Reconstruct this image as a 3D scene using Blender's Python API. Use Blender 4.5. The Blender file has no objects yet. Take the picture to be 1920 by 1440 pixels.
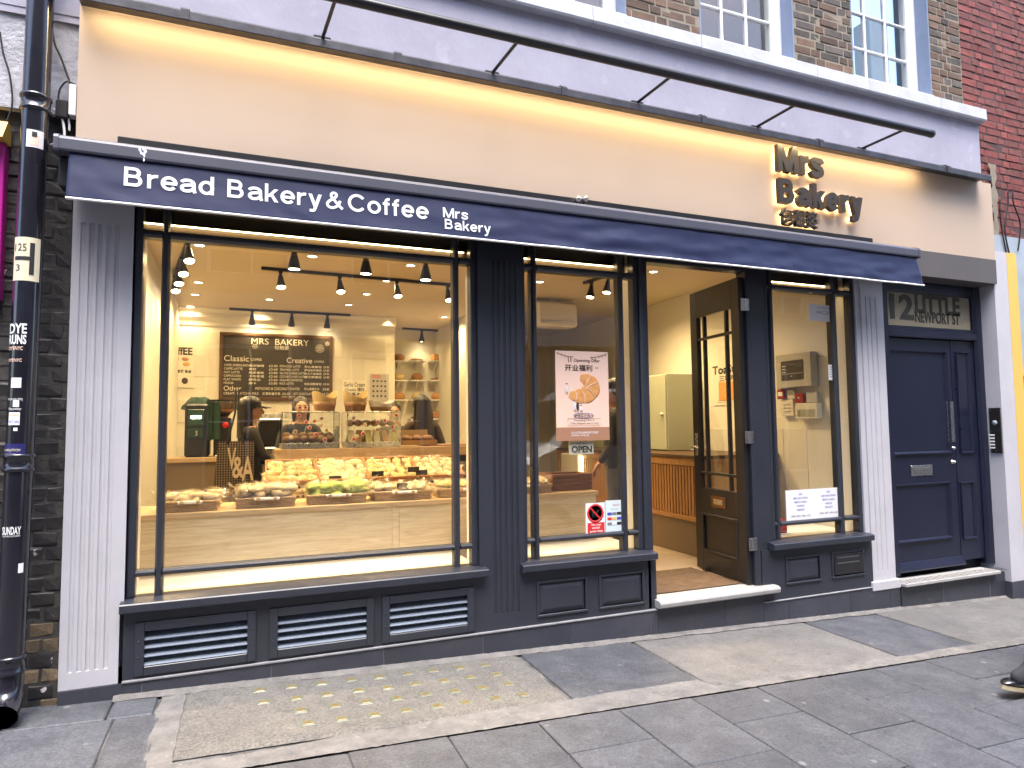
import bpy, bmesh, math, random
from mathutils import Vector, Matrix, noise
random.seed(7)
scene = bpy.context.scene
COL = scene.collection
R = math.radians

# ------------------------------------------------------------------ camera
FPX, YAW, PITCH, ROLL = 1236.0, 0.3886, 0.0645, -0.01124      # focal in px of a 1920 px wide frame
CAM = Vector((0.0, -4.2, 1.45))
_F = Vector((math.sin(YAW)*math.cos(PITCH), math.cos(YAW)*math.cos(PITCH), math.sin(PITCH)))
_r = Vector((math.cos(YAW), -math.sin(YAW), 0)); _u = _r.cross(_F)
_R = math.cos(ROLL)*_r + math.sin(ROLL)*_u
_U = -math.sin(ROLL)*_r + math.cos(ROLL)*_u
cam_d = bpy.data.cameras.new('camera'); cam = bpy.data.objects.new('camera', cam_d); COL.objects.link(cam)
cam_d.sensor_fit = 'HORIZONTAL'; cam_d.sensor_width = 36; cam_d.lens = 36*FPX/1920
cam_d.clip_start = 0.05; cam_d.clip_end = 500
m = Matrix((_R, _U, -_F)).transposed().to_4x4(); m.translation = CAM
cam.matrix_world = m
scene.camera = cam

# ------------------------------------------------------------------ sky, sun, exposure
w = bpy.data.worlds.new('World'); scene.world = w; w.use_nodes = True
nt = w.node_tree; bg = nt.nodes['Background']
sky = nt.nodes.new('ShaderNodeTexSky'); sky.sky_type = 'NISHITA'; sky.sun_disc = False
SUN_EL, SUN_AZ = R(70), R(195)
sky.sun_elevation = SUN_EL; sky.sun_rotation = SUN_AZ
sky.air_density = 1.0; sky.dust_density = 3.0; sky.ozone_density = 1.0
nt.links.new(sky.outputs[0], bg.inputs[0]); bg.inputs[1].default_value = 0.15
sd = bpy.data.lights.new('sun', 'SUN'); sd.energy = 1.3; sd.angle = R(35); sd.color = (1.0, 0.97, 0.93)
so = bpy.data.objects.new('sun', sd); COL.objects.link(so)
sdir = Vector((math.sin(SUN_AZ)*math.cos(SUN_EL), math.cos(SUN_AZ)*math.cos(SUN_EL), math.sin(SUN_EL)))
so.rotation_euler = sdir.to_track_quat('Z', 'Y').to_euler(); so.location = (0, -6, 12)
vs = scene.view_settings
vs.view_transform = 'Standard'; vs.look = 'None'; vs.exposure = 2.22; vs.gamma = 1.0; vs.use_curve_mapping = False
cy = scene.cycles
cy.use_denoising = True; cy.max_bounces = 8; cy.diffuse_bounces = 3; cy.glossy_bounces = 3
cy.transmission_bounces = 4; cy.transparent_max_bounces = 16; cy.sample_clamp_indirect = 4.0
cy.use_adaptive_sampling = True; cy.adaptive_threshold = 0.015
cy.caustics_reflective = False; cy.caustics_refractive = False

# ------------------------------------------------------------------ placing helpers
def _ray(px, py): return _F + _R*((px-960)/FPX) - _U*((py-720)/FPX)
def W(px, py, y=0.0):            # where the sight line of a measured point meets the plane Y = y
    d = _ray(px, py); t = (y-CAM.y)/d.y
    p = CAM + d*t; return p.x, p.z
def WX(px, py, y=0.0): return W(px, py, y)[0]
def WZ(px, py, y=0.0): return W(px, py, y)[1]
def WH(px, py, z):               # ... a horizontal plane
    d = _ray(px, py); t = (z-CAM.z)/d.z; p = CAM + d*t; return p.x, p.y
def WS(px, py, x):               # ... a plane X = x
    d = _ray(px, py); t = (x-CAM.x)/d.x; p = CAM + d*t; return p.y, p.z
def gz(x, y): return -0.012 - 0.0335*x + 0.01*y               # the sloping street

# ------------------------------------------------------------------ materials
def _new(name):
    mt = bpy.data.materials.new(name); mt.use_nodes = True
    n = mt.node_tree; b = n.nodes['Principled BSDF']; return mt, n, b
def _mixc(n, fac, a, b):
    mx = n.nodes.new('ShaderNodeMix'); mx.data_type = 'RGBA'
    if hasattr(fac, 'links') or hasattr(fac, 'is_linked'): n.links.new(fac, mx.inputs[0])
    else: mx.inputs[0].default_value = fac
    for s, v in ((6, a), (7, b)):
        if isinstance(v, (tuple, list)): mx.inputs[s].default_value = (*v[:3], 1)
        else: n.links.new(v, mx.inputs[s])
    return mx.outputs[2]
def _noise(n, scale, detail=4, rough=.6, vec=None, dist=0):
    t = n.nodes.new('ShaderNodeTexNoise'); t.inputs['Scale'].default_value = scale
    t.inputs['Detail'].default_value = detail; t.inputs['Roughness'].default_value = rough
    t.inputs['Distortion'].default_value = dist
    if vec is not None: n.links.new(vec, t.inputs['Vector'])
    return t.outputs['Fac']
def _ramp(n, fac, lo, hi):
    r = n.nodes.new('ShaderNodeMapRange'); r.inputs['From Min'].default_value = lo; r.inputs['From Max'].default_value = hi
    n.links.new(fac, r.inputs['Value']); return r.outputs[0]
def _math(n, op, a, b=0.0):
    q = n.nodes.new('ShaderNodeMath'); q.operation = op
    for i, v in enumerate((a, b)):
        if isinstance(v, (int, float)): q.inputs[i].default_value = v
        else: n.links.new(v, q.inputs[i])
    return q.outputs[0]
def _objvec(n, scale=(1, 1, 1), rnd=True):
    tc = n.nodes.new('ShaderNodeTexCoord'); mp = n.nodes.new('ShaderNodeMapping')
    n.links.new(tc.outputs['Object'], mp.inputs['Vector']); mp.inputs['Scale'].default_value = scale
    if rnd:
        oi = n.nodes.new('ShaderNodeObjectInfo'); q = _math(n, 'MULTIPLY', oi.outputs['Random'], 37.0)
        cb = n.nodes.new('ShaderNodeCombineXYZ')
        for i in range(3): n.links.new(q, cb.inputs[i])
        n.links.new(cb.outputs[0], mp.inputs['Location'])
    return mp.outputs[0]
def M(name, col, rough=.5, metal=0.0, col2=None, vscale=6, lo=.35, hi=.7, bump=0.0, bscale=60, rand=0.0, spec=.5,
      coat=0.0, col3=None, c3scale=30, c3lo=.62, c3hi=.7, rvar=0.0, alpha=None, trans=0.0):
    mt, n, b = _new(name); vec = _objvec(n)
    c = None
    if col2 is not None: c = _mixc(n, _ramp(n, _noise(n, vscale, 6, .65, vec), lo, hi), col, col2)
    if rand:
        oi = n.nodes.new('ShaderNodeObjectInfo'); hv = n.nodes.new('ShaderNodeHueSaturation')
        v = _math(n, 'ADD', _math(n, 'MULTIPLY', oi.outputs['Random'], 2*rand), 1-rand); n.links.new(v, hv.inputs['Value'])
        if c is None: hv.inputs['Color'].default_value = (*col, 1)
        else: n.links.new(c, hv.inputs['Color'])
        c = hv.outputs[0]
    if col3 is not None:
        c = _mixc(n, _ramp(n, _noise(n, c3scale, 5, .6, vec), c3lo, c3hi), c if c is not None else col, col3)
    if c is None: b.inputs['Base Color'].default_value = (*col, 1)
    else: n.links.new(c, b.inputs['Base Color'])
    b.inputs['Roughness'].default_value = rough; b.inputs['Metallic'].default_value = metal
    b.inputs['Specular IOR Level'].default_value = spec; b.inputs['Coat Weight'].default_value = coat
    b.inputs['Coat Roughness'].default_value = .1
    if rvar:
        n.links.new(_math(n, 'ADD', _math(n, 'MULTIPLY', _noise(n, vscale*2.3, 5, .6, vec), rvar*2), rough-rvar), b.inputs['Roughness'])
    if bump:
        bp = n.nodes.new('ShaderNodeBump'); bp.inputs['Strength'].default_value = 1.0; bp.inputs['Distance'].default_value = bump
        n.links.new(_noise(n, bscale, 6, .65, vec), bp.inputs['Height']); n.links.new(bp.outputs[0], b.inputs['Normal'])
    return mt
def wood(name, c1, c2, scale=(1.2, 14, 14), rough=.45, line=None, bump=.0006):
    mt, n, b = _new(name); vec = _objvec(n, scale, rnd=True)
    f1 = _noise(n, 2.2, 6, .6, vec, 1.2); f2 = _noise(n, 9.0, 5, .7, vec, .3)
    c = _mixc(n, _ramp(n, f1, .36, .66), c1, c2)
    c = _mixc(n, _math(n, 'MULTIPLY', _ramp(n, f2, .5, .8), .55), c, tuple(v*.62 for v in c2))
    n.links.new(c, b.inputs['Base Color']); b.inputs['Roughness'].default_value = rough
    bp = n.nodes.new('ShaderNodeBump'); bp.inputs['Distance'].default_value = bump
    n.links.new(f2, bp.inputs['Height']); n.links.new(bp.outputs[0], b.inputs['Normal'])
    return mt
def emit(name, col, strength):
    mt, n, b = _new(name); b.inputs['Base Color'].default_value = (*col, 1)
    b.inputs['Emission Color'].default_value = (*col, 1); b.inputs['Emission Strength'].default_value = strength; return mt
def glass(name, tint=(.97, .98, .97), base=.045, rough=0.0, diff_mix=0.0, wav=0.0, dcol=(.7, .7, .7)):
    mt = bpy.data.materials.new(name); mt.use_nodes = True; n = mt.node_tree
    n.nodes.remove(n.nodes['Principled BSDF']); out = n.nodes['Material Output']
    tr = n.nodes.new('ShaderNodeBsdfTransparent'); tr.inputs[0].default_value = (*tint, 1)
    gl = n.nodes.new('ShaderNodeBsdfGlossy'); gl.inputs['Roughness'].default_value = rough
    lw = n.nodes.new('ShaderNodeLayerWeight'); lw.inputs['Blend'].default_value = .5
    f = _math(n, 'ADD', _math(n, 'MULTIPLY', _math(n, 'POWER', lw.outputs['Facing'], 5.0), 1-base), base)
    mx = n.nodes.new('ShaderNodeMixShader'); n.links.new(f, mx.inputs[0])
    n.links.new(tr.outputs[0], mx.inputs[1]); n.links.new(gl.outputs[0], mx.inputs[2])
    if wav:
        vec = _objvec(n); bp = n.nodes.new('ShaderNodeBump'); bp.inputs['Distance'].default_value = wav
        n.links.new(_noise(n, 1.6, 2, .5, vec), bp.inputs['Height']); n.links.new(bp.outputs[0], gl.inputs['Normal'])
    last = mx.outputs[0]
    if diff_mix:
        df = n.nodes.new('ShaderNodeBsdfDiffuse'); df.inputs[0].default_value = (*dcol, 1)
        m2 = n.nodes.new('ShaderNodeMixShader'); m2.inputs[0].default_value = diff_mix
        n.links.new(last, m2.inputs[1]); n.links.new(df.outputs[0], m2.inputs[2]); last = m2.outputs[0]
    n.links.new(last, out.inputs[0]); return mt

NAVY = M('navy_paint', (.024, .027, .038), .34, col2=(.031, .034, .046), vscale=3, bump=.0004, bscale=25, rvar=.06, col3=(.05, .05, .058), c3scale=7, c3lo=.66, c3hi=.85)
NAVYD = M('door_navy_paint', (.0085, .0105, .027), .3, col2=(.012, .0135, .032), vscale=2, bump=.0004, bscale=18, rvar=.06)
WHITEP = M('white_pilaster_paint', (.50, .49, .53), .45, col2=(.455, .445, .48), vscale=4, bump=.0008, bscale=14, col3=(.4, .39, .4), c3scale=16, c3lo=.68, c3hi=.8)
LILAC = M('pale_render_paint', (.37, .36, .44), .7, col2=(.32, .31, .385), vscale=2.2, bump=.003, bscale=16, col3=(.46, .45, .52), c3scale=5, c3lo=.6, c3hi=.78)
STUCCO = M('rough_pale_stucco', (.47, .47, .52), .8, col2=(.42, .42, .47), vscale=4, bump=.012, bscale=28)
CREAM = M('cream_fascia_paint', (.50, .39, .30), .55, col2=(.475, .37, .285), vscale=1.2, bump=.0006, bscale=8)
TAUPE = M('taupe_fascia_band', (.10, .09, .088), .55, col2=(.09, .08, .08), vscale=3)
COPE = M('white_coping_stone', (.52, .53, .57), .7, col2=(.42, .43, .46), vscale=5, bump=.003, bscale=20, col3=(.3, .3, .3), c3scale=9, c3lo=.68, c3hi=.85)
LEAD = M('lead_capping', (.045, .043, .05), .42, metal=.35, col2=(.085, .083, .095), vscale=7, bump=.002, bscale=14, rvar=.12)
BLACKM = M('black_metal', (.012, .012, .014), .35, rvar=.05, vscale=8, col2=(.018, .018, .02))
PIPE = M('black_gloss_pipe', (.008, .008, .014), .18, col2=(.014, .013, .02), vscale=9, coat=.5, bump=.0006, bscale=30, col3=(.12, .12, .12), c3scale=14, c3lo=.72, c3hi=.76)
FABRIC = M('navy_awning_fabric', (.014, .019, .062), .5, col2=(.019, .026, .078), vscale=5, bump=.0012, bscale=420, spec=.4)
CASS = M('grey_awning_casing', (.075, .077, .105), .48, col2=(.066, .068, .093), vscale=2, rvar=.04)
WHITEV = M('white_vinyl', (.85, .85, .85), .4)
TILE = M('dark_plinth_tile', (.036, .038, .052), .38, col2=(.055, .057, .072), vscale=3.5, lo=.4, hi=.75, rand=.12, bump=.0007, bscale=40, col3=(.16, .16, .18), c3scale=8, c3lo=.66, c3hi=.95, rvar=.1)
GROUT = M('pale_grout', (.25, .25, .265), .8, col2=(.17, .17, .18), vscale=12)
MORTARD = M('dark_wall_mortar', (.035, .032, .03), .9, col2=(.06, .055, .05), vscale=20, bump=.004, bscale=60)
BRICKD = M('black_painted_brick', (.016, .014, .014), .55, col2=(.035, .03, .028), vscale=14, bump=.004, bscale=35, rand=.35, col3=(.5, .45, .46), c3scale=9, c3lo=.69, c3hi=.71)
BRICKT = M('bare_worn_brick', (.10, .075, .05), .9, col2=(.20, .14, .08), vscale=16, bump=.006, bscale=35, rand=.3)
MORTARB = M('stock_brick_mortar', (.27, .23, .18), .95, col2=(.20, .175, .135), vscale=30, bump=.003, bscale=90)
BRICKB = [M('brown_stock_brick', (.125, .08, .055), .9, col2=(.078, .054, .042), vscale=13, bump=.003, bscale=45, rand=.35),
          M('tan_stock_brick', (.165, .10, .067), .9, col2=(.11, .07, .05), vscale=13, bump=.003, bscale=45, rand=.25),
          M('grey_stock_brick', (.115, .095, .08), .9, col2=(.055, .05, .048), vscale=13, bump=.003, bscale=45, rand=.3)]
MORTARR = M('red_wall_mortar', (.085, .045, .045), .95, col2=(.06, .035, .035), vscale=30, bump=.003, bscale=90)
BRICKR = [M('red_brick', (.22, .052, .040), .75, col2=(.155, .038, .032), vscale=13, bump=.003, bscale=45, rand=.22),
          M('dull_red_brick', (.18, .052, .043), .8, col2=(.125, .038, .033), vscale=13, bump=.003, bscale=45, rand=.2)]
SLATE = M('dark_paving_slab', (.125, .13, .165), .6, col2=(.07, .073, .098), vscale=7, lo=.32, hi=.68, rand=.16, bump=.004, bscale=70, col3=(.30, .30, .32), c3scale=23, c3lo=.66, c3hi=.78, rvar=.12)
SLATEL = M('pale_paving_slab', (.20, .19, .18), .7, col2=(.155, .15, .148), vscale=5, lo=.3, hi=.7, rand=.1, bump=.0018, bscale=70, col3=(.06, .06, .06), c3scale=17, c3lo=.70, c3hi=.76, rvar=.1)
CONC = M('speckled_concrete', (.235, .215, .19), .85, col2=(.165, .155, .145), vscale=4, bump=.003, bscale=90, col3=(.55, .48, .33), c3scale=75, c3lo=.66, c3hi=.7)
def stone(name, c1, c2, grain, rand, spots, spotcol, rough=.6, bump=.0035, sc=5.0):
    """paving stone: broad mottling, fine grain, scattered round spots of gum and grime"""
    mt, n, b = _new(name); vec = _objvec(n)
    c = _mixc(n, _ramp(n, _noise(n, sc, 5, .65, vec), .3, .7), c1, c2)
    c = _mixc(n, _math(n, 'MULTIPLY', _ramp(n, _noise(n, sc*4.5, 5, .7, vec), .45, .75), .5), c, tuple(v*.6 for v in c2))
    g = _noise(n, 75, 4, .8, vec); hv = n.nodes.new('ShaderNodeHueSaturation'); n.links.new(c, hv.inputs['Color'])
    oi = n.nodes.new('ShaderNodeObjectInfo')
    val_ = _math(n, 'ADD', _math(n, 'MULTIPLY', _ramp(n, g, .3, .7), grain*2), 1-grain)
    val_ = _math(n, 'MULTIPLY', val_, _math(n, 'ADD', _math(n, 'MULTIPLY', oi.outputs['Random'], 2*rand), 1-rand)); n.links.new(val_, hv.inputs['Value'])
    vo = n.nodes.new('ShaderNodeTexVoronoi'); vo.inputs['Scale'].default_value = 9.0; n.links.new(vec, vo.inputs['Vector'])
    pick_ = n.nodes.new('ShaderNodeSeparateColor'); n.links.new(vo.outputs['Color'], pick_.inputs[0])
    sp = _math(n, 'MULTIPLY', _ramp(n, vo.outputs['Distance'], .20, .12), _math(n, 'GREATER_THAN', pick_.outputs[0], 1-spots))
    fl_ = _ramp(n, _noise(n, 60, 4, .6, vec), .68, .74)
    c = _mixc(n, _math(n, 'MULTIPLY', sp, .55), hv.outputs[0], spotcol)
    c = _mixc(n, _math(n, 'MULTIPLY', fl_, .5), c, (.36, .35, .34))
    n.links.new(c, b.inputs['Base Color'])
    n.links.new(_math(n, 'ADD', _math(n, 'MULTIPLY', _noise(n, 6, 4, .6, vec), .35), rough-.17), b.inputs['Roughness'])
    bp = n.nodes.new('ShaderNodeBump'); bp.inputs['Distance'].default_value = bump
    n.links.new(_math(n, 'ADD', _noise(n, 60, 5, .7, vec), _math(n, 'MULTIPLY', g, .4)), bp.inputs['Height']); n.links.new(bp.outputs[0], b.inputs['Normal'])
    return mt
SLATE = stone('dark_paving_stone', (.094, .098, .112), (.054, .0565, .067), .5, .13, .10, (.24, .24, .25))
SLATEL = stone('pale_paving_stone', (.142, .135, .130), (.096, .093, .092), .38, .07, .28, (.06, .058, .058), .7, .0025, 2.5)
CONC = stone('weathered_concrete', (.150, .139, .126), (.10, .096, .092), .55, .03, .10, (.07, .07, .07), .85, .004, 3)
MORTARP = M('rough_paving_mortar', (.175, .165, .158), .95, col2=(.10, .097, .095), vscale=9, bump=.008, bscale=40, col3=(.27, .26, .25), c3scale=20, c3lo=.6, c3hi=.8)
JOINT = M('paving_joint', (.05, .05, .052), .95, col2=(.17, .165, .16), vscale=3, lo=.45, hi=.62, bump=.003, bscale=80)
LENS = M('amber_prism_glass', (.20, .15, .07), .3, col2=(.14, .105, .05), vscale=25, bump=.002, bscale=60, coat=.4)
LENSR = M('green_prism_rim', (.15, .165, .115), .4, col2=(.11, .12, .085), vscale=30)
WHITEW = M('white_sash_paint', (.78, .79, .82), .35, bump=.0005, bscale=30)
BLUER = M('blue_reveal_paint', (.20, .25, .36), .5, col2=(.17, .22, .32), vscale=6)
GLASS = glass('shop_window_glass', (.96, .965, .94), .055, wav=.002)
GLASSU = glass('old_sash_glass', (.9, .92, .9), .09, wav=.004)
GLASSC = glass('display_glass', (.96, .98, .96), .06)
GLASSF = glass('reflection_tinted_fanlight', (.6, .56, .42), .07, .03, diff_mix=.5, dcol=(.55, .49, .36))  # warm diffuse share paints the interior reflection into the glass colour
OAK = wood('pale_oak', (.60, .44, .27), (.46, .31, .17), (1.1, 16, 16))
OAKW = wood('washed_oak_panel', (.66, .54, .38), (.52, .40, .26), (1.0, 13, 13))
OAKD = wood('warm_oak', (.42, .22, .085), (.30, .145, .05), (16, 16, 1.2))
OAKB = wood('box_oak', (.25, .10, .04), (.16, .06, .022), (1.1, 16, 22))
INW = M('shop_white_wall', (.74, .71, .62), .6, col2=(.71, .68, .59), vscale=2)
INC = M('shop_ceiling', (.58, .49, .35), .7, col2=(.55, .46, .33), vscale=1.5)
INT = M('wall_tile', (.70, .67, .60), .22, col2=(.66, .63, .56), vscale=3, rand=.03)
BOARDW = M('white_window_board', (.80, .78, .74), .4)
FLOOR = M('shop_floor_tile', (.40, .32, .24), .35, col2=(.34, .27, .2), vscale=5)
COIR = M('coir_mat', (.14, .085, .045), .95, col2=(.075, .045, .024), vscale=11, bump=.006, bscale=260)
STONE = M('white_threshold_stone', (.40, .39, .385), .5, col2=(.30, .29, .285), vscale=8, bump=.0012, bscale=40, col3=(.3, .29, .28), c3scale=12, c3lo=.66, c3hi=.8)
STEEL = M('brushed_steel', (.55, .53, .5), .28, metal=1.0, rvar=.05, vscale=20)
WICKER = M('wicker', (.62, .46, .30), .7, col2=(.45, .31, .19), vscale=55, bump=.003, bscale=130)
WICKERO = M('orange_wicker', (.42, .20, .075), .6, col2=(.28, .12, .04), vscale=55, bump=.003, bscale=130)
CHALK = M('chalkboard', (.022, .017, .014), .6, col2=(.03, .024, .02), vscale=3)
CHALKW = M('chalk_writing', (.62, .58, .50), .9)
WALNUT = wood('walnut_frame', (.10, .05, .025), (.06, .03, .015))
PAPER = M('white_paper', (.76, .76, .78), .6)
INK = M('black_ink', (.015, .015, .018), .6)
PEACH = M('peach_poster_paper', (.90, .63, .50), .45)
BROWNP = M('brown_poster_band', (.40, .20, .12), .45)
INKB = M('brown_ink', (.055, .025, .018), .6)
INKG = M('grey_ink', (.2, .2, .22), .6)
INKR = M('red_ink', (.62, .03, .03), .5)
INKBL = M('blue_ink', (.06, .07, .45), .5)
CROIS = M('croissant_crust', (.66, .27, .07), .5, col2=(.78, .42, .16), vscale=30)
CRUST = M('bread_crust', (.42, .19, .06), .6, col2=(.60, .33, .13), vscale=22, bump=.002, bscale=80, rand=.3)
CRUSTD = M('dark_bread_crust', (.16, .06, .022), .6, col2=(.27, .12, .045), vscale=30, bump=.002, bscale=80, rand=.25)
BUNW = M('pale_bun', (.78, .66, .47), .7, col2=(.66, .49, .28), vscale=18, rand=.12)
BUNG = M('green_bun', (.40, .58, .10), .7, col2=(.55, .66, .2), vscale=22, rand=.15)
BUNY = M('yellow_bun', (.66, .55, .28), .7, col2=(.55, .4, .16), vscale=22, rand=.15)
BAGP = glass('clear_plastic_bag', (.985, .98, .965), .055, .2, diff_mix=.05, dcol=(.80, .72, .56))
BLACKP = M('black_plastic', (.014, .013, .013), .4)
GREENP = M('green_panel', (.018, .055, .028), .35)
GREENC = M('green_cloth', (.022, .05, .036), .9, col2=(.032, .07, .05), vscale=12, bump=.003, bscale=30)
CABG = M('sage_cabinet', (.40, .43, .32), .4)
GREYP = M('grey_plastic', (.45, .43, .40), .45)
REDP = M('red_plastic', (.30, .025, .02), .35)
CREAMP = M('cream_plastic', (.68, .64, .55), .4)
CARD = M('brown_card', (.36, .22, .10), .8)
PAPERT = M('tan_liner_paper', (.62, .47, .24), .7)
SKIN = M('skin', (.52, .30, .20), .5, col2=(.47, .26, .17), vscale=20)
LIPS = M('lips', (.36, .12, .10), .5)
HAIR = M('dark_hair', (.012, .008, .007), .42, col2=(.022, .014, .011), vscale=60, bump=.003, bscale=90)
COATB = M('black_coat', (.014, .012, .012), .85, col2=(.02, .018, .017), vscale=14, bump=.002, bscale=40)
APRON = M('dark_uniform', (.03, .028, .026), .8, col2=(.04, .037, .034), vscale=14)
COATBR = M('brown_coat', (.06, .038, .026), .85, col2=(.045, .028, .02), vscale=14)
JEAN = M('dark_trousers', (.02, .021, .028), .85)
SHOE = M('black_leather', (.008, .008, .009), .2, coat=.6, bump=.001, bscale=40)
SOLE = M('pale_welt', (.36, .30, .2), .7)
YELLOW = M('yellow_paint', (.70, .45, .10), .5)
MAGENTA = M('magenta_panel', (.45, .015, .27), .35)
PALEB = M('pale_blue_panel', (.36, .42, .48), .45, col2=(.3, .35, .4), vscale=4)
ROOMB = M('brown_room_wall', (.16, .085, .05), .7, col2=(.22, .13, .08), vscale=1.4)
WARM = (1.0, .70, .335)
E_LAMP = emit('lit_lamp', (1.0, .84, .55), 10)
E_DOWN = emit('lit_downlight', (1.0, .86, .62), 6)
E_STRIP = emit('warm_led_strip', (1.0, .76, .42), 19)
E_CANOPY = emit('warm_canopy_strip', (1.0, .70, .31), 7)
E_HEAD = emit('warm_window_strip', (1.0, .70, .34), 8)
E_HALO = emit('warm_letter_backlight', (1.0, .70, .32), 2.6)
E_FRIDGE = emit('lit_fridge_panel', (1.0, .85, .35), 1.6)
E_TUBE = emit('lit_ceiling_panel', (1.0, .93, .8), 7)

# ------------------------------------------------------------------ mesh helpers
class MB:
    def __init__(s): s.v = []; s.f = []; s.sm = []
    def add(s, vs, fs, smooth=False):
        o = len(s.v); s.v += [tuple(p) for p in vs]; s.f += [tuple(i+o for i in f) for f in fs]; s.sm += [smooth]*len(fs); return s
    def box(s, x0, x1, y0, y1, z0, z1):
        v = [(x, y, z) for x in (x0, x1) for y in (y0, y1) for z in (z0, z1)]
        return s.add(v, [(0, 1, 3, 2), (4, 6, 7, 5), (0, 4, 5, 1), (2, 3, 7, 6), (0, 2, 6, 4), (1, 5, 7, 3)])
    def cbox(s, x0, x1, y0, y1, z0, z1, c=.004, mat=None):
        lo, hi = (x0, y0, z0), (x1, y1, z1); c = min(c, *(abs(hi[i]-lo[i])*.45 for i in range(3)))
        idx = {}; v = []
        for sx in (0, 1):
            for sy in (0, 1):
                for sz in (0, 1):
                    sg = (sx, sy, sz)
                    for a in range(3):
                        p = []
                        for i in range(3):
                            e = hi[i] if sg[i] else lo[i]
                            if i != a: e += -c if sg[i] else c
                            p.append(e)
                        idx[sg, a] = len(v); v.append(p)
        f = []
        for a in range(3):
            b, d = (a+1) % 3, (a+2) % 3
            for s_ in (0, 1):
                q = []
                for (sb, sdd) in ((0, 0), (1, 0), (1, 1), (0, 1)):
                    g = [0, 0, 0]; g[a] = s_; g[b] = sb; g[d] = sdd; q.append(idx[tuple(g), a])
                f.append(q if s_ else q[::-1])
            for sb in (0, 1):
                for sdd in (0, 1):
                    g0 = [0, 0, 0]; g1 = [0, 0, 0]; g1[a] = 1
                    for g in (g0, g1): g[b] = sb; g[d] = sdd
                    q = [idx[tuple(g0), b], idx[tuple(g1), b], idx[tuple(g1), d], idx[tuple(g0), d]]
                    f.append(q if (sb == sdd) else q[::-1])
        for sx in (0, 1):
            for sy in (0, 1):
                for sz in (0, 1):
                    q = [idx[(sx, sy, sz), a] for a in range(3)]; f.append(q if (sx+sy+sz) % 2 else q[::-1])
        if mat is not None: v = [tuple(mat @ Vector(p)) for p in v]
        return s.add(v, f)
    def cyl(s, p0, p1, r0, r1=None, n=12, cap=True, smooth=True):
        r1 = r0 if r1 is None else r1; p0 = Vector(p0); p1 = Vector(p1); d = (p1-p0).normalized()
        a = d.orthogonal().normalized(); b = d.cross(a); v = []
        for p, r in ((p0, r0), (p1, r1)):
            for i in range(n):
                t = 2*math.pi*i/n; v.append(p + a*(r*math.cos(t)) + b*(r*math.sin(t)))
        s.add(v, [(i, (i+1) % n, n+(i+1) % n, n+i) for i in range(n)], smooth)
        if cap: s.add(v, [tuple(range(n))[::-1], tuple(range(n, 2*n))])
        return s
    def tube(s, pts, r, n=8, cap=True):
        pts = [Vector(p) for p in pts]; rr = r if isinstance(r, (list, tuple)) else [r]*len(pts); v = []; up = None
        for i, p in enumerate(pts):
            d = (pts[min(i+1, len(pts)-1)]-pts[max(i-1, 0)]).normalized()
            if up is None: up = d.orthogonal().normalized()
            a = (up-d*up.dot(d)); a = a.normalized() if a.length > 1e-6 else d.orthogonal().normalized(); up = a; b = d.cross(a)
            for k in range(n):
                t = 2*math.pi*k/n; v.append(p+a*(rr[i]*math.cos(t))+b*(rr[i]*math.sin(t)))
        f = [(i*n+k, i*n+(k+1) % n, (i+1)*n+(k+1) % n, (i+1)*n+k) for i in range(len(pts)-1) for k in range(n)]
        s.add(v, f, True)
        if cap: s.add(v, [tuple(range(n))[::-1], tuple(range((len(pts)-1)*n, len(pts)*n))])
        return s
    def lathe(s, prof, c=(0, 0, 0), n=20, axis='Z', smooth=True):
        v = []
        for r, h in prof:
            for k in range(n):
                t = 2*math.pi*k/n; a, b = r*math.cos(t), r*math.sin(t)
                p = (a, b, h) if axis == 'Z' else (a, -h, b) if axis == 'Y' else (h, a, b)
                v.append((p[0]+c[0], p[1]+c[1], p[2]+c[2]))
        f = [(i*n+k, i*n+(k+1) % n, (i+1)*n+(k+1) % n, (i+1)*n+k) for i in range(len(prof)-1) for k in range(n)]
        s.add(v, f, smooth)
        if prof[0][0] > 1e-5: s.add(v, [tuple(range(n))[::-1]])
        if prof[-1][0] > 1e-5: s.add(v, [tuple(range((len(prof)-1)*n, len(prof)*n))])
        return s
    def prism(s, poly, a0, a1, axis='X', smooth=False):
        n = len(poly); v = []
        for a in (a0, a1):
            for (p, q) in poly: v.append((a, p, q) if axis == 'X' else (p, a, q) if axis == 'Y' else (p, q, a))
        s.add(v, [(i, (i+1) % n, n+(i+1) % n, n+i) for i in range(n)], smooth)
        return s.add(v, [tuple(range(n))[::-1], tuple(range(n, 2*n))])
    def blob(s, c, r, seg=12, rings=8, amp=0.0, fr=4.0, seed=0, zmin=None, mat=None):
        c = Vector(c); v = []; 
        if not isinstance(r, (tuple, list)): r = (r, r, r)
        for i in range(rings+1):
            ph = math.pi*i/rings
            for k in range(seg):
                t = 2*math.pi*k/seg; d = Vector((math.sin(ph)*math.cos(t), math.sin(ph)*math.sin(t), math.cos(ph)))
                q = 1 + amp*noise.noise(d*fr + Vector((seed*7.3, seed*3.1, seed*1.7)))
                p = Vector((d.x*r[0]*q, d.y*r[1]*q, d.z*r[2]*q))
                if zmin is not None and p.z < zmin: p.z = zmin
                if mat is not None: p = mat @ p
                v.append(c+p)
        f = [(i*seg+k, (i+1)*seg+k, (i+1)*seg+(k+1) % seg, i*seg+(k+1) % seg) for i in range(rings) for k in range(seg)]
        return s.add(v, f, True)
    def grid(s, fn, nu, nv, smooth=True):
        v = [fn(i/nu, j/nv) for i in range(nu+1) for j in range(nv+1)]
        return s.add(v, [(i*(nv+1)+j, (i+1)*(nv+1)+j, (i+1)*(nv+1)+j+1, i*(nv+1)+j+1) for i in range(nu) for j in range(nv)], smooth)
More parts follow.
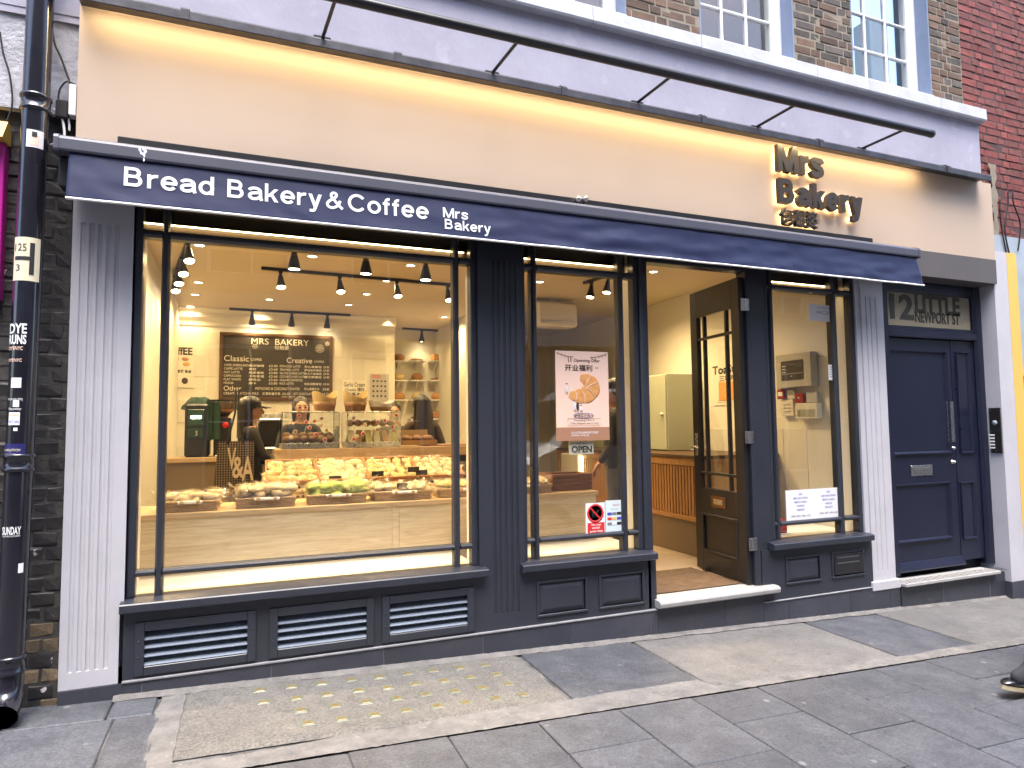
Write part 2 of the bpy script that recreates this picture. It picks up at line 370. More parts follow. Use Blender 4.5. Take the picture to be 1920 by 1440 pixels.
    def xf(s, mat): s.v = [tuple(mat @ Vector(p)) for p in s.v]; return s
    def mesh(s, name, mat):
        me = bpy.data.meshes.new(name); me.from_pydata(s.v, [], s.f)
        me.polygons.foreach_set('use_smooth', s.sm)
        bm = bmesh.new(); bm.from_mesh(me); bmesh.ops.recalc_face_normals(bm, faces=bm.faces); bm.to_mesh(me); bm.free()
        if mat: me.materials.append(mat)
        return me
    def build(s, name, mat, parent=None, **kw):
        return link(name, s.mesh(name, mat), parent, **kw)
def setp(o, label=None, cat=None, group=None, kind=None):
    if label: o['label'] = label
    if cat: o['category'] = cat
    if group: o['group'] = group
    if kind: o['kind'] = kind
    return o
def link(name, data, parent=None, label=None, cat=None, group=None, kind=None, loc=None):
    o = bpy.data.objects.new(name, data); COL.objects.link(o)
    if loc is not None: o.location = loc
    if parent is not None:
        o.parent = parent; o.matrix_parent_inverse = wmat(parent).inverted()
    return setp(o, label, cat, group, kind)
def wmat(o):
    mm = Matrix.LocRotScale(o.location, o.rotation_euler, o.scale)
    return wmat(o.parent) @ o.matrix_parent_inverse @ mm if o.parent else mm
def thing(name, label, cat, loc=(0, 0, 0), group=None, rz=0):
    o = bpy.data.objects.new(name, None); COL.objects.link(o); o.location = loc; o.rotation_euler = (0, 0, rz)
    o.empty_display_size = .05
    return setp(o, label, cat, group)
def dup(root, loc, rz=None, label=None, group=None):
    def cp(o, par):
        c = o.copy(); COL.objects.link(c); c.parent = par
        for ch in list(o.children): cp(ch, c)
        return c
    c = cp(root, None); c.location = loc
    if rz is not None: c.rotation_euler = (0, 0, rz)
    if label: c['label'] = label
    if group: c['group'] = group
    return c

# text and skinned bodies are queued and turned into plain meshes in one go at the end
QUEUE = []
FACE = Matrix.Rotation(R(90), 4, 'X')                # text standing on a wall that faces the street
def text(name, body, box, place, mat, parent, ext=.0, bold=0.0, align='LEFT', keep=False, wrap=None, spacing=1.0, line=1.0, **kw):
    """box = (x0, y0, x1, y1) in the text's own plane, place = matrix of that plane"""
    cu = bpy.data.curves.new(name, 'FONT'); cu.body = body; cu.size = 1; cu.resolution_u = 3
    cu.extrude = ext; cu.offset = bold; cu.align_x = align; cu.space_character = spacing; cu.space_line = line
    o = bpy.data.objects.new(name, cu); COL.objects.link(o)
    QUEUE.append(('text', o, name, box, place, mat, parent, keep, wrap, kw, ext))
def flush():
    bpy.context.view_layer.update(); dg = bpy.context.evaluated_depsgraph_get()
    for q in QUEUE:
        if q[0] == 'text':
            _, o, name, box, place, mat, parent, keep, wrap, kw, ext = q
            me = bpy.data.meshes.new_from_object(o.evaluated_get(dg)); bpy.data.objects.remove(o)
            if not me.vertices: continue
            xs = [v.co.x for v in me.vertices]; ys = [v.co.y for v in me.vertices]
            x0, x1, y0, y1 = min(xs), max(xs), min(ys), max(ys)
            sx = (box[2]-box[0])/max(x1-x0, 1e-6); sy = (box[3]-box[1])/max(y1-y0, 1e-6)
            if keep: sx = sy = min(sx, sy)
            for v in me.vertices:
                p = Vector((box[0]+(v.co.x-x0)*sx, box[1]+(v.co.y-y0)*sy, v.co.z))
                p = place @ p
                v.co = wrap(p) if wrap else p
            me.materials.clear(); me.materials.append(mat); me.name = name
            link(name, me, parent, **kw)
        else:
            _, o, name, place, mats, pick, parent, kw = q
            me = bpy.data.meshes.new_from_object(o.evaluated_get(dg)); bpy.data.objects.remove(o)
            me.materials.clear()
            for mt in mats: me.materials.append(mt)
            for p in me.polygons: p.use_smooth = True; p.material_index = pick(p.center)
            me.transform(place); me.name = name
            link(name, me, parent, **kw)
    QUEUE.clear()
def wall_text(name, body, x0, x1, z0, z1, y, mat, parent, **kw):
    text(name, body, (x0, z0, x1, z1), Matrix.Translation((0, y, 0)) @ FACE, mat, parent, **kw)
def side_text(name, body, y0, y1, z0, z1, x, mat, parent, **kw):   # on a wall facing -X, reading towards the street
    pl = Matrix.Translation((x, 0, 0)) @ Matrix.Rotation(R(-90), 4, 'Z') @ FACE
    text(name, body, (-y0, z0, -y1, z1), pl, mat, parent, **kw)
# =================================================================== STREET
PV = -0.0
def sheet(x0, x1, y0, y1, dz, nx=1, ny=1):
    return MB().grid(lambda u, v: ((x0+(x1-x0)*u), (y0+(y1-y0)*v), gz(x0+(x1-x0)*u, y0+(y1-y0)*v)+dz), nx, ny, False)
gmesh = sheet(-60, 60, -60, 0.3, -.03, 8, 8).build('ground', JOINT, kind='structure')
pave = sheet(-6, 16, -8.0, .1, -.012, 4, 4).build('pavement', JOINT, kind='structure')

def slab(x0, x1, y0, y1, mat, t=.03, c=.004, lift=0.0, name='paving_slab'):
    g = .004
    mb = MB().cbox(x0+g, x1-g, y0+g, y1-g, -t, 0, c)
    rr = [random.uniform(-.0015, .0015) for _ in range(3)]
    mb.v = [(x, y, z + gz(x, y) + lift + rr[0] + rr[1]*(x-x0) + rr[2]*(y-y0)) for x, y, z in mb.v]
    return mb.build(name, mat, pave)
# slabs laid in columns away from the shop, joints staggered by half a slab
SW = .4795; xk = .47
cols = [xk+SW*i for i in range(-14, 19)]
for ci, x0 in enumerate(cols):
    i = ci-14
    off = .34 if i % 2 == 0 else .66
    ys = [-1.0]; y = -1.0-off*(.62/1.0)*1.0
    ys.append(-1.0-(.35 if i % 2 == 0 else .645))
    while ys[-1] > -3.4: ys.append(ys[-1]-.625)
    if not (-2.0 < x0 < 7.5): continue
    for a, b in zip(ys[:-1], ys[1:]): slab(x0, x0+SW, b, a, SLATE)
# band of slabs beside the wall
for x0, x1, y0, y1, mt in [(-1.9, -1.06, -.265, .08, SLATE), (-1.06, -.615, -.265, .08, SLATE), (-.615, -.40, -.265, .08, SLATE),
                           (-2.4, -1.5, -.99, -.272, SLATE), (-1.5, -.575, -.99, -.272, SLATE), (-.575, -.36, -.99, -.272, SLATE),
                           (1.74, 2.60, -.80, .02, SLATE), (2.62, 4.22, -.905, .02, SLATEL), (4.23, 5.03, -.91, .02, SLATE), (5.04, 6.9, -.915, .02, SLATEL), (6.91, 8.4, -.92, .02, SLATE), (8.41, 10, -.92, .02, SLATEL)]:
    slab(x0, x1, y0, y1, mt, c=.006)
# rough mortar strip
def strip(u, v):
    x = -.36+u*11.0; e = noise.noise(Vector((x*3.1, v*2, 0)))*.03
    ylo, yhi = -.995, -.895-.012*math.sin(x*.9)
    if x < 2.62: yhi = -.795 - (.07*max(0, (1.2-x)/1.2) if x < 1.2 else 0) if x > 0 else -.87
    y = ylo+(yhi-ylo+e)*v
    z = gz(x, y)+.002 + .010*noise.noise(Vector((x*9, y*9, 1)))*math.sin(math.pi*min(1, v*1.0))+.004*noise.noise(Vector((x*40, y*40, 3)))
    return (x, y, z)
MB().grid(strip, 420, 8).build('mortar_strip', MORTARP, pave)
def strip2(u, v):
    y = -.99+u*1.0; x = -.385+.12*v + .015*noise.noise(Vector((y*6, v, 5)))
    return (x, y, gz(x, y)+.002+.005*noise.noise(Vector((x*18, y*18, 2))))
MB().grid(strip2, 60, 6).build('mortar_strip', MORTARP, pave)
# fillet against the plinth
def fil(u, v):
    x = -.62+u*9.6; w_ = .035+.02*noise.noise(Vector((x*5, 0, 0)))
    return (x, -.015-w_*v, gz(x, 0)+.022*(1-v)+.003+.004*noise.noise(Vector((x*20, v*3, 0))))
MB().grid(fil, 300, 3).build('mortar_fillet', MORTARP, pave)

# pavement lights: a concrete panel with a grid of glass prisms let into it
PLX0, PLX1, PLY0, PLY1 = -.275, 1.715, -.815, -.015
def panel(u, v):
    x = PLX0+(PLX1-PLX0)*u; y = PLY0+(PLY1-PLY0)*v
    e = min(u, 1-u, v, 1-v)
    return (x, y, gz(x, y)+.003-.008*max(0, 1-e*40)+.0025*noise.noise(Vector((x*9, y*9, 4))))
plight = thing('pavement_light', 'speckled concrete pavement light panel with rows of amber glass prisms below the louvres', 'pavement light', (.7, -.4, gz(.7, -.4)))
MB().grid(panel, 90, 36).build('concrete_panel', CONC, plight)
LROW = [(-.13, .115, 9), (-.305, .13, 9), (-.475, .31, 8), (-.645, .325, 8)]
lme = MB().cbox(-.036, .036, -.034, .034, -.012, .0045, .003).mesh('prism_rim', LENSR)
lmi = MB().cbox(-.025, .025, -.024, .022, -.010, .0062, .004).mesh('prism_glass', LENS)
for (yy, x0, n) in LROW:
    for k in range(n):
        x = x0+k*.1665+random.uniform(-.004, .004); y = yy-(k*.003)+random.uniform(-.004, .004)
        o = link('prism', lme, plight, loc=(x, y, gz(x, y)+.002)); o.rotation_euler = (0, math.atan(.0335), random.uniform(-.05, .05))
        o.scale = (random.uniform(.86, 1.05), random.uniform(.85, 1.05), 1)
        g = bpy.data.objects.new('prism_glass', lmi); COL.objects.link(g); g.parent = o; g.location = (random.uniform(-.003, .003), random.uniform(-.002, .002), 0)

# =================================================================== THE BAKERY BUILDING
bld = thing('bakery_building', 'bakery building with cream fascia, navy shop windows and brown brick upper floor', 'building', (3, .5, 0))
XL, XR = WX(108, 1297), WX(1654, 540)                  # outer edges of the two white pilasters

def fluted(name, x0, x1, y0, y1, z0, z1, fl, fz0, fz1, mat, gw=.012, gd=.010):
    """a pilaster whose face is cut by vertical round-bottomed flutes between fz0 and fz1"""
    mb = MB(); prof = []
    for f_ in fl:
        for k in range(7):
            t = math.pi*k/6; prof.append((f_-gw*math.cos(t), y0+gd*math.sin(t)))
    poly = [(x0, y1), (x0, y0)]+prof+[(x1, y0), (x1, y1)]
    mb.prism(poly, fz0, fz1, 'Z')
    mb.box(x0, x1, y0, y1, z0, fz0); mb.box(x0, x1, y0, y1, fz1, z1)
    for f_ in fl:                                   # rounded ends
        for zz, s_ in ((fz0, 1), (fz1, -1)):
            pass
    return mb.build(name, mat, bld)
PLT = .085                                           # top of the tiled plinth left of the shop door
zt = 2.98
lp_r = WX(224, 1275)+.012
fluted('pilaster', XL, lp_r, 0, .22, WZ(108, 1297), zt, [WX(a, 640, 0) for a in (149.5, 166, 182, 198.5, 214.5)], WZ(165, 1258), WZ(190, 420), WHITEP)
MB().box(lp_r, WX(244, 700, .03), .012, .2, .45, zt).build('pilaster_reveal', WHITEP, bld)
rp_l = WX(1620, 700)
fluted('pilaster', rp_l, XR, 0, .22, .03, zt, [WX(a, 700, 0) for a in (1629, 1637.5, 1647)], .16, WZ(1626, 556), WHITEP, .008, .008)
MB().cbox(rp_l-.03, XR+.035, -.02, .2, -.005, .075, .006).build('pilaster_base', WHITEP, bld)
MB().box(WX(1606, 700, .03), rp_l, .012, .2, .3, zt).build('pilaster_reveal', WHITEP, bld)
dp_l, dp_r = WX(897, 800), WX(981, 800)
fluted('pilaster', dp_l, dp_r, 0, .2, PLT+.002, zt, [WX(a, 800, 0) for a in (926.5, 936.5, 947.5, 958, 968.5)], WZ(940, 1150), WZ(945, 489), NAVY, .010, .010)

def shop_window(name, xo0, xo1, m1, m2, sillz, railz, trz, label):
    """outer frame edges, two mullions, lower rail and transom heights"""
    o = link(name, None, bld); o.empty_display_size = .05
    y0, y1 = .03, .11; fw = .042; top = 2.97
    MB().cbox(xo0, xo0+fw, y0, y1, sillz, top, .006).build('frame', NAVY, o)
    MB().cbox(xo1-fw, xo1, y0, y1, sillz, top, .006).build('frame', NAVY, o)
    MB().cbox(xo0+fw, xo1-fw, y0+.002, y1, top-.05, top, .006).build('frame', NAVY, o)
    mw = .021
    for mx in (m1, m2):
        pr = [(mx-mw, y1), (mx-mw, y0+.022), (mx-.011, y0+.003), (mx+.011, y0+.003), (mx+mw, y0+.022), (mx+mw, y1)]
        MB().prism(pr, sillz, top-.05, 'Z').build('mullion', NAVY, o)
    for nm, zc, hh in (('rail', railz, .017), ('transom', trz, .022)):
        segs = [(xo0+fw, m1-mw), (m1+mw, m2-mw), (m2+mw, xo1-fw)]
        for a, b in segs:
            pr = [(y1, zc-hh), (y0+.016, zc-hh), (y0+.001, zc-hh*.35), (y0+.001, zc+hh*.35), (y0+.016, zc+hh), (y1, zc+hh)]
            MB().prism(pr, a, b, 'X').build(nm, NAVY, o)
    xs = [(xo0+fw, m1-mw), (m1+mw, m2-mw), (m2+mw, xo1-fw)]; zs = [(sillz, railz-.017), (railz+.017, trz-.022), (trz+.022, top-.05)]
    for a, b in xs:
        for c_, d in zs: MB().box(a-.004, b+.004, .074, .080, c_-.004, d+.004).build('pane', GLASS, o)
    return o
def sill(x0, x1, z, h=.05, p=-.06, parent=None):
    pr = [(.12, z+.012), (.03, z+.012), (p+.006, z), (p, z-.006), (p, z-h+.006), (p+.006, z-h), (-.002, z-h), (-.002, z-h+.01), (.12, z-h+.01)]
    return MB().prism(pr, x0, x1, 'X').build('sill', NAVY, parent or bld)
SZ = .515
w1 = shop_window('shop_window', WX(244, 800, .03), dp_l+.004, WX(303.5, 800, .035), WX(857.5, 800, .035), SZ+.012, .655, 2.585, '')
sill(WX(223, 1138, -.06), WX(917, 1066, -.06), SZ)
sw_l, sw_r = dp_r-.004, WX(1200, 700, .03)
w2 = shop_window('shop_window', sw_l, sw_r, WX(1005, 760, .035), WX(1169.5, 760, .035), SZ+.012, .655, 2.585, '')
sill(WX(981, 1056, -.06), WX(1234, 1040, -.06), SZ)
rw_l = WX(1437, 700, .03); rw_r = WX(1607, 700, .03); SZ3 = WZ(1545, 1012, -.06)+.0
w3 = shop_window('shop_window', rw_l, rw_r, WX(1453, 760, .035), WX(1572.5, 760, .035), SZ3+.012, WZ(1520, 978, .04), 2.60, '')
sill(WX(1452, 1018, -.06), WX(1640, 1004, -.06), SZ3)

# door posts
dj_l, dj_r = WX(1221, 700, 0), WX(1412, 900, 0)
pr = [(sw_r, .12), (sw_r, .02), (sw_r+.012, .0), (sw_r+.034, .0), (sw_r+.040, .012), (dj_l-.012, .012), (dj_l, .03), (dj_l, .12)]
MB().prism(pr, .105, 2.97, 'Z').build('door_post', NAVY, bld)
pr = [(dj_r, .12), (dj_r, .01), (dj_r+.03, .0), (dj_r+.05, .0), (dj_r+.058, .012), (rw_l-.02, .012), (rw_l, .03), (rw_l, .12)]
MB().prism(pr, .17, 2.97, 'Z').build('door_post', NAVY, bld)
MB().cbox(dj_l, dj_r, .02, .12, 2.70, 2.97, .006).build('door_head', NAVY, bld)

def riser_panel(x0, x1, z0, z1, parent, raised=True, mat=NAVY):
    o = MB()
    b = .018
    for (a0, a1, c0, c1) in ((x0-b, x0, z0, z1), (x1, x1+b, z0, z1), (x0-b, x1+b, z1, z1+b), (x0-b, x1+b, z0-b, z0)):
        o.cbox(a0, a1, -.012, .01, c0, c1, .004)
    q = o.build('panel', mat, parent)
    if raised:
        i = .035; v = [(x0+.004, .004, z0+.004), (x1-.004, .004, z0+.004), (x1-.004, .004, z1-.004), (x0+.004, .004, z1-.004),
                       (x0+i, -.008, z0+i), (x1-i, -.008, z0+i), (x1-i, -.008, z1-i), (x0+i, -.008, z1-i)]
        MB().add(v, [(0, 1, 5, 4), (1, 2, 6, 5), (2, 3, 7, 6), (3, 0, 4, 7), (4, 5, 6, 7)]).build('panel_field', mat, q)
    return q
# stallriser under the big window, with three louvred vents
def louvre(x0, x1, z0, z1, n=4):
    o = link('louvre_vent', None, bld)
    fwid = .047
    for (a0, a1, c0, c1) in ((x0, x0+fwid, z0, z1), (x1-fwid, x1, z0, z1), (x0+fwid, x1-fwid, z1-fwid, z1), (x0+fwid, x1-fwid, z0, z0+fwid)):
        MB().cbox(a0, a1, -.016, .06, c0, c1, .003).build('vent_frame', NAVY, o)
    zi0, zi1 = z0+fwid, z1-fwid; p = (zi1-zi0)/(n+.15)
    for k in range(n):
        zb = zi0+p*k
        pr = [(-.008, zb+.004), (-.005, zb), (.055, zb+p*.72), (.055, zb+p*.72+.008)]
        MB().prism(pr, x0+fwid, x1-fwid, 'X').build('slat', LOUV, o)
    MB().box(x0+.01, x1-.01, .06, .065, z0+.01, z1-.01).build('vent_back', BLACKM, o)
    for zz in (z0+.10, z1-.10):
        for xx in (x0+.02, x1-.02): MB().lathe([(.005, 0), (.004, .003), (0, .004)], (xx, -.016, zz), 8, 'Y').build('screw', NAVY, o)
    return o
LOUV = M('sky_sheen_louvre', (.20, .235, .29), .32, col2=(.18, .21, .265), vscale=4, rvar=.05)  # pale blue-grey puts the sky's reflection on the slats into their colour
rz0, rz1 = PLT, SZ-.05
vents = [(WX(252, 1200, -.015), WX(480, 1200, -.015)), (WX(505, 1175, -.015), WX(702, 1175, -.015)), (WX(717, 1150, -.015), WX(890, 1150, -.015))]
vz0, vz1 = .115, WZ(370, 1157, -.015)
x_a = WX(223, 1200)
edges = [x_a]+[e for v in vents for e in v]+[dp_l]
for a, b in zip(edges[0::2], edges[1::2]): MB().box(a, b, 0, .12, rz0+.002, rz1).build('stallriser', NAVY, bld)
for a, b in vents:
    MB().box(a, b, 0, .12, rz0+.002, vz0).build('stallriser', NAVY, bld); MB().box(a, b, 0, .12, vz1, rz1).build('stallriser', NAVY, bld)
    louvre(a, b, vz0, vz1)
# stallrisers under the small windows: two fielded panels each
def riser(x0, x1, z0, z1, pans):
    xs = sorted([x0]+[q for p in pans for q in p[:2]]+[x1]); pz0, pz1 = pans[0][2], pans[0][3]
    for a, b in zip(xs[0::2], xs[1::2]): MB().box(a, b, 0, .12, z0, z1).build('stallriser', NAVY, bld)
    for p in pans:
        MB().box(p[0], p[1], 0, .12, z0, pz0).build('stallriser', NAVY, bld); MB().box(p[0], p[1], 0, .12, pz1, z1).build('stallriser', NAVY, bld)
        MB().box(p[0], p[1], .022, .12, pz0, pz1).build('stallriser', NAVY, bld)
        riser_panel(p[0], p[1], pz0, pz1, bld)
pz0, pz1 = WZ(1055, 1147), WZ(1055, 1090)
riser(dp_r, dj_l, PLT+.002, rz1, [(WX(1011, 1120), WX(1097, 1120), pz0, pz1), (WX(1127, 1110), WX(1204, 1110), pz0, pz1)])
pz0, pz1 = WZ(1510, 1088), WZ(1510, 1045)
rr1 = rp_l
riser(dj_r+.06, rr1, .03, SZ3-.05, [(WX(1476, 1065), WX(1536, 1065), pz0, pz1), (WX(1562, 1060), WX(1617, 1060), pz0, pz1)])
# black perforated vent plate in the last panel
vp = MB().cbox(WX(1561, 1060)+.01, WX(1617, 1060)-.006, -.016, -.009, pz0+.012, pz1-.004, .003).build('vent_plate', BLACKM, bld)
for k in range(10):
    for zz in (pz0+.05, (pz0+pz1)/2-.01, (pz0+pz1)/2+.012, pz1-.035):
        xx = WX(1568, 1060)+.025*k+.006
        MB().box(xx, xx+.010, -.0175, -.0155, zz, zz+.008).build('vent_hole', INKG if zz > pz0+.1 else BLACKP, vp)

# tiled plinth following the street, pale grout line on top
tj = [WX(109, 1310), WX(266, 1295), WX(508, 1265), WX(719, 1235), WX(905, 1210), WX(1070, 1190), WX(1221, 1170), WX(1358, 1150), WX(1478, 1145), WX(1593, 1135), WX(1668, 1130)]
def tile_run(x0, x1, ztop, y0=-.012):
    xs = [x0]+[t for t in tj if x0+.02 < t < x1-.02]+[x1]
    for a, b in zip(xs[:-1], xs[1:]):
        mb = MB().box(a+.002, b-.002, y0, .1, -.3, ztop)
        mb.build('plinth_tile', TILE, bld)
    MB().box(x0+.001, x1-.001, y0+.004, .1, -.29, ztop-.002).build('plinth_grout', GROUT, bld)
lb = WZ(108, 1297)
tile_run(XL, lp_r, lb-.002); tile_run(lp_r, dj_l, PLT)
tile_run(dj_l, dj_r+.055, .105); tile_run(dj_r+.055, XR+.03, .025)
MB().cbox(lp_r, dj_l-.005, -.019, .0, PLT+.001, PLT+.014, .003).build('grout_line', GROUT, bld)
MB().cbox(dj_r+.06, rp_l-.03, -.019, .0, .026, .036, .003).build('grout_line', GROUT, bld)
# threshold
st = [(.10, .166), (-.05, .163), (-.072, .155), (-.078, .142), (-.074, .118), (-.06, .108), (.10, .108)]
MB().prism(st, WX(1238, 1135, -.07), WX(1463, 1108, -.07), 'X').build('threshold', STONE, bld)

# fascia
FX0, FX1 = WX(147, 100, -.10), WX(1861, 400, -.10); FZB = WZ(1862, 487, -.10); FZL = WZ(1864, 532, -.10)
MB().box(FX0, FX1, -.10, .12, FZB, 3.79).build('fascia_board', CREAM, bld)
MB().box(FX0+.02, FX1+.004, -.102, .12, FZL, FZB-.001).build('fascia_band', TAUPE, bld)
MB().box(XL+.01, XR, -.098, .30, 2.972, FZL-.002).build('soffit', INC, bld)
# lead capping above the fascia with lapped joints
gx0, gx1 = WX(141, 8, -.236), WX(1859, 332, -.236)
pr = [(0.0, 3.825), (-.04, 3.865), (-.222, 3.806), (-.236, 3.79), (-.236, 3.744), (-.231, 3.740), (-.225, 3.772), (-.10, 3.782), (-.0, 3.79)]
lead = MB().prism(pr, gx0, gx1, 'X').build('lead_capping', LEAD, bld)
for px, py in ((347, 25), (747, 105), (1058, 168), (1320, 222), (1540, 265), (1778, 312)):
    x = WX(px, py, -.236)
    pj = [(.0, 3.835), (-.04, 3.875), (-.226, 3.815), (-.244, 3.797), (-.244, 3.741), (-.238, 3.736), (-.233, 3.739), (-.230, 3.782), (-.0, 3.80)]
    MB().prism(pj, x-.022, x+.022, 'X').build('lead_joint', LEAD, lead)
# rendered wall, coping, brick storey with sash windows
CZ0, CZ1 = 4.415, 4.545
WXR = 6.76
def render_wall(u, v):
    x = -3+(WXR+3)*u; z = 3.74+(CZ0+.02-3.74)*v
    return (x, -.05+.004*noise.noise(Vector((x*2, z*3, 0))), z)
MB().grid(render_wall, 160, 12).build('rendered_wall', LILAC, bld)
MB().box(-3, WXR, -.045, .1, 3.7, CZ0).build('wall_core', LILAC, bld)
cj = [-1.2, -.3, .72, 1.72, WX(1117, 30, -.12), WX(1310, 75, -.12), WX(1510, 128, -.12), WX(1606, 150, -.12), WX(1760, 190, -.12), WXR+.03]
cj = [-1.2, .1, 1.15, 2.35, 3.33, 4.55, 5.18, 6.12, WXR+.03]
for a, b in zip(cj[:-1], cj[1:]):
    mb = MB(); n = 14
    pr = [(.1, CZ1+.085), (-.10, CZ1), (-.115, CZ1-.012), (-.118, CZ0+.015), (-.11, CZ0), (.0, CZ0-.004)]
    mb.prism(pr, a+.002, b-.002, 'X'); mb.build('coping_stone', COPE, bld)

def brick_variants(L, H, D, mats, n=5, jit=.003, c=.006):
    out = []
    for mt in mats:
        for k in range(n):
            mb = MB().cbox(0, L, 0, D, 0, H, c)
            mb.v = [(x+random.uniform(-jit, jit), y+random.uniform(-jit, jit)*.8, z+random.uniform(-jit, jit)) for x, y, z in mb.v]
            out.append(mb.mesh('brick', mt))
    return out
def brickwork(parent, x0, x1, z0, z1, y, L, H, J, mats, hole, limit_view, rng, bond='stretcher', cap=295, D=.06, jit=.003, weights=None):
    """single bricks where they show, the rest of the wall as one mesh"""
    full = brick_variants(L-J, H-J, D, mats, jit=jit); half = brick_variants((L-J)/2-J*.5, H-J, D, mats, jit=jit)
    rest = MB(); cand = []
    nr = int((z1-z0)/H)+1
    for r in range(nr):
        z = z0+r*H; x = x0-(0 if r % 2 == 0 else L/2 if bond == 'stretcher' else L*.25); k = 0
        while x < x1:
            if bond == 'flemish' and (k % 2 == 1): ln, me = L/2, half
            else: ln, me = L, full
            cx0, cx1 = max(x, x0), min(x+ln-J, x1)
            parts_ = [(cx0, cx1)]
            for (h0, h1, hz0, hz1) in hole:
                if z+H > hz0 and z < hz1:
                    nxt = []
                    for (p, q) in parts_:
                        if q <= h0 or p >= h1: nxt.append((p, q)); continue
                        if p < h0-.004: nxt.append((p, h0-.004))
                        if q > h1+.004: nxt.append((h1+.004, q))
                    parts_ = nxt
            for (p, q) in parts_:
                if q-p > .03: cand.append((p, q, z, ln, me))
            x += ln; k += 1
    cand.sort(key=lambda c_: 0 if limit_view((c_[0]+c_[1])/2, c_[2]) else 1)
    for i, (a, b, z, ln, me) in enumerate(cand):
        if i < cap and limit_view((a+b)/2, z):
            o = link('brick', rng.choice(me), parent, loc=(a, y-.0045+rng.uniform(-.003, .003), z+rng.uniform(-.002, .002)))
            o.scale.x = (b-a)/(ln-J)
            o.rotation_euler = (rng.uniform(-.01, .01), rng.uniform(-.006, .006), rng.uniform(-.008, .008))
        else: rest.cbox(a, b, y-.0045, y+.03, z, z+H-J, .004)
    if rest.v: rest.build('far_brick', mats[0], parent, kind='stuff')
# openings of the upper windows
UW = [(-3.46, -2.45), (-1.74, -.73), (-.02, .99), (1.70, 2.71), (WX(1313, 62), WX(1490, 108)), (WX(1600, 140), WX(1748, 178))]
UZ0, UZ1 = 4.62, 6.5
core = link('upper_wall', None, bld)
def upcore():
    mb = MB(); xs = [-5.0]+[q for u in UW for q in u]+[6.63]
    for a, b in zip(xs[0::2], xs[1::2]): mb.box(a, b, 0.0, .35, 4.5, 9.0)
    for a, b in UW: mb.box(a, b, 0.0, .35, UZ1, 9.0); mb.box(a, b, .0, .35, 4.5, UZ0-.03)
    return mb
core.data = None
MB_c = upcore().build('mortar_bed', MORTARB, bld)
rg = random.Random(3)
def in_view(x, z, mx=40, y=0):
    d = Vector((x, y, z))-CAM; f_ = d.dot(_F)
    if f_ <= .1: return False
    px = 960+FPX*d.dot(_R)/f_; py = 720-FPX*d.dot(_U)/f_
    return -mx < px < 1920+mx and -mx < py < 1440+mx
brickwork(MB_c, -5.0, 6.62, 4.615, 8.9, 0.0, .225, .077, .012, BRICKB, [(u0, u1, UZ0-.02, UZ1) for u0, u1 in UW], in_view, rg, 'flemish')
bpy.data.objects.remove(core)
for wi, (a, b) in enumerate(UW):
    if b < .9: 
        MB().box(a, b, .14, .16, UZ0, UZ1).build('dark_window', GLASSU, bld); continue
    o = link('sash_window', None, bld)
    yw = .13
    MB().box(a-.001, a+.012, .0, .35, UZ0-.03, UZ1).build('reveal', BLUER, o); MB().box(b-.012, b+.001, .0, .35, UZ0-.03, UZ1).build('reveal', BLUER, o)
    MB().cbox(a, b, -.02, .3, UZ0-.07, UZ0-.004, .006).build('window_sill', COPE, o)
    # moulded box frame
    for s_, e in ((1, a+.012), (-1, b-.012)):
        pr = [(e, yw+.1), (e, yw), (e+s_*.03, yw-.008), (e+s_*.055, yw+.01), (e+s_*.075, yw+.012), (e+s_*.09, yw+.03), (e+s_*.09, yw+.1)]
        MB().prism(pr, UZ0, UZ1, 'Z').build('frame', WHITEW, o)
    fx0, fx1 = a+.102, b-.102
    MB().cbox(fx0, fx1, yw+.03, yw+.08, UZ0, UZ0+.055, .005).build('bottom_rail', WHITEW, o)
    MB().cbox(fx0, fx1, yw+.03, yw+.08, UZ1-.06, UZ1, .005).build('top_rail', WHITEW, o)
    for k in (1, 2):
        xx = fx0+(fx1-fx0)*k/3; MB().cbox(xx-.013, xx+.013, yw+.035, yw+.075, UZ0+.055, UZ1-.06, .006).build('glazing_bar', WHITEW, o)
    nrow = 5; ph = (UZ1-.06-UZ0-.055)/nrow
    for k in range(1, nrow):
        zz = UZ0+.055+ph*k; MB().cbox(fx0, fx1, yw+.037, yw+.073, zz-.012, zz+.012, .006).build('glazing_bar', WHITEW, o)
    for i in range(3):
        for k in range(nrow):
            x0_ = fx0+(fx1-fx0)*i/3; z0_ = UZ0+.055+ph*k
            mb = MB().box(-.5*(fx1-fx0)/3, .5*(fx1-fx0)/3, -.002, .002, -.5*ph, .5*ph)
            p = mb.build('pane', GLASSU, o, loc=(x0_+(fx1-fx0)/6, yw+.055, z0_+ph/2)); 
            p.rotation_euler = (random.uniform(-.012, .012), 0, random.uniform(-.012, .012)); p.scale = (.985, 1, .985)
# rooms behind the upper windows
MB().box(-5, 6.6, 2.2, 2.3, 4.2, 7.2).build('upper_room_wall', ROOMB, bld)
MB().box(-5, 6.6, .35, 2.2, 6.9, 7.0).build('upper_room_ceiling', INC, bld)
MB().box(-5, 6.6, .35, 2.2, 4.25, 4.3).build('upper_room_floor', ROOMB, bld)
for xx in (1.0, 4.78): MB().box(xx-.04, xx+.04, .4, 2.2, 4.3, 6.9).build('upper_room_partition', ROOMB, bld)
for xx in (2.4, 4.0): MB().box(xx-.3, xx+.3, 1.0, 1.3, 6.86, 6.895).build('upper_room_lamp', E_TUBE, bld)
MB().cbox(5.75, 6.0, .30, .5, 4.7, 5.5, .01).build('upper_room_curtain', PALEB, bld)

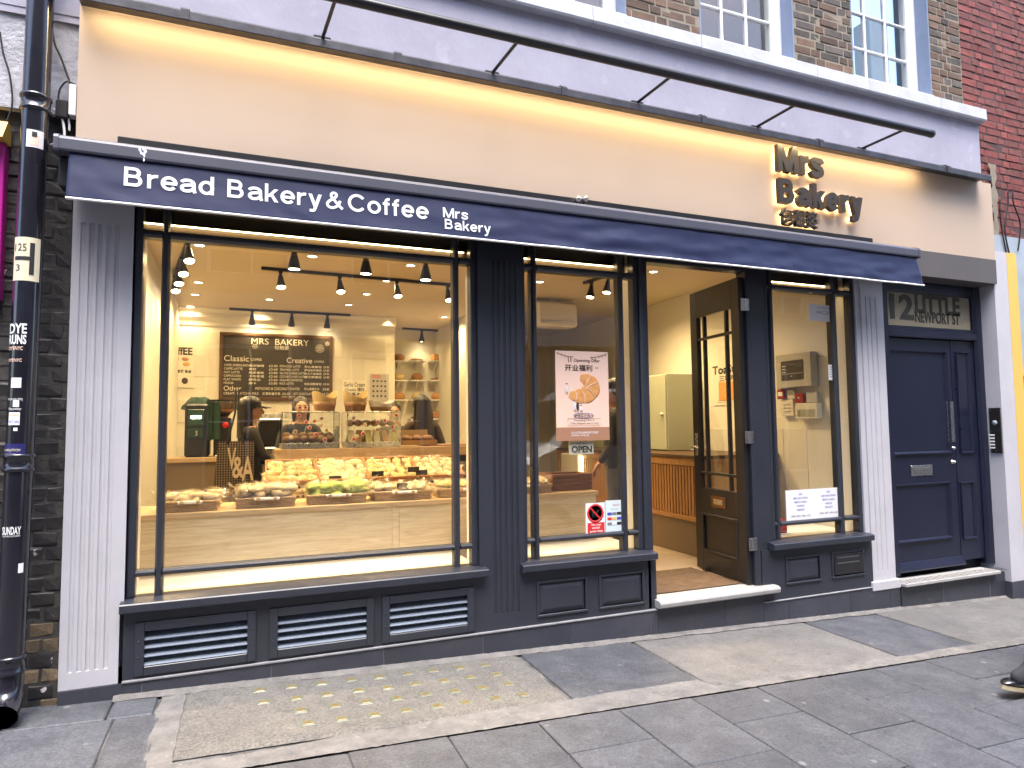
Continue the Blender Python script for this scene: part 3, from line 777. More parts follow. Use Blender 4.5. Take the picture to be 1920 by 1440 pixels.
# =================================================================== DOOR No. 12
D12 = .12; xl, xr = XR, WX(1840, 800, D12)
MB().box(XR-.05, xr+.05, .2, .3, -.2, 3.2).build('doorway_back', NAVYD, bld)
dt = WZ(1735, 636, D12)                              # top of the door leaf
db = WZ(1690, 1066, D12)
fz = WZ(1735, 622, D12)
f12 = link('front_door_frame', None, bld)
lx0, lx1 = WX(1667, 800, D12), WX(1789, 800, D12); px1 = WX(1833, 800, D12)
MB().cbox(xl-.01, lx0-.004, D12-.05, D12+.08, db-.05, FZL-.004, .004).build('frame', NAVYD, f12)
MB().prism([(px1, .2), (px1, D12-.01), (px1+.03, D12-.03), (px1+.045, D12-.06), (xr+.02, D12-.06), (xr+.02, .2)], db-.05, FZL-.004, 'Z').build('frame', NAVYD, f12)
MB().cbox(lx0-.004, px1, D12-.045, D12+.08, dt+.004, fz-.002, .008).build('door_head', NAVYD, f12)
fl0, fl1 = WZ(1735, 614, D12), WZ(1735, 552, D12)
MB().cbox(lx0-.004, px1, D12-.02, D12+.08, fz-.001, fl0, .004).build('frame', NAVYD, f12)
MB().cbox(lx0-.004, px1, D12-.03, D12+.08, fl1, FZL-.006, .004).build('frame', NAVYD, f12)
frx = WX(1818, 570, D12)
MB().cbox(frx, px1-.001, D12-.018, D12+.08, fl0, fl1, .004).build('frame', NAVYD, f12)
MB().box(lx0, frx, D12+.005, D12+.012, fl0, fl1).build('fanlight', GLASSF, f12)
MB().box(lx0-.01, px1, D12+.075, D12+.079, fl0-.02, fl1+.02).build('fanlight_backing', CARD, f12)
door = link('front_door', None, bld)
MB().cbox(lx0, lx1, D12, D12+.05, db, dt, .004).build('door_leaf', NAVYD, door)
MB().cbox(lx1+.006, px1-.002, D12-.002, D12+.05, db, dt, .004).build('side_panel', NAVYD, door)
def moulded(x0, x1, z0, z1, parent, w_=.03, out=.022):
    o = MB(); y = D12
    for (a0, b0, a1, b1) in ((x0, z0, x1, z0), (x1, z0, x1, z1), (x1, z1, x0, z1), (x0, z1, x0, z0)):
        cx_, cz_ = (x0+x1)/2, (z0+z1)/2
        def inn(x, z, k): return (x+(w_*k if x < cx_ else -w_*k), z+(w_*k if z < cz_ else -w_*k))
        v = []
        for (k, yy) in ((0, y-.0005), (.12, y-out), (.45, y-out*.95), (1, y+.003)):
            for (xx, zz) in ((a0, b0), (a1, b1)):
                ii = inn(xx, zz, k); v.append((ii[0], yy, ii[1]))
        o.add(v, [(0, 1, 3, 2), (2, 3, 5, 4), (4, 5, 7, 6)])
    return o.build('moulded_panel', NAVYD, parent)
moulded(WX(1668, 900, D12)-.0, WX(1780, 800, D12), WZ(1725, 852, D12), WZ(1720, 657, D12), door)
moulded(WX(1670, 950, D12), WX(1782, 950, D12), WZ(1735, 1014, D12), WZ(1735, 905, D12), door)
moulded(WX(1794, 750, D12), WX(1819, 750, D12), WZ(1815, 850, D12), WZ(1800, 660, D12), door, .025)
moulded(WX(1801, 950, D12), WX(1828, 950, D12), WZ(1820, 1010, D12), WZ(1810, 903, D12), door, .025)
MB().cbox(WX(1776, 790, D12), WX(1788, 790, D12), D12-.008, D12+.002, WZ(1783, 829, D12), WZ(1781, 753, D12), .002).build('push_plate', STEEL, door)
for (px, py, r_) in ((1785, 840, .017), (1785.5, 866, .017)):
    x, z = W(px, py, D12); MB().lathe([(r_*1.3, 0), (r_*1.3, .006), (r_*.7, .01), (r_*.8, .025), (r_*.5, .034), (0, .035)], (x, D12, z), 14, 'Y').build('door_knob', STEEL, door)
x0, z1 = W(1707, 873, D12); x1, z0 = W(1748, 891, D12)
lpq = MB().cbox(x0, x1, D12-.008, D12+.002, z0, z1, .003).build('letter_plate', STEEL, door)
MB().cbox(x0+.045, x1-.045, D12-.012, D12-.006, z0+.022, z1-.022, .002).build('letter_flap', STEEL, lpq)
MB().prism([(D12+.02, db-.03), (D12-.04, db-.028), (D12-.045, db-.02), (D12-.012, db+.045), (D12, db+.05), (D12+.02, db+.05)], lx0, lx1+.005, 'X').build('weather_bar', NAVYD, door)
# fanlight lettering with an outlined, hollow look
a, b = W(1669, 598, D12), W(1712, 556, D12)
FL = Matrix.Translation((0, D12+.002, 0)) @ FACE
GOLD = M('dark_gilt_letter', (.05, .042, .03), .5)
PALEG = M('pale_letter_inlay', (.30, .27, .19), .5)
def outlined(s, px0, py0, px1_, py1_, bold):
    x0, z0 = W(px0, py0, D12); x1, z1 = W(px1_, py1_, D12)
    text('house_number' if s == '12' else 'street_name', s, (x0, z0, x1, z1), FL, GOLD, f12, ext=.001, bold=bold)
outlined('12', 1670, 597, 1712, 553, .03); outlined('LITTLE', 1717, 586, 1799, 559, .035); outlined('NEWPORT ST', 1717, 604, 1799, 589, .02)
# step in front of No. 12
sz = WZ(1690, 1096, -.06)
MB().box(XR+.036, xr+.03, -.02, .2, -.35, sz-.03).build('step', TILE, bld)
for t in (WX(1765, 1110), WX(1852, 1100)): MB().box(t-.002, t+.002, -.0215, -.02, -.34, sz-.032).build('step_joint', GROUT, bld)
MB().cbox(XR+.03, WX(1876, 1068, -.07), -.075, .12, sz-.028, sz, .004).build('step_tread', STONE, bld)
for k in range(26):
    xx = XR+.05+k*(xr-XR-.04)/26; MB().box(xx, xx+.012, -.07, .04, sz, sz+.004).build('tread_rib', STEEL, bld)

# =================================================================== LEFT AND RIGHT NEIGHBOURS
lw = thing('dark_brick_building', 'black painted brick wall with pale rough stucco above beside the white pilaster', 'building', (-1.6, .1, 0))
MB().box(-4, XL-.003, .02, .4, -.2, 3.19).build('mortar_bed', MORTARD, lw)
bedo = lw.children[0]
rg2 = random.Random(5)
brickwork(bedo, -2.6, XL-.004, -.02, 3.18, .02, .235, .079, .011, [BRICKD], [], in_view, rg2, 'flemish', jit=.006)
for o in list(bedo.children):
    if o.name.startswith('brick') and o.location.z < .42 and rg2.random() < .75: o.material_slots[0].link = 'OBJECT'; o.material_slots[0].material = BRICKT
def st_wall(u, v):
    x = -4+(FX0+4)*u; z = 3.18+3*v; return (x, -.03+.006*noise.noise(Vector((x*8, z*8, 0))), z)
MB().grid(st_wall, 120, 90).build('stucco_wall', STUCCO, lw)
MB().box(-4, FX0-.002, -.02, .4, 3.18, 9).build('stucco_core', STUCCO, lw)
mg = thing('magenta_shop_sign', 'magenta shop panel with cream top trim at the left neighbour', 'sign', (-1.5, -.1, 2.2))
gx = WX(8, 300, -.06)
MB().cbox(-2.6, gx, -.06, .015, WZ(5, 560, -.06), WZ(10, 268, -.06), .004).build('panel', MAGENTA, mg)
MB().prism([(-.14, WZ(10, 262, -.1)), (-.06, WZ(10, 268, -.06)+.004), (.0, WZ(10, 268, -.06)+.004), (.0, WZ(10, 228, -.06)), (-.06, WZ(10, 228, -.06))], -2.6, gx+.01, 'X').build('trim', YELLOW, mg)

# drainpipe
dp = thing('drainpipe', 'glossy black cast drainpipe covered in stickers beside the dark brick wall', 'drainpipe', (-1.05, -.15, gz(-1.05, -.15)))
PX, PY, PRr = -1.035, -.15, .061
def pipe_x(z): return -1.052+.030*(z/3.7)
zb = gz(PX, PY)
MB().tube([(pipe_x(.35), PY, .35), (pipe_x(2), PY, 2), (pipe_x(5.5), PY, 5.5)], PRr, 28).build('pipe', PIPE, dp)
MB().tube([(pipe_x(.22), PY, .40), (pipe_x(.22), PY, .20), (pipe_x(.18), PY-.03, .12), (pipe_x(.1), PY-.11, .085)], [.062, .062, .066, .072], 28, cap=False).build('pipe_shoe', PIPE, dp)
MB().lathe([(.0, 0), (.066, .0)], (pipe_x(.1), PY-.085, .092), 20, 'Y').build('pipe_mouth', BLACKP, dp)
for py_ in (185, 868, 1248):
    z = WZ(50, py_, PY-.06)
    MB().lathe([(PRr, -.045), (PRr+.010, -.04), (PRr+.010, -.028), (PRr+.005, -.024), (PRr+.005, .024), (PRr+.011, .028), (PRr+.011, .042), (PRr, .046)], (pipe_x(z), PY, z), 28).build('collar', PIPE, dp)
MB().box(pipe_x(1.35)-.02, pipe_x(1.35)+.02, PY+.04, .03, 1.30, 1.34).build('bracket', PIPE, dp)
STN = [0]
def sticker(px0, py0, px1_, py1_, mat, lift=.0012, nm='sticker'):
    yy = PY-PRr; z0 = WZ((px0+px1_)/2, py1_, yy); z1 = WZ((px0+px1_)/2, py0, yy); cxp = pipe_x((z0+z1)/2)
    a0 = math.asin(max(-.98, min(.98, (WX(px0, (py0+py1_)/2, yy)-cxp)/PRr))); a1 = math.asin(max(-.98, min(.98, (WX(px1_, (py0+py1_)/2, yy)-cxp)/PRr)))
    rr_ = PRr+lift
    mb = MB().grid(lambda u, v: (pipe_x(z0+(z1-z0)*v)+rr_*math.sin(a0+(a1-a0)*u), PY-rr_*math.cos(a0+(a1-a0)*u), z0+(z1-z0)*v), 10, 2)
    return mb.build(nm, mat, dp)
def pipe_text(s, px0, py0, px1_, py1_, mat, bold=0.0, nm='sticker_lettering', lift=.0022):
    yy = PY-PRr; z0 = WZ((px0+px1_)/2, py1_, yy); z1 = WZ((px0+px1_)/2, py0, yy)
    x0 = WX(px0, (py0+py1_)/2, yy); x1 = WX(px1_, (py0+py1_)/2, yy)
    def wr(p):
        c_ = pipe_x(p.z); s_ = max(-.97, min(.97, (p.x-c_)/PRr)); th = math.asin(s_)
        return Vector((c_+(PRr+lift)*s_, PY-(PRr+lift)*math.cos(th), p.z))
    text(nm, s, (x0, z0, x1, z1), Matrix.Translation((0, yy, 0)) @ FACE, mat, dp, bold=bold, wrap=wr)
CREAMS = M('cream_sticker', (.74, .66, .47), .5)
sticker(23, 444, 71, 526, CREAMS); sticker(55, 455, 63, 515, INK, .0024); sticker(27, 480, 56, 487, INK, .0024)
pipe_text('125', 27, 456, 50, 470, INK); pipe_text('3', 29, 495, 37, 507, INK)
sticker(49, 243, 79, 276, PAPER); sticker(56, 252, 72, 272, PEACH, .0024); sticker(60, 247, 69, 257, INK, .003)
pipe_text('DYE', 15, 606, 50, 625, WHITEV, .03); pipe_text('RUNS', 13, 627, 49, 645, WHITEV, .03)
pipe_text('OYENYC', 13, 649, 43, 656, PEACH, .01); pipe_text('OYENYC', 11, 672, 41, 678, PEACH, .01)
sticker(20, 708, 40, 727, PAPER)
pipe_text('see you soon, darling', 14, 745, 42, 752, WHITEV); sticker(24, 750, 36, 763, PAPER); pipe_text('loyalty', 16, 764, 40, 770, WHITEV)
sticker(15, 773, 37, 797, PAPER); pipe_text('MILLENNIUM', 16, 776, 36, 780, YELLOW); pipe_text('NEXT LEVEL', 16, 788, 36, 793, INKBL)
sticker(25, 802, 33, 808, WHITEV)
sticker(2, 832, 46, 858, M('navy_sticker', (.02, .02, .12), .4)); pipe_text("we make good food great", 6, 840, 38, 848, CREAMS); pipe_text('IT IS SERVED', 8, 851, 30, 856, WHITEV)
pipe_text('SUNDAY', 3, 988, 38, 1003, WHITEV, .02); pipe_text('CULTURE CLUB RADIO', 3, 1004, 37, 1007, WHITEV)
sticker(33, 1057, 41, 1075, WHITEV)

# cable bundle and junction boxes between pipe and fascia
jb = thing('junction_box', 'white and black electrical boxes fixed beside the cream fascia end', 'junction box', (-.93, -.06, 3.05))
MB().cbox(WX(129, 200, -.08), WX(143, 200, -.08), -.09, -.03, WZ(136, 217, -.08), WZ(136, 159, -.08), .003).build('box', WHITEV, jb)
MB().cbox(WX(104, 205, -.08), WX(128, 205, -.08), -.09, -.02, WZ(115, 222, -.08), WZ(115, 187, -.08), .008).build('adapter', BLACKP, jb)
def cable(name, pts, r, mat, label):
    P = [Vector((WX(a, b, y), y, WZ(a, b, y))) for a, b, y in pts]; out = []
    for i in range(len(P)-1):
        p0 = P[max(i-1, 0)]; p1 = P[i]; p2 = P[i+1]; p3 = P[min(i+2, len(P)-1)]
        for k in range(6):
            t = k/6; out.append(.5*((2*p1)+(p2-p0)*t+(2*p0-5*p1+4*p2-p3)*t*t+(3*p1-p0-3*p2+p3)*t*t*t))
    out.append(P[-1])
    MB().tube(out, r, 6).build(name, mat, label=label, cat='cable')
cable('cable', [(109, 190, -.07), (112, 168, -.07), (125, 153, -.07), (142, 158, -.07)], .005, BLACKP, 'thin black looped cable above the black adapter')
cable('cable', [(132, 158, -.06), (115, 110, -.06), (102, 80, -.06), (97, 40, -.06)], .006, BLACKP, 'black cable rising behind the drainpipe from the white box')
cable('cable', [(100, 205, -.06), (113, 215, -.07), (120, 240, -.07), (118, 262, -.07), (95, 272, -.05)], .007, WHITEV, 'white cable bundle curling under the black adapter')
cable('cable', [(128, 222, -.06), (130, 235, -.06), (130, 245, -.06)], .006, WHITEV, 'short white cable drop above the awning end')
cable('cable', [(0, 60, -.05), (6, 100, -.05), (18, 140, -.05), (23, 190, -.05), (16, 220, -.05), (6, 235, -.05)], .005, BLACKP, 'thin black cable hanging on the pale stucco left of the pipe')

rb = thing('red_brick_building', 'red brick neighbour wall rising beside the white coping', 'building', (8, .2, 0))
bed = MB().box(6.64, 14, .01, .4, 3.1, 9).build('mortar_bed', MORTARR, rb)
rg3 = random.Random(9)
brickwork(bed, 6.64, 11, 3.28, 8.5, .01, .225, .0775, .011, BRICKR, [], in_view, rg3, 'flemish')
def frag(u, v):
    z = 3.3+.75*v; x = 6.95+.10*u+.05*noise.noise(Vector((z*9, u, 0)))
    return (x, -.012-.02*abs(noise.noise(Vector((z*14, u*4, 3))))*(1-u), z)
MB().grid(frag, 8, 40).build('broken_render_edge', MORTARB, rb)
nb = MB().box(FX1+.012, 14, -.06, .3, WZ(1890, 480, -.06)-1.2, 3.30).build('neighbour_fascia', PALEB, rb)
# pilaster of the neighbour, lilac front, pale blue side, yellow edge, dark foot tile
NPY = -.08; npx = WX(1880, 800, NPY); nz = WZ(1890, 474, NPY)
qx = WX(1900, 700, NPY); yx = WX(1918, 700, NPY)
gnd = gz(7, 0)
MB().box(npx, qx, NPY, .3, gnd+.165, nz).build('neighbour_pilaster', WHITEP, rb)
MB().box(qx+.001, yx, NPY-.002, .3, gnd+.165, nz).build('yellow_edge', YELLOW, rb)
MB().box(npx-.006, qx+.01, NPY-.006, .3, gnd-.1, gnd+.16).build('foot_tile', TILE, rb)
MB().box(qx+.012, yx+.3, NPY-.006, .3, gnd-.1, gnd+.16).build('foot_tile', TILE, rb)
MB().box(yx+.002, 14, .02, .3, gnd-.1, nz-.02).build('neighbour_shopfront', NAVYD, rb)
for k, (p0, p1, p2) in enumerate((((1875, 400), (1880, 440), (1888, 480)), ((1890, 385), (1884, 430), (1893, 478)), ((1900, 380), (1913, 420), (1909, 470)))):
    cable('cable', [(p0[0], p0[1]-25, -.08), (*p0, -.08), (*p1, -.075), (*p2, -.07)], .007, BLACKP, ('thick black cable hanging over the pale blue neighbour fascia', 'black cable crossing its twin on the neighbour fascia', 'bowed black cable furthest from the cream fascia')[k])
ic = thing('door_intercom', 'black entry intercom panel with white call buttons on the lilac pilaster', 'intercom', (npx, -.05, 1.2))
# mounted on the pilaster's return facing the doorway
ya, za = WS(1855, 765, npx); yb, zb_ = WS(1881, 850, npx)
MB().cbox(npx-.016, npx, yb, ya, zb_, za, .003).build('plate', BLACKP, ic)
MB().lathe([(.0, .0), (.024, .0), (.024, .004)], (0, 0, 0), 16, 'X').xf(Matrix.Translation((npx-.020, (ya+yb)/2, za-(za-zb_)*.33))).build('speaker', PALEB, ic)
for k in range(5):
    zz = za-(za-zb_)*(.60+.07*k); MB().cbox(npx-.019, npx-.015, yb+.06, yb+.11, zz-.008, zz+.006, .001).build('button', WHITEV, ic)
for yy_, zz in ((ya-.02, .05), (yb+.02, .05), (ya-.02, .52), (yb+.02, .52), ((ya+yb)/2, .95)):
    MB().box(npx-.018, npx-.015, yy_-.004, yy_+.004, za-(za-zb_)*zz-.004, za-(za-zb_)*zz+.004).build('screw', STEEL, ic)
# drawn lettering: sans capitals and small letters laid out as strokes
def arc(cx_, cz_, rx, rz_, a0, a1, n=14): return [(cx_+rx*math.cos(R(a0+(a1-a0)*i/n)), cz_+rz_*math.sin(R(a0+(a1-a0)*i/n))) for i in range(n+1)]
def crom(P, k=6):
    out = []
    for i in range(len(P)-1):
        p = [Vector(P[max(0, min(len(P)-1, i+d))]) for d in (-1, 0, 1, 2)]
        for q in range(k):
            t = q/k; v = .5*((2*p[1])+(p[2]-p[0])*t+(2*p[0]-5*p[1]+4*p[2]-p[3])*t*t+(3*p[1]-p[0]-3*p[2]+p[3])*t*t*t); out.append((v.x, v.y))
    return out+[tuple(P[-1])]
def glyph(ch, s):
    h = s/2; C_, X_ = .716, .53
    def dg(xa, ya, xb, yb, w_): return ('q', [(xa-w_/2, ya), (xa+w_/2, ya), (xb+w_/2, yb), (xb-w_/2, yb)])
    if ch == 'B':
        mid = .375; ru = (C_-h-mid)/2; rl = (mid-h)/2
        return .62, [[(h, 0), (h, C_)], [(s, C_-h), (.30, C_-h)]+arc(.30, mid+ru, ru, ru, 90, -90)+[(s, mid)], [(.30, mid), (.33, mid)]+arc(.33, h+rl, rl, rl, 90, -90)+[(s, h)]]
    if ch == 'M':
        return .74, [[(h, 0), (h, C_)], [(.74-h, 0), (.74-h, C_)], dg(h+.015, C_, .37, 0, s*1.08), dg(.74-h-.015, C_, .37, 0, s*1.08)]
    if ch == 'C': return .68, [arc(.355, .358, .355-h, .37-h, 38, 322, 36)]
    if ch == 'r': return .335, [[(h, 0), (h, X_-.01)], arc(.30, .27, .30-h, X_-h-.27, 178, 84)]
    if ch == 'e': return .52, [arc(.26, .262, .26-h, .274-h, 0, 322, 40), [(h+.03, .262), (.52-h*.3, .262)]]
    if ch == 'a': return .51, [arc(.235, .36, .215-h*.4, X_+.005-h-.36, 168, 0)+[(.45-h*.2, .10), (.50-h*.4, 0)], [(.45-h*.4, .315), (.22, .285)]+arc(.20, .165, .2-h, .165-h*.9, 95, 270)+[(.30, h*.9+.012), (.45-h*.4, .15)]]
    if ch == 'd': return .49, [arc(.25, .262, .25-h, .274-h, 0, 360, 36), [(.49-h, 0), (.49-h, C_)]]
    if ch == 'k': return .47, [[(h, 0), (h, C_)], dg(.40, X_-.01, .12, .20, s*1.25), dg(.215, .315, .47-h*1.1, 0, s*1.2)]
    if ch == 'y': return .49, [dg(h*1.1, X_-.01, .25, .0, s*1.1), dg(.49-h*1.1, X_-.01, .235, -.08, s*1.1), [(.245, -.05)]+crom([(.235, -.075), (.20, -.145), (.14, -.205+h*.7), (.045, -.205+h*.8)], 5)]
    if ch == 'o': return .53, [arc(.265, .262, .265-h, .274-h, 0, 360, 40)]
    if ch == 'f': return .30, [[(.125, 0), (.125, .55)]+arc(.125+.13, .56, .13, C_+.01-h-.56, 180, 80), [(0, X_-h-.005), (.27, X_-h-.005)]]
    if ch == 's': return .46, [crom([(.425, .375), (.375, .445), (.235, X_-h+.005), (.11, .45), (.085, .38), (.14, .315), (.25, .27), (.365, .225), (.395, .145), (.34, .078), (.225, h-.006), (.10, .08), (.045, .165)])]
    if ch == '&': return .66, [crom([(.64, .02), (.50, .16), (.30, .40), (.215, .52), (.23, .62), (.31, .665), (.395, .63), (.40, .54), (.32, .44), (.15, .32), (.065, .19), (.12, .075), (.25, .04), (.40, .10), (.50, .22), (.55, .36)])]
ADV = .075
def word(s_, x0, x1, z0, cap, y, mat, parent, st, ext=0.0, wrap=None, nm='letter'):
    gl = [glyph(ch, st) for ch in s_]; tot = sum(g[0] for g in gl)+ADV*(len(gl)-1); kx = (x1-x0)/tot; kz = cap/.716; cur = 0
    for g in gl:
        mb = MB()
        for si, stroke in enumerate(g[1]):
            yy = y-.00025*si
            if isinstance(stroke, tuple):
                q = stroke[1]; n = 8; L = [(q[0][0]+(q[3][0]-q[0][0])*i/n, q[0][1]+(q[3][1]-q[0][1])*i/n) for i in range(n+1)]; Rr_ = [(q[1][0]+(q[2][0]-q[1][0])*i/n, q[1][1]+(q[2][1]-q[1][1])*i/n) for i in range(n+1)]
            else:
                P = [Vector(p) for p in stroke]; P = [p for i, p in enumerate(P) if i == 0 or (p-P[i-1]).length > 1e-5]
                if len(P) == 2: P = [P[0]+(P[1]-P[0])*i/8 for i in range(9)]
                closed = (P[0]-P[-1]).length < 1e-4; L = []; Rr_ = []
                for i, p in enumerate(P):
                    a_ = P[i-1] if i else (P[-2] if closed else p); b_ = P[i+1] if i < len(P)-1 else (P[1] if closed else p)
                    d1 = (p-a_).normalized() if (p-a_).length else (b_-p).normalized(); d2 = (b_-p).normalized() if (b_-p).length else d1
                    n1 = Vector((-d1.y, d1.x)); n2 = Vector((-d2.y, d2.x)); nn = (n1+n2).normalized(); w_ = st/2/max(.6, nn.dot(n1))
                    L.append((p+nn*w_).to_tuple()); Rr_.append((p-nn*w_).to_tuple())
            n = len(L); v = []
            for dy in ((0,) if ext == 0 else (0, ext)):
                for side in (L, Rr_):
                    for (px, pz) in side:
                        q = Vector((x0+(cur+px)*kx, yy+dy, z0+pz*kz)); v.append(tuple(wrap(q) if wrap else q))
            f = [(i, i+1, n+i+1, n+i) for i in range(n-1)]
            if ext: f += [(2*n+i, 3*n+i, 3*n+i+1, 2*n+i+1) for i in range(n-1)]+[(i, 2*n+i, 2*n+i+1, i+1) for i in range(n-1)]+[(n+i, n+i+1, 3*n+i+1, 3*n+i) for i in range(n-1)]+[(0, n, 3*n, 2*n), (n-1, 3*n-1, 4*n-1, 2*n-1)]
            mb.add(v, f)
        mb.build(nm, mat, parent, kind='')
        cur += g[0]+ADV

# =================================================================== AWNING, SIGN LETTERS, LIGHT BAR
aw = thing('awning', 'navy awning with white lettering and grey cassette drawn halfway out over the shop windows', 'awning', (2.3, -.25, 2.65))
AY = -.30
ax0, ax1 = WX(110, 262, AY), WX(1722, 475, AY); az1 = 2.968; az0 = 2.885
pr = [(AY, az0), (AY-.004, az0+.01), (AY-.004, az1-.022), (AY+.004, az1-.008), (AY+.02, az1+.002), (AY+.11, az1+.028), (-.115, az1+.03), (-.115, az0+.01), (AY+.05, az0-.004)]
MB().prism(pr, ax0, ax1, 'X').build('cassette', CASS, aw)
for xx, s_ in ((ax0, -1), (ax1, 1)):
    pe = [(y-.004 if y < -.2 else y, z+(.004 if z > az0+.04 else -.004)) for y, z in pr]
    MB().prism(pe, min(xx, xx+s_*.022), max(xx, xx+s_*.022), 'X').build('end_cap', CASS, aw)
MB().cbox(ax0-.015, ax0+.06, -.22, -.11, az0-.16, az0-.005, .006).build('bracket', BLACKM, aw)
MB().cbox(WX(222, 250, -.14), WX(1632, 447, -.14), -.165, -.105, az1+.034, az1+.085, .004).build('slot_shadow_bar', BLACKM, aw)  # black bar standing for the slot and its shadow above the cassette
vx0, vx1 = WX(128, 300, AY), WX(1719, 480, AY); vz1, vz0 = 2.886, 2.638
def val(u, v):
    x = (vx0-.005*(1-v))+(vx1-vx0+.055*(1-v)+.01)*u; z = vz0+(vz1-vz0)*v + .006*math.sin(u*3.1)*(1-v)
    wr = .0055*noise.noise(Vector((x*2.1, z*5, 0)))+.0035*noise.noise(Vector((x*7+z*9, z*12, 4)))
    if x > 1.2: wr += .012*noise.noise(Vector((x*3.3-z*6, z*14, 7)))*min(1, (x-1.2)*2)
    return (x, AY+.012-.018*(1-v)+wr*(1-.75*v), z)
vmb = MB().grid(val, 420, 16); valance = vmb.build('valance', FABRIC, aw)
sol = valance.modifiers.new('thickness', 'SOLIDIFY'); sol.thickness = .002
def hem(u, v):
    p = val(u, 0); return (p[0], p[1]-.004+.008*(v > .5), p[2]-.001-.012*(v if v < .5 else 1-v)*2+.004)
hp = [val(i/160, 0) for i in range(161)]
MB().tube([(p[0], p[1]-.001, p[2]-.002) for p in hp], .0075, 6).build('hem', WHITEV, aw)
LY = AY-.0155
def vwrap(p):
    u = (p.x-vx0)/(vx1-vx0); v = (p.z-vz0)/(vz1-vz0)
    return Vector((p.x, val(max(0, min(1, u)), max(0, min(1, v)))[1]-.0028-(LY-p.y), p.z))
zb_l = WZ(232, 346, LY); zc_l = WZ(232, 309, LY)
word('Bread', WX(231, 345, LY), WX(401, 345, LY), zb_l, zc_l-zb_l, LY, WHITEV, valance, .115, wrap=vwrap)
word('Bakery', WX(426, 365, LY), WX(604, 365, LY), zb_l, zc_l-zb_l, LY, WHITEV, valance, .115, wrap=vwrap)
word('&', WX(611, 390, LY), WX(644, 390, LY), zb_l, zc_l-zb_l, LY, WHITEV, valance, .105, wrap=vwrap)
word('Coffee', WX(653, 400, LY), WX(805, 400, LY), zb_l, zc_l-zb_l, LY, WHITEV, valance, .115, wrap=vwrap)
m0 = WZ(835, 406, LY); m1 = WZ(835, 387, LY); k0 = WZ(837, 428, LY); k1 = WZ(837, 409, LY)
word('Mrs', WX(832, 400, LY), WX(879, 400, LY), m0, m1-m0, LY, WHITEV, valance, .115, wrap=vwrap)
word('Bakery', WX(835, 425, LY), WX(921, 425, LY), k0, k1-k0, LY, WHITEV, valance, .115, wrap=vwrap)
# bird droppings / scuffs on the casing
for k in range(9):
    x = WX(268+random.uniform(-4, 4), 275, AY)+random.uniform(-.01, .01); z = az1-.01-random.uniform(0, .075)
    MB().blob((x, AY-.0045, z), (.004+.004*random.random(), .0012, .006+.008*random.random()), 8, 5).build('dropping', WHITEV, aw)
kn = thing('awning_bracket', 'pair of round chrome knobs standing on top of the awning cassette', 'bracket', (3, -.2, 3.0))
for px in (1084, 1098):
    x, z = W(px, 373, -.2); MB().lathe([(.0, -.02), (.018, -.015), (.024, 0), (.018, .015), (0, .02)], (x, -.2, z), 14, 'X').build('knob', STEEL, kn)
    MB().cyl((x, -.2, z), (x, -.14, az1+.03), .008).build('stem', BLACKM, kn)

# LED line under the lead capping
led = thing('fascia_led_strip', 'warm lit strip under the lead capping washing the cream fascia', 'light strip', (2.9, -.25, 3.72))
MB().box(FX0+.05, 5.75, -.222, -.208, 3.767, 3.7705).build('diffuser', E_STRIP, led)
def area(name, loc, sx, sy, energy, rot, parent, col=WARM, spread=180):
    l = bpy.data.lights.new(name, 'AREA'); l.shape = 'RECTANGLE'; l.size = sx; l.size_y = sy; l.energy = energy; l.color = col; l.spread = R(spread)
    o = bpy.data.objects.new(name, l); COL.objects.link(o); o.location = loc; o.rotation_euler = rot
    o.parent = parent; o.matrix_parent_inverse = wmat(parent).inverted(); return o
led2 = thing('canopy_led_strip', 'warm lit strip under the awning lighting the window tops', 'light strip', (2.3, -.05, 2.95))
MB().box(-.45, 5.2, -.088, -.072, 2.955, 2.963).build('diffuser', E_CANOPY, led2)
MB().box(-.47, 5.22, -.092, -.068, 2.963, 2.9715).build('channel', BLACKM, led2)

# raised sign letters
sg = thing('fascia_sign', 'raised brown letters reading Mrs Bakery with halo backlight on the cream fascia', 'sign', (4.6, -.12, 3.1))
LET = M('bronze_letter', (.042, .033, .028), .4, col2=(.036, .028, .024), vscale=4)
SY = -.165
Mz0, Mz1 = WZ(1462, 319, SY), WZ(1462, 270, SY)
Bz0, Bz1 = WZ(1465, 379, SY), WZ(1465, 333, SY)
for s_, a, b, pyr, z0, z1 in (('Mrs', 1459, 1544, 300, Mz0, Mz1), ('Bakery', 1462, 1618, 365, Bz0, Bz1)):
    x0, x1 = WX(a, pyr, SY), WX(b, pyr+15, SY)
    word(s_, x0, x1, z0, z1-z0, SY, LET, sg, .165, ext=.042)
    word(s_, x0+.004, x1-.004, z0+.004, z1-z0-.008, SY+.044, E_HALO, sg, .11, ext=.004, nm='letter_backlight')
def signz(s, px0, px1_, pyr, z0, z1, bold, **k):
    x0, x1 = WX(px0, pyr, SY), WX(px1_, pyr, SY)
    text('letter', s, (x0, z0, x1, z1), Matrix.Translation((0, SY+.02, 0)) @ FACE, LET, sg, ext=.02, bold=bold)
    text('letter_backlight', s, (x0+.006, z0+.006, x1-.006, z1-.006), Matrix.Translation((0, -.118, 0)) @ FACE, E_HALO, sg, ext=.002, bold=bold-.012)
Cz0, Cz1 = WZ(1500, 424, SY), WZ(1500, 393, SY)
for ch, a, b in (('包', 1466, 1488), ('租', 1489, 1511), ('婆', 1512, 1534)): signz(ch, a, b, 408, Cz0, Cz1, .012)

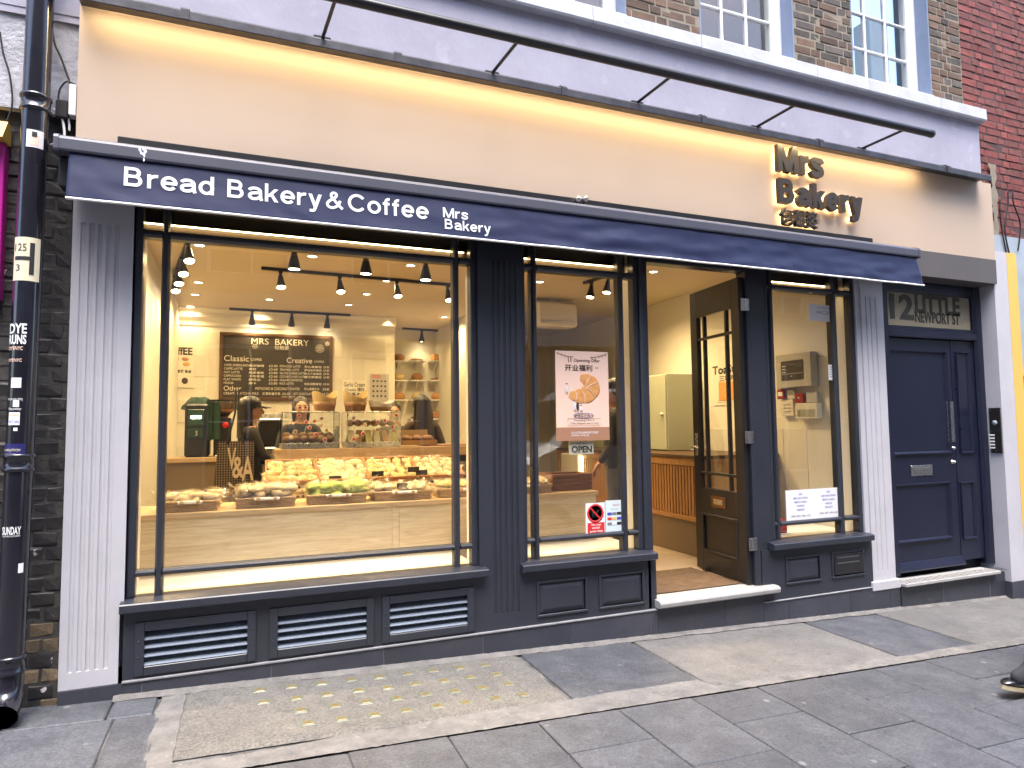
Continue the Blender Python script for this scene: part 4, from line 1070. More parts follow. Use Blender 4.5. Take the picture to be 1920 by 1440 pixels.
# black tube light on thin arms above the fascia
lb_ = thing('sign_light_bar', 'long black tube on thin arms projecting above the lead capping', 'light bar', (3, -.4, 3.95))
by = -.60; bx1, bz = W(1748, 248, by); bx0 = -.3
bz = .5*(bz+WZ(640, 2, by))
MB().cyl((bx0, by, bz), (bx1, by, bz), .029, n=18).build('tube', BLACKM, lb_)
MB().lathe([(.0, .012), (.020, .010), (.031, .0), (.031, -.03)], (bx1, by, bz), 18, 'X').build('end_cap', BLACKM, lb_)
for pxa in ((-40, 0), (605, 60), (925, 135), (1198, 190), (1422, 237), (1620, 272)):
    x = WX(*pxa, -.24) if pxa[0] > 0 else -.75
    if x < bx0: continue
    MB().cyl((x, -.18, 3.81), (x+.03, by, bz-.01), .011, n=10).build('arm', BLACKM, lb_)
    MB().cbox(x-.05, x+.05, -.225, -.14, 3.80, 3.819, .004).build('foot', BLACKM, lb_)

# =================================================================== SHOP DOOR (open inwards)
H = Vector((WX(1409, 1000, .03), .035, .172)); DW, DT_ = .735, 2.655
ang = math.atan2(.735, .075)
DM = Matrix.Translation(H) @ Matrix.Rotation(ang, 4, 'Z')    # u along the leaf, +v = the face seen from the street
sdo = link('shop_door', None, bld)
TH = .045; DH = DT_-.172
def dbox(u0, u1, z0, z1, v0=0, v1=TH, c=.004): return MB().cbox(u0, u1, v0, v1, z0, z1, c).xf(DM)
DOORP = M('shop_door_paint', (.013, .012, .013), .35, col2=(.017, .0155, .016), vscale=3, rvar=.06)
gz0, gz1 = .72, DH-.24
leafm = MB()
for a in ((0, .11, 0, DH), (DW-.105, DW, 0, DH), (.11, DW-.105, DH-.24, DH), (.11, DW-.105, .0, .16), (.11, DW-.105, .50, .72)):
    leafm.cbox(a[0], a[1], 0, TH, a[2], a[3], .003)
leafm.xf(DM).build('leaf', DOORP, sdo)
dbox(.11, DW-.105, .16, .50, .012, .030).build('lower_panel', DOORP, sdo)
for (u0, u1, z0, z1) in ((.11, .135, .16, .50), (DW-.13, DW-.105, .16, .50), (.135, DW-.13, .16, .185), (.135, DW-.13, .475, .50)):
    dbox(u0, u1, z0, z1, .028, TH+.008, .006).build('panel_bead', DOORP, sdo)
for uc in (.205, DW-.20): dbox(uc-.014, uc+.014, gz0, gz1, .006, TH-.006).build('glazing_bar', DOORP, sdo)
for zc in (gz0+.13, gz1-.20): dbox(.11, DW-.105, zc-.012, zc+.012, .008, TH-.004).build('glazing_bar', DOORP, sdo)
us = [(.11, .191), (.219, DW-.214), (DW-.186, DW-.105)]; zs = [(gz0, gz0+.118), (gz0+.142, gz1-.212), (gz1-.188, gz1)]
for u0, u1 in us:
    for z0, z1 in zs: MB().box(u0-.002, u1+.002, .020, .024, z0-.002, z1+.002).xf(DM).build('pane', GLASS, sdo)
lpl = dbox(.26, .47, .565, .66, TH, TH+.006, .002).build('letter_plate', M('brass_plate', (.20, .10, .05), .25, metal=.8), sdo)
dbox(.30, .43, .59, .635, TH+.006, TH+.010, .002).build('letter_flap', STEEL, lpl)
MB().tube([DM @ Vector(p) for p in ((DW-.055, TH, 1.08), (DW-.055, TH+.05, 1.08), (DW-.075, TH+.055, 1.08), (DW-.15, TH+.05, 1.07))], .009, 8).build('handle', STEEL, sdo)
dbox(DW-.075, DW-.035, 1.0, 1.2, TH, TH+.006, .002).build('handle_plate', STEEL, sdo)
MB().tube([DM @ Vector(p) for p in ((DW+.0, .02, 1.06), (DW+.03, .02, 1.05), (DW+.035, .06, 1.04))], .008, 8).build('lock_lever', STEEL, sdo)
dbox(DW-.001, DW+.003, .62, .85, .008, .037, .001).build('lock_plate', STEEL, sdo)
for zz in (.32, 1.17, 2.25):
    MB().cyl((H.x-.012, H.y-.028, H.z+zz-.05), (H.x-.012, H.y-.028, H.z+zz+.05), .008, n=10).build('hinge', STEEL, sdo)
    MB().cbox(H.x-.05, H.x-.012, H.y-.032, H.y-.027, H.z+zz-.05, H.z+zz+.05, .001).build('hinge', STEEL, sdo)
    MB().cbox(H.x-.012, H.x+.03, H.y-.034, H.y-.030, H.z+zz-.05, H.z+zz+.05, .001).build('hinge', STEEL, sdo)
dbox(DW-.19, DW-.13, -.004, .03, TH-.002, TH+.03, .004).build('door_stop', BLACKP, sdo)

# =================================================================== SHOP INTERIOR
CE, BWY, FLZ, RWX, LWX = 3.05, 5.35, .16, 5.04, -.78
MB().box(-1, 5.3, .13, 6.5, FLZ-.06, FLZ).build('floor', FLOOR, kind='structure')
MB().box(-1, 5.3, .115, 6.5, CE, CE+.06).build('ceiling', INC, kind='structure')
SPX = WX(740, 700, BWY)
MB().box(LWX-.2, SPX, BWY, BWY+1.0, FLZ, CE).build('wall_back', INW, kind='structure')
MB().box(SPX-.1, 5.3, 6.35, 6.5, FLZ, CE).build('wall_back_recess', INW, kind='structure')
MB().box(LWX-.2, LWX, .13, BWY, FLZ, CE).build('wall_left', INW, kind='structure')
MB().box(RWX, 5.3, .125, 6.4, FLZ, CE).build('wall_right', INW, kind='structure')
# inner lining above the windows and reveals
MB().box(LWX, RWX, .125, .16, 2.98, CE).build('wall_front_lintel', INW, kind='structure')
MB().box(LWX, WX(244, 800, .03)+.03, .115, .30, .16, 2.98).build('wall_front_pier', BOARDW, kind='structure')
MB().box(dp_l+.012, dp_r-.012, .205, .30, .16, 2.98).build('wall_front_pier', BOARDW, kind='structure')
MB().box(rw_r-.03, RWX, .115, .30, .16, 2.98).build('wall_front_pier', BOARDW, kind='structure')
MB().box(sw_r-.03, dj_l-.005, .125, .22, .16, 2.98).build('wall_front_pier', BOARDW, kind='structure')
MB().box(dj_r+.02, rw_l+.028, .125, .16, .17, 2.98).build('wall_front_pier', BOARDW, kind='structure')
for a, b, z in ((LWX, dp_l+.01, .522), (dp_r-.01, dj_l-.02, .522), (dj_r+.05, RWX, SZ3+.01)):
    MB().box(a, b, .121, .70, z-.03, z).build('window_board', BOARDW, kind='structure')
    MB().box(a, b, .121, .16, FLZ, z-.031).build('wall_under_window', INW, kind='structure')
HEADP = M('dark_timber_header', (.05, .032, .018), .5)
for a, b in ((LWX+.02, dp_l+.01), (dp_r-.01, sw_r-.02), (rw_l+.02, rw_r)):
    MB().box(a, b, .165, .20, 2.62, 2.978).build('wall_window_header', HEADP, kind='structure')
for k, (a, b) in enumerate(((LWX+.1, dp_l-.05), (dp_r+.05, sw_r-.08), (rw_l+.08, rw_r-.1))):
    hl = thing('window_light_strip', ('long warm light strip across the head of the wide shop window', 'warm light strip across the head of the middle shop window', 'short warm light strip across the head of the narrow shop window')[k], 'light strip', ((a+b)/2, .15, 2.66))
    MB().box(a, b, .139, .151, 2.670, 2.673).build('diffuser', E_HEAD, hl); MB().box(a-.01, b+.01, .135, .164, 2.674, 2.69).build('channel', BLACKM, hl)
# cornice
pr = [(BWY, CE-.22), (BWY-.02, CE-.22), (BWY-.03, CE-.17), (BWY-.09, CE-.12), (BWY-.10, CE-.06), (BWY-.16, CE-.02), (BWY-.16, CE), (BWY, CE)]
MB().prism(pr, LWX, SPX, 'X').build('wall_cornice', INW, kind='structure')
# tiles on the back wall (large gloss tiles) and on the right-hand wall
tw = link('wall_tiling', None, kind='structure')
tme = MB().cbox(0, .596, 0, .008, 0, .296, .002).mesh('tile', INT)
nx = int((SPX-LWX)/.6)
for i in range(nx+1):
    for k in range(6):
        x = LWX+.6*i+(.3 if k % 2 else 0)
        if x+.6 > SPX: continue
        link('tile', tme, tw, loc=(x, BWY-.008, .95+.3*k))
tw2 = link('wall_tiling', None, kind='structure')
tms = MB().cbox(0, .008, 0, .296, 0, .596, .002).mesh('tile', INT)
for i in range(16):
    for k in range(2):
        link('tile', tms, tw2, loc=(RWX-.008, .32+.3*i, .2+.6*k-.0))
# mat
MB().grid(lambda u, v: (dj_l+.01+(dj_r-dj_l-.06)*u, .105+.66*v, FLZ+.012+.002*noise.noise(Vector((u*40, v*40, 0)))), 60, 40).build('door_mat', COIR, label='brown coir mat inside the shop doorway', cat='door mat')

# window counter of pale washed oak
CT = .915; CF = .60
ce_x = 2.70
wc = thing('window_counter', 'long pale oak counter carrying bread baskets behind the shop windows', 'counter', (1, .9, FLZ))
for a, b in ((LWX, WX(735, 1000, CF)), (WX(735, 1000, CF)+.002, WX(748, 1000, CF)), (WX(748, 1000, CF)+.002, 1.95), (1.952, ce_x)):
    MB().cbox(a, b, CF, CF+.02, FLZ, CT-.035, .0015).build('front_panel', OAKW, wc)
MB().cbox(LWX, ce_x+.02, CF-.012, CF+.56, CT-.034, CT, .003).build('worktop', OAK, wc)
MB().cbox(ce_x-.02, ce_x, CF+.02, CF+.55, FLZ, CT-.035, .002).build('end_panel', OAKW, wc)
MB().box(LWX, ce_x-.03, CF+.5, CF+.54, FLZ, CT-.04).build('back_panel', OAKW, wc)

# baskets
def tray(name, label, loc, L, D_, Hh, mat, rz=0.0, handle=True, slant=0.0):
    """wicker tray with woven rows, rim and white handle on the street side"""
    t = thing(name, label, 'basket', loc, rz=rz)
    mb = MB(); rows = 5
    for k in range(rows):
        z = Hh*(k+.5)/rows; e = .006*k/rows; r_ = Hh/rows*.56
        pts = []
        n = 26
        for (x0, y0, x1, y1) in ((-L/2-e, -D_/2-e, L/2+e, -D_/2-e), (L/2+e, -D_/2-e, L/2+e, D_/2+e), (L/2+e, D_/2+e, -L/2-e, D_/2+e), (-L/2-e, D_/2+e, -L/2-e, -D_/2-e)):
            m_ = n if abs(x1-x0) > abs(y1-y0) else n//2
            for i in range(m_):
                u = i/m_; wv = .0022*(1 if (i+k) % 2 else -1); nx_, ny_ = (y1-y0), -(x1-x0); ln = math.hypot(nx_, ny_)
                pts.append((x0+(x1-x0)*u+nx_/ln*wv, y0+(y1-y0)*u+ny_/ln*wv, z))
        pts.append(pts[0]); mb.tube(pts, r_, 4, False)
    def place(q): q.v = [(x+loc[0], y+loc[1], z+loc[2]) for x, y, z in q.v]; return q
    RM = Matrix.Translation(loc) @ Matrix.Rotation(rz, 4, 'Z') @ Matrix.Rotation(slant, 4, 'X')
    mb.xf(RM).build('weave', mat, t)
    e = .008
    MB().tube([(-L/2-e, -D_/2-e, Hh), (L/2+e, -D_/2-e, Hh), (L/2+e, D_/2+e, Hh), (-L/2-e, D_/2+e, Hh), (-L/2-e, -D_/2-e, Hh)], .009, 6).xf(RM).build('rim', mat, t)
    MB().cbox(-L/2, L/2, -D_/2, D_/2, .002, .012, .002).xf(RM).build('base', mat, t)
    if handle:
        MB().cyl((-L*.2, -D_/2-.024, Hh-.002), (L*.24, -D_/2-.024, Hh-.002), .0105, n=10).xf(RM).build('handle', WHITEV, t)
        for hx in (-L*.13, L*.17): MB().cbox(hx-.012, hx+.012, -D_/2-.038, -D_/2, Hh-.014, Hh+.011, .004).xf(RM).build('handle_tie', mat, t)
    return t, RM
BAGM = {}
def bag_meshes(mat, key):
    if key in BAGM: return BAGM[key]
    out = []
    for k in range(5):
        q = len(BAGM)*5+k
        b = MB().blob((0, 0, .03), (.066+.012*(k % 3), .046, .032), 12, 8, .35, 2.4, q).mesh('bun', mat)
        g = MB().blob((0, 0, .034), (.082, .054, .037), 16, 11, .75, 4.2, q+20)
        ed = MB().grid(lambda u, v: (.05+.085*u, (.075*v-.0375)*(1+.9*u)+.012*noise.noise(Vector((u*6, v*9, q))), .03+.05*u*u+.024*noise.noise(Vector((u*7, v*8, q+3)))), 5, 7)
        g.add(ed.v, ed.f, False); g.sm = [False]*len(g.f)
        out.append((b, g.mesh('plastic_wrap', BAGP)))
    BAGM[key] = out; return out
def fill(RM, L, D_, n, key, mat, label, group, z=.012, layers=1, sc=1.0, rg=random):
    ms = bag_meshes(mat, key); nx_ = max(2, int(L/(.085*sc))); ny_ = max(1, int(D_/(.10*sc)))
    for ly in range(layers):
        for i in range(nx_):
            for j in range(ny_):
                x = -L/2+L*(i+.5)/nx_+rg.uniform(-.012, .012); y = -D_/2+D_*(j+.5)/ny_+rg.uniform(-.012, .012)
                b, g = rg.choice(ms)
                e = bpy.data.objects.new('bagged_bun', None); COL.objects.link(e); setp(e, label, 'bread', group); e.empty_display_size = .02
                e.matrix_world = RM @ Matrix.Translation((x, y, z+.036*sc*ly+rg.uniform(0, .008))) @ Matrix.Rotation(rg.uniform(0, 6.28), 4, 'Z') @ Matrix.Rotation(rg.uniform(-.25, .25), 4, 'X') @ Matrix.Scale(sc*rg.uniform(.9, 1.15), 4)
                for nm, me in (('bun', b), ('plastic_wrap', g)):
                    o = bpy.data.objects.new(nm, me); COL.objects.link(o); o.parent = e
TR = [  # px left, px right, baseline px, contents
    (300, 411, 964, 'w', BUNW, 'flat filled bread in clear bags in the tray nearest the drainpipe side', 'wicker tray of flat bagged bread at the pipe end of the counter', 1),
    (443, 556, 957, 'p', BUNW, 'pale soft bun in a clear bag in the heaped tray', 'wicker tray heaped with pale soft buns in clear bags', 2),
    (578, 690, 952, 'g', BUNG, 'green bun in a clear bag in the wicker tray', 'wicker tray of green buns in clear bags', 2),
    (703, 812, 944, 'd', BUNW, 'pale bun beside a dark label in the wicker tray', 'wicker tray of pale buns with a black price tag', 2),
    (826, 932, 938, 'y', BUNY, 'yellow bun in a clear bag in the tray by the navy pilaster', 'wicker tray of yellow buns by the navy pilaster', 2),
    (938, 1037, 930, 'e', BUNW, 'pale bun in a clear bag beside the stacked wooden box', 'wicker tray of pale buns beside the dark wooden box', 1)]
for i, (a, b, by_, key, mt, lab, tl, ly) in enumerate(TR):
    x0, y0 = WH(a, by_, CT); x1, _ = WH(b, by_-2, CT); yf = CF+.045
    x0 = WX(a, by_, yf); x1 = WX(b, by_, yf); L = (x1-x0)-.02
    t, RM = tray('wicker_tray', tl, ((x0+x1)/2, yf+.15, CT+.001), L, .26, .062, WICKER, rz=-.05)
    fill(RM, L, .25, 6, key, mt, lab, 'bagged buns in the wicker trays', z=.02, layers=ly+1 if key in 'pg' else 2, sc=.92)
    if key == 'd': 
        o = MB().cbox(-.04, .04, -.004, .004, -.02, .025, .002).xf(RM @ Matrix.Translation((0, -.10, .10)) @ Matrix.Rotation(-.4, 4, 'X')).build('price_tag', BLACKP, label='black price tag among pale buns in the tray', cat='price tag')
# wooden tray box stack on the counter end
x0 = WX(1037, 920, CF+.12); x1 = WX(1111, 920, CF+.12)
wb = thing('wooden_tray_stack', 'dark brown wooden serving trays stacked on the counter end', 'tray', ((x0+x1)/2, CF+.25, CT))
for k in range(4):
    z = CT+.002+.034*k; w_ = MB()
    w_.cbox(x0, x1, CF+.12, CF+.14, z, z+.033, .003); w_.cbox(x0, x1, CF+.38, CF+.40, z, z+.033, .003)
    w_.cbox(x0, x0+.02, CF+.14, CF+.38, z, z+.033, .003); w_.cbox(x1-.02, x1, CF+.14, CF+.38, z, z+.033, .003); w_.box(x0+.02, x1-.02, CF+.14, CF+.38, z+.002, z+.008)
    w_.build('tray', OAKB, wb)

# bread display stand behind: slanted wooden trays
DS = thing('bread_display_stand', 'oak display stand with dashed edge holding slanted trays of bread', 'display stand', (1.1, 1.5, FLZ))
ry = 1.30; dz0 = WZ(560, 917, ry)
dx0, dx1 = WX(500, 912, ry), 2.25
MB().cbox(dx0, dx1, ry, ry+.03, dz0-.03, dz0, .002).build('front_rail', OAK, DS)
MB().cbox(dx0, dx1, ry-.002, ry+.5, dz0-.075, dz0-.045, .002).build('shelf', OAK, DS)
MB().cbox(dx0+.02, dx1-.02, ry+.05, ry+.07, FLZ, dz0-.076, .002).build('front_panel', OAKD, DS)
for xx in (dx0, dx1-.03): MB().cbox(xx, xx+.03, ry+.03, ry+.5, FLZ, dz0-.076, .002).build('side_panel', OAK, DS)
for k in range(34):
    xx = dx0+.1+k*.055
    if xx < dx1-.05: MB().box(xx, xx+.028, ry-.006, ry-.002, dz0-.062, dz0-.05).build('edge_mark', BLACKP, DS)
sl = R(24)
TB = [(500, 597, BUNY, 'm', 'bagged filled roll in the first slanted tray beside the customer', 'slanted orange tray of bagged filled rolls next to the customer'),
      (600, 692, BUNW, 'q', 'bagged cream bun in the slanted tray with round pastries', 'slanted orange tray of cream buns with round pastries'),
      (694, 786, BUNY, 'r', 'bagged garlic bread in the third slanted tray', 'slanted orange tray of garlic bread with price tags'),
      (788, 872, BUNW, 's', 'bagged white roll in the slanted tray by the mullion', 'slanted orange tray of white rolls at the far end of the stand')]
for (a, b, mt, key, lab, tl) in TB:
    x0 = WX(a, 905, ry+.05); x1 = WX(b, 905, ry+.05); L = x1-x0-.02
    t, RM = tray('slanted_tray', tl, ((x0+x1)/2, ry+.06+.19, dz0+.085), L, .36, .055, WICKERO, 0, False, sl)
    fill(RM, L, .35, 9, key, mt, lab, 'bagged bread in the slanted trays', z=.012, layers=1, sc=.78)
for px, py in ((628, 897), (708, 888), (790, 886), (775, 880)):
    x, z = W(px, py, ry+.07); MB().cbox(x-.05, x+.05, ry+.058, ry+.064, z-.022, z+.022, .002).build('price_tag', BLACKP, label='small black price tag on the edge of a slanted tray', cat='price tag', group='price tags on the slanted trays')

# service counter with two glass cases
SCY = 2.0
sc_ = thing('service_counter', 'oak service counter carrying the two glass food cases', 'counter', (1.2, 2.3, FLZ))
sx0 = WX(517, 850, SCY-.03); sx1 = 2.55; stz = WZ(620, 841, SCY)
MB().cbox(sx0, sx1, SCY-.03, SCY+.6, stz-.09, stz, .003).build('worktop', OAK, sc_)
for xx in (sx0, sx0+.62, sx1-.04): MB().cbox(xx, xx+.04, SCY, SCY+.55, FLZ, stz-.091, .003).build('leg_panel', OAK, sc_)
MB().box(sx0+.05, sx1-.05, SCY+.3, SCY+.32, FLZ, stz-.10).build('back_panel', CHALK, sc_)
MB().cbox(WX(800, 842, SCY+.1), sx1-.02, SCY+.02, SCY+.5, stz, stz+.012, .002).build('counter_mat', OAKB, sc_)
def case(px0, px1_, label, inside):
    x0, x1 = WX(px0, 830, SCY), WX(px1_, 830, SCY); z0, z1 = stz+.002, WZ((px0+px1_)/2, 773, SCY); y0, y1 = SCY, SCY+.40
    c = thing('glass_food_case', label, 'display case', ((x0+x1)/2, SCY+.2, z0))
    MB().cbox(x0, x1, y0, y1, z0, z0+.05, .004).build('base', STEEL, c)
    for (a, b_, c0, d) in ((x0, x0+.008, y0, y0+.008), (x1-.008, x1, y0, y0+.008), (x0, x0+.008, y1-.008, y1), (x1-.008, x1, y1-.008, y1)):
        MB().box(a, b_, c0, d, z0+.05, z1).build('post', STEEL, c)
    MB().cbox(x0, x1, y0, y1, z1, z1+.008, .002).build('top', GLASSC, c)
    MB().box(x0+.008, x1-.008, y0+.001, y0+.005, z0+.05, z1).build('front_glass', GLASSC, c)
    for xx in (x0+.001, x1-.005): MB().box(xx, xx+.004, y0+.008, y1-.008, z0+.05, z1).build('side_glass', GLASSC, c)
    MB().box(x0+.01, x1-.01, y0+.03, y1-.02, (z0+z1)/2+.03, (z0+z1)/2+.034).build('shelf', GLASSC, c)
    MB().cyl((x0, y0, z1+.004), (x1, y0, z1+.004), .006, n=8).build('rail', STEEL, c)
    rg = random.Random(px0)
    for k in range(11):                               # round promotional stickers on the glass
        x = rg.uniform(x0+.04, x1-.04); z = z0+.08+(z1-z0-.1)*((k*.37) % 1)
        MB().lathe([(.0, .0012), (.019, .001), (.019, 0)], (x, y0, z), 14, 'Y').build('sticker', WHITEV, c)
        MB().lathe([(.0, .002), (.014, .0018), (.014, 0)], (x, y0, z), 12, 'Y').build('sticker', (INKR, BROWNP, INKR, PEACH)[k % 4], c)
    return x0, x1, y0, y1, z0, z1
ca = case(528, 637, 'left glass food case with chocolate pastries inside', 0)
cb = case(651, 752, 'right glass food case with sandwiches inside', 1)
for r_ in range(2):
    for k in range(6):
        x = ca[0]+.05+k*(ca[1]-ca[0]-.08)/5.6
        MB().blob((x, ca[2]+.10+.12*r_, ca[4]+.085+.03*r_), (.042, .05, .034), 12, 8, .2, 4, k).build('chocolate_pastry', CRUSTD, label='dark chocolate pastry on the floor of the left glass case', cat='pastry', group='chocolate pastries in the glass case')
for k in range(6):
    x = cb[0]+.05+k*(cb[1]-cb[0]-.09)/5.2
    p = [(-.055, 0), (.055, 0), (.0, .11)]
    o = MB().prism(p, -.03, .03, 'X').xf(Matrix.Translation((x, cb[2]+.13, cb[4]+.052)) @ Matrix.Rotation(random.uniform(-.4, .4), 4, 'Z'))
    o.build('sandwich', (BUNW, CRUST, BUNY)[k % 3], label='wrapped triangular sandwich on the floor of the right glass case', cat='sandwich', group='sandwiches in the glass case')
    MB().blob((x, cb[2]+.2, (cb[4]+cb[5])/2+.065), (.042, .05, .032), 12, 8, .15, 4, k).build('round_roll', CRUST, label='round golden roll on the upper shelf of the right glass case', cat='bread', group='rolls on the glass case shelf')
# liner baskets on top of the cases
for i, (a, b, lab) in enumerate(((586, 631, 'oval card basket with tan liner on the left glass case'), (644, 688, 'oval card basket with tan liner beside the garlic poster'), (693, 735, 'low open basket with white liner at the end of the right case'))):
    x0, x1 = WX(a, 770, SCY+.2), WX(b, 770, SCY+.2); zt_ = ca[5]+.010; cxx = (x0+x1)/2; rr_ = (x1-x0)/2
    bk = thing('paper_basket', lab, 'basket', (cxx, SCY+.2, zt_))
    hh = .085 if i < 2 else .045
    MB().lathe([(rr_*.82, 0), (rr_*.9, hh*.5), (rr_, hh), (rr_*.97, hh), (rr_*.8, .006), (0, .006)], (cxx, SCY+.2, zt_), 24).build('bowl', OAKD if i < 2 else CARD, bk)
    MB().grid(lambda u, v: (cxx+rr_*.92*(1+.16*v)*math.cos(u*6.283), SCY+.2+rr_*.92*(1+.1*v)*math.sin(u*6.283), zt_+hh*.7+v*(.10+.035*math.sin(u*6.283*2+.7)+.02*noise.noise(Vector((u*5, i, 0))))*(1 if i < 2 else .6)), 36, 4).build('liner', PAPERT if i < 2 else PAPER, bk)
# open pastry tray at the counter end
x0, x1 = WX(752, 820, SCY+.15), WX(815, 820, SCY+.15)
pt = thing('pastry_tray', 'open card tray of brown loaves on the service counter beside the long haired woman', 'tray', ((x0+x1)/2, SCY+.2, stz+.013))
MB().cbox(x0, x1, SCY+.06, SCY+.34, stz+.013, stz+.022, .002).build('base', CARD, pt)
for (a, b, c_, d) in ((x0, x1, SCY+.06, SCY+.068), (x0, x1, SCY+.332, SCY+.34), (x0, x0+.008, SCY+.068, SCY+.332), (x1-.008, x1, SCY+.068, SCY+.332)):
    MB().box(a, b, c_, d, stz+.022, stz+.06).build('side', CARD, pt)
MB().box(x0, x1-.02, SCY+.345, SCY+.352, stz+.02, stz+.16).build('lid', PAPERT, pt)
for k in range(3): MB().blob((x0+.06+k*(x1-x0-.1)/2.2, SCY+.19, stz+.07), (.055, .10, .04), 12, 8, .1, 3, k).build('brown_loaf', CRUSTD, label='brown loaf lying in the open card tray', cat='bread', group='loaves in the card tray')

# back wall: chalkboard menu
by0 = BWY-.035
mx0, mz1 = W(412, 622, by0); mx1, mz0 = W(623, 748, by0); mz0 = WZ(623, 752, by0)
mn = thing('chalkboard_menu', 'brown framed chalkboard with the Mrs Bakery coffee price list on the back wall', 'menu board', ((mx0+mx1)/2, by0, mz0))
MB().box(mx0+.03, mx1-.03, by0-.004, by0+.026, mz0+.03, mz1-.03).build('board', CHALK, mn)
for a in ((mx0, mx1, mz1-.045, mz1), (mx0, mx1, mz0, mz0+.045), (mx0, mx0+.045, mz0+.045, mz1-.045), (mx1-.045, mx1, mz0+.045, mz1-.045)):
    MB().cbox(a[0], a[1], by0-.015, by0+.026, a[2], a[3], .004).build('frame', WALNUT, mn)
mw_, mh_ = mx1-mx0, mz1-mz0
def ct(s, u0, v0, u1, v1, bold=0.0, mat=CHALKW): wall_text('chalk_lettering', s, mx0+mw_*u0, mx0+mw_*u1, mz1-mh_*v1, mz1-mh_*v0, by0-.0065, mat, mn, bold=bold)
ct('MRS  BAKERY', .27, .075, .78, .165, -.004); ct('包租婆', .47, .175, .60, .235)
ct('Classic', .04, .34, .25, .425); ct('COFFEE', .265, .375, .36, .41); ct('Creative', .58, .35, .81, .43); ct('COFFEE', .83, .385, .92, .415)
rowsL = [('CAFFE AMERICANO', '美式咖啡', '£3.50'), ('CAFFE LATTE', '拿铁', '£3.60'), ('OAT LATTE', '燕麦拿铁', '£3.80'), ('CAPPUCCINO', '卡布奇诺', '£3.60'), ('FLAT WHITE', '馥芮白', '£3.60'), ('MOCHA', '摩卡', '£3.80')]
rowsR = [('PISTACHIO LATTE', '开心果拿铁', '£4.80'), ('TIRAMISU LATTE', '提拉米苏拿铁', '£4.80'), ('SALTED CHEESE LATTE', '芝士海盐拿铁', '£4.80'), ('COCONUT CANDY LATTE', '椰子糖拿铁', '£4.80'), ('ORGANIC FERMENTED', '', ''), ('RICE LATTE', '有机酒酿拿铁', '£4.60')]
for k in range(6):
    v0 = .465+.052*k; v1 = v0+.033
    ct(rowsL[k][0], .04, v0, .04+.0125*len(rowsL[k][0])+.02, v1); ct(rowsL[k][1], .25, v0, .25+.033*len(rowsL[k][1]), v1+.003, .01); ct(rowsL[k][2], .425, v0, .50, v1)
    ct(rowsR[k][0], .52, v0, .52+.0115*len(rowsR[k][0])+.01, v1)
    if rowsR[k][1]: ct(rowsR[k][1], .74, v0, .90, v1+.003, .01); ct(rowsR[k][2], .915, v0, .975, v1)
ct('Other', .04, .785, .19, .855); ct('PISTACHIO & COCONUT WATER', .31, .80, .70, .84); ct('开心果椰子水', .74, .80, .88, .84, .01); ct('£4.80', .91, .80, .975, .84)
ct('CREAMY MATCHA MILK', .04, .875, .34, .912); ct('抹茶奶盖牛乳', .37, .875, .53, .915, .01); ct('£4.60', .545, .875, .615, .912); ct('HOT CHOCOLATE', .64, .875, .82, .912); ct('£4.20', .9, .875, .97, .912)
ct('COCONUT', .54, .925, .66, .955)
for (u, v, r_) in ((.88, .20, .055), (.88, .20, .03), (.30, .20, .03), (.95, .12, .025)):     # chalk doodles of rolls
    cxx, czz = mx0+mw_*u, mz1-mh_*v
    MB().tube([(cxx+r_*math.cos(t*.45)*(1+.15*math.sin(t*1.35*3)), by0-.006, czz+r_*math.sin(t*.45)) for t in range(15)], .003, 4).build('chalk_doodle', CHALKW, mn)
    for q in range(5):
        a_ = q*1.256; MB().tube([(cxx, by0-.006, czz), (cxx+r_*.5*math.cos(a_+.5), by0-.006, czz+r_*.5*math.sin(a_+.5)), (cxx+r_*math.cos(a_), by0-.006, czz+r_*math.sin(a_))], .0025, 4).build('chalk_doodle', CHALKW, mn)

def poster(name, label, px0, py0, px1_, py1_, y, mat, cat='poster', th=.003):
    x0, z1 = W(px0, py0, y); x1, z0 = W(px1_, py1_, y)
    t = thing(name, label, cat, ((x0+x1)/2, y, z0)); MB().box(x0, x1, y, y+th, z0, z1).build('sheet', mat, t)
    def tx(s, u0, v0, u1, v1, m_=INK, bold=0.0, **k): wall_text('lettering', s, x0+(x1-x0)*u0, x0+(x1-x0)*u1, z1-(z1-z0)*v1, z1-(z1-z0)*v0, y-.0016, m_, t, bold=bold, **k)
    def pt_(u, v): return x0+(x1-x0)*u, z1-(z1-z0)*v
    return t, tx, pt_
PAPERC = M('cream_poster_paper', (.74, .70, .60), .5)
t, tx, pp = poster('coffee_poster', 'cream poster headed Coffee with drink pictures on the left of the back wall', 306, 645, 364, 727, BWY-.014, PAPERC)
tx('CoffEE', .06, .06, .93, .24, bold=.03); tx('咖啡 饮品', .1, .28, .5, .37, bold=.01); tx('拿铁 套餐', .45, .58, .9, .66, bold=.02); tx('冰美式', .1, .78, .48, .92, bold=.02)
for (u, v, w_, h_, m_) in ((.70, .33, .2, .09, BROWNP), (.74, .45, .2, .09, CROIS), (.25, .58, .13, .11, REDP), (.70, .84, .17, .14, INKB)):
    x, z = pp(u, v); MB().blob((x, BWY-.0145, z), (w_*.22, .004, h_*.3), 14, 8).build('picture', m_, t)
t, tx, pp = poster('garlic_poster', 'small cream notice reading Garlic Cream Cheese above the card baskets', 642, 712, 687, 750, BWY-.014, PAPERC)
tx('Garlic Cream', .06, .12, .94, .34, bold=.01); tx('Cheese 爆炸', .1, .38, .92, .58, bold=.01); tx('蒜香包', .14, .62, .8, .92, bold=.02)
t, tx, pp = poster('food_allergy_poster', 'framed grey food allergy chart with small icons on the back wall', 694, 701, 729, 753, BWY-.014, GREYP)
tx('FOOD', .1, .04, .55, .15, INKR, .01)
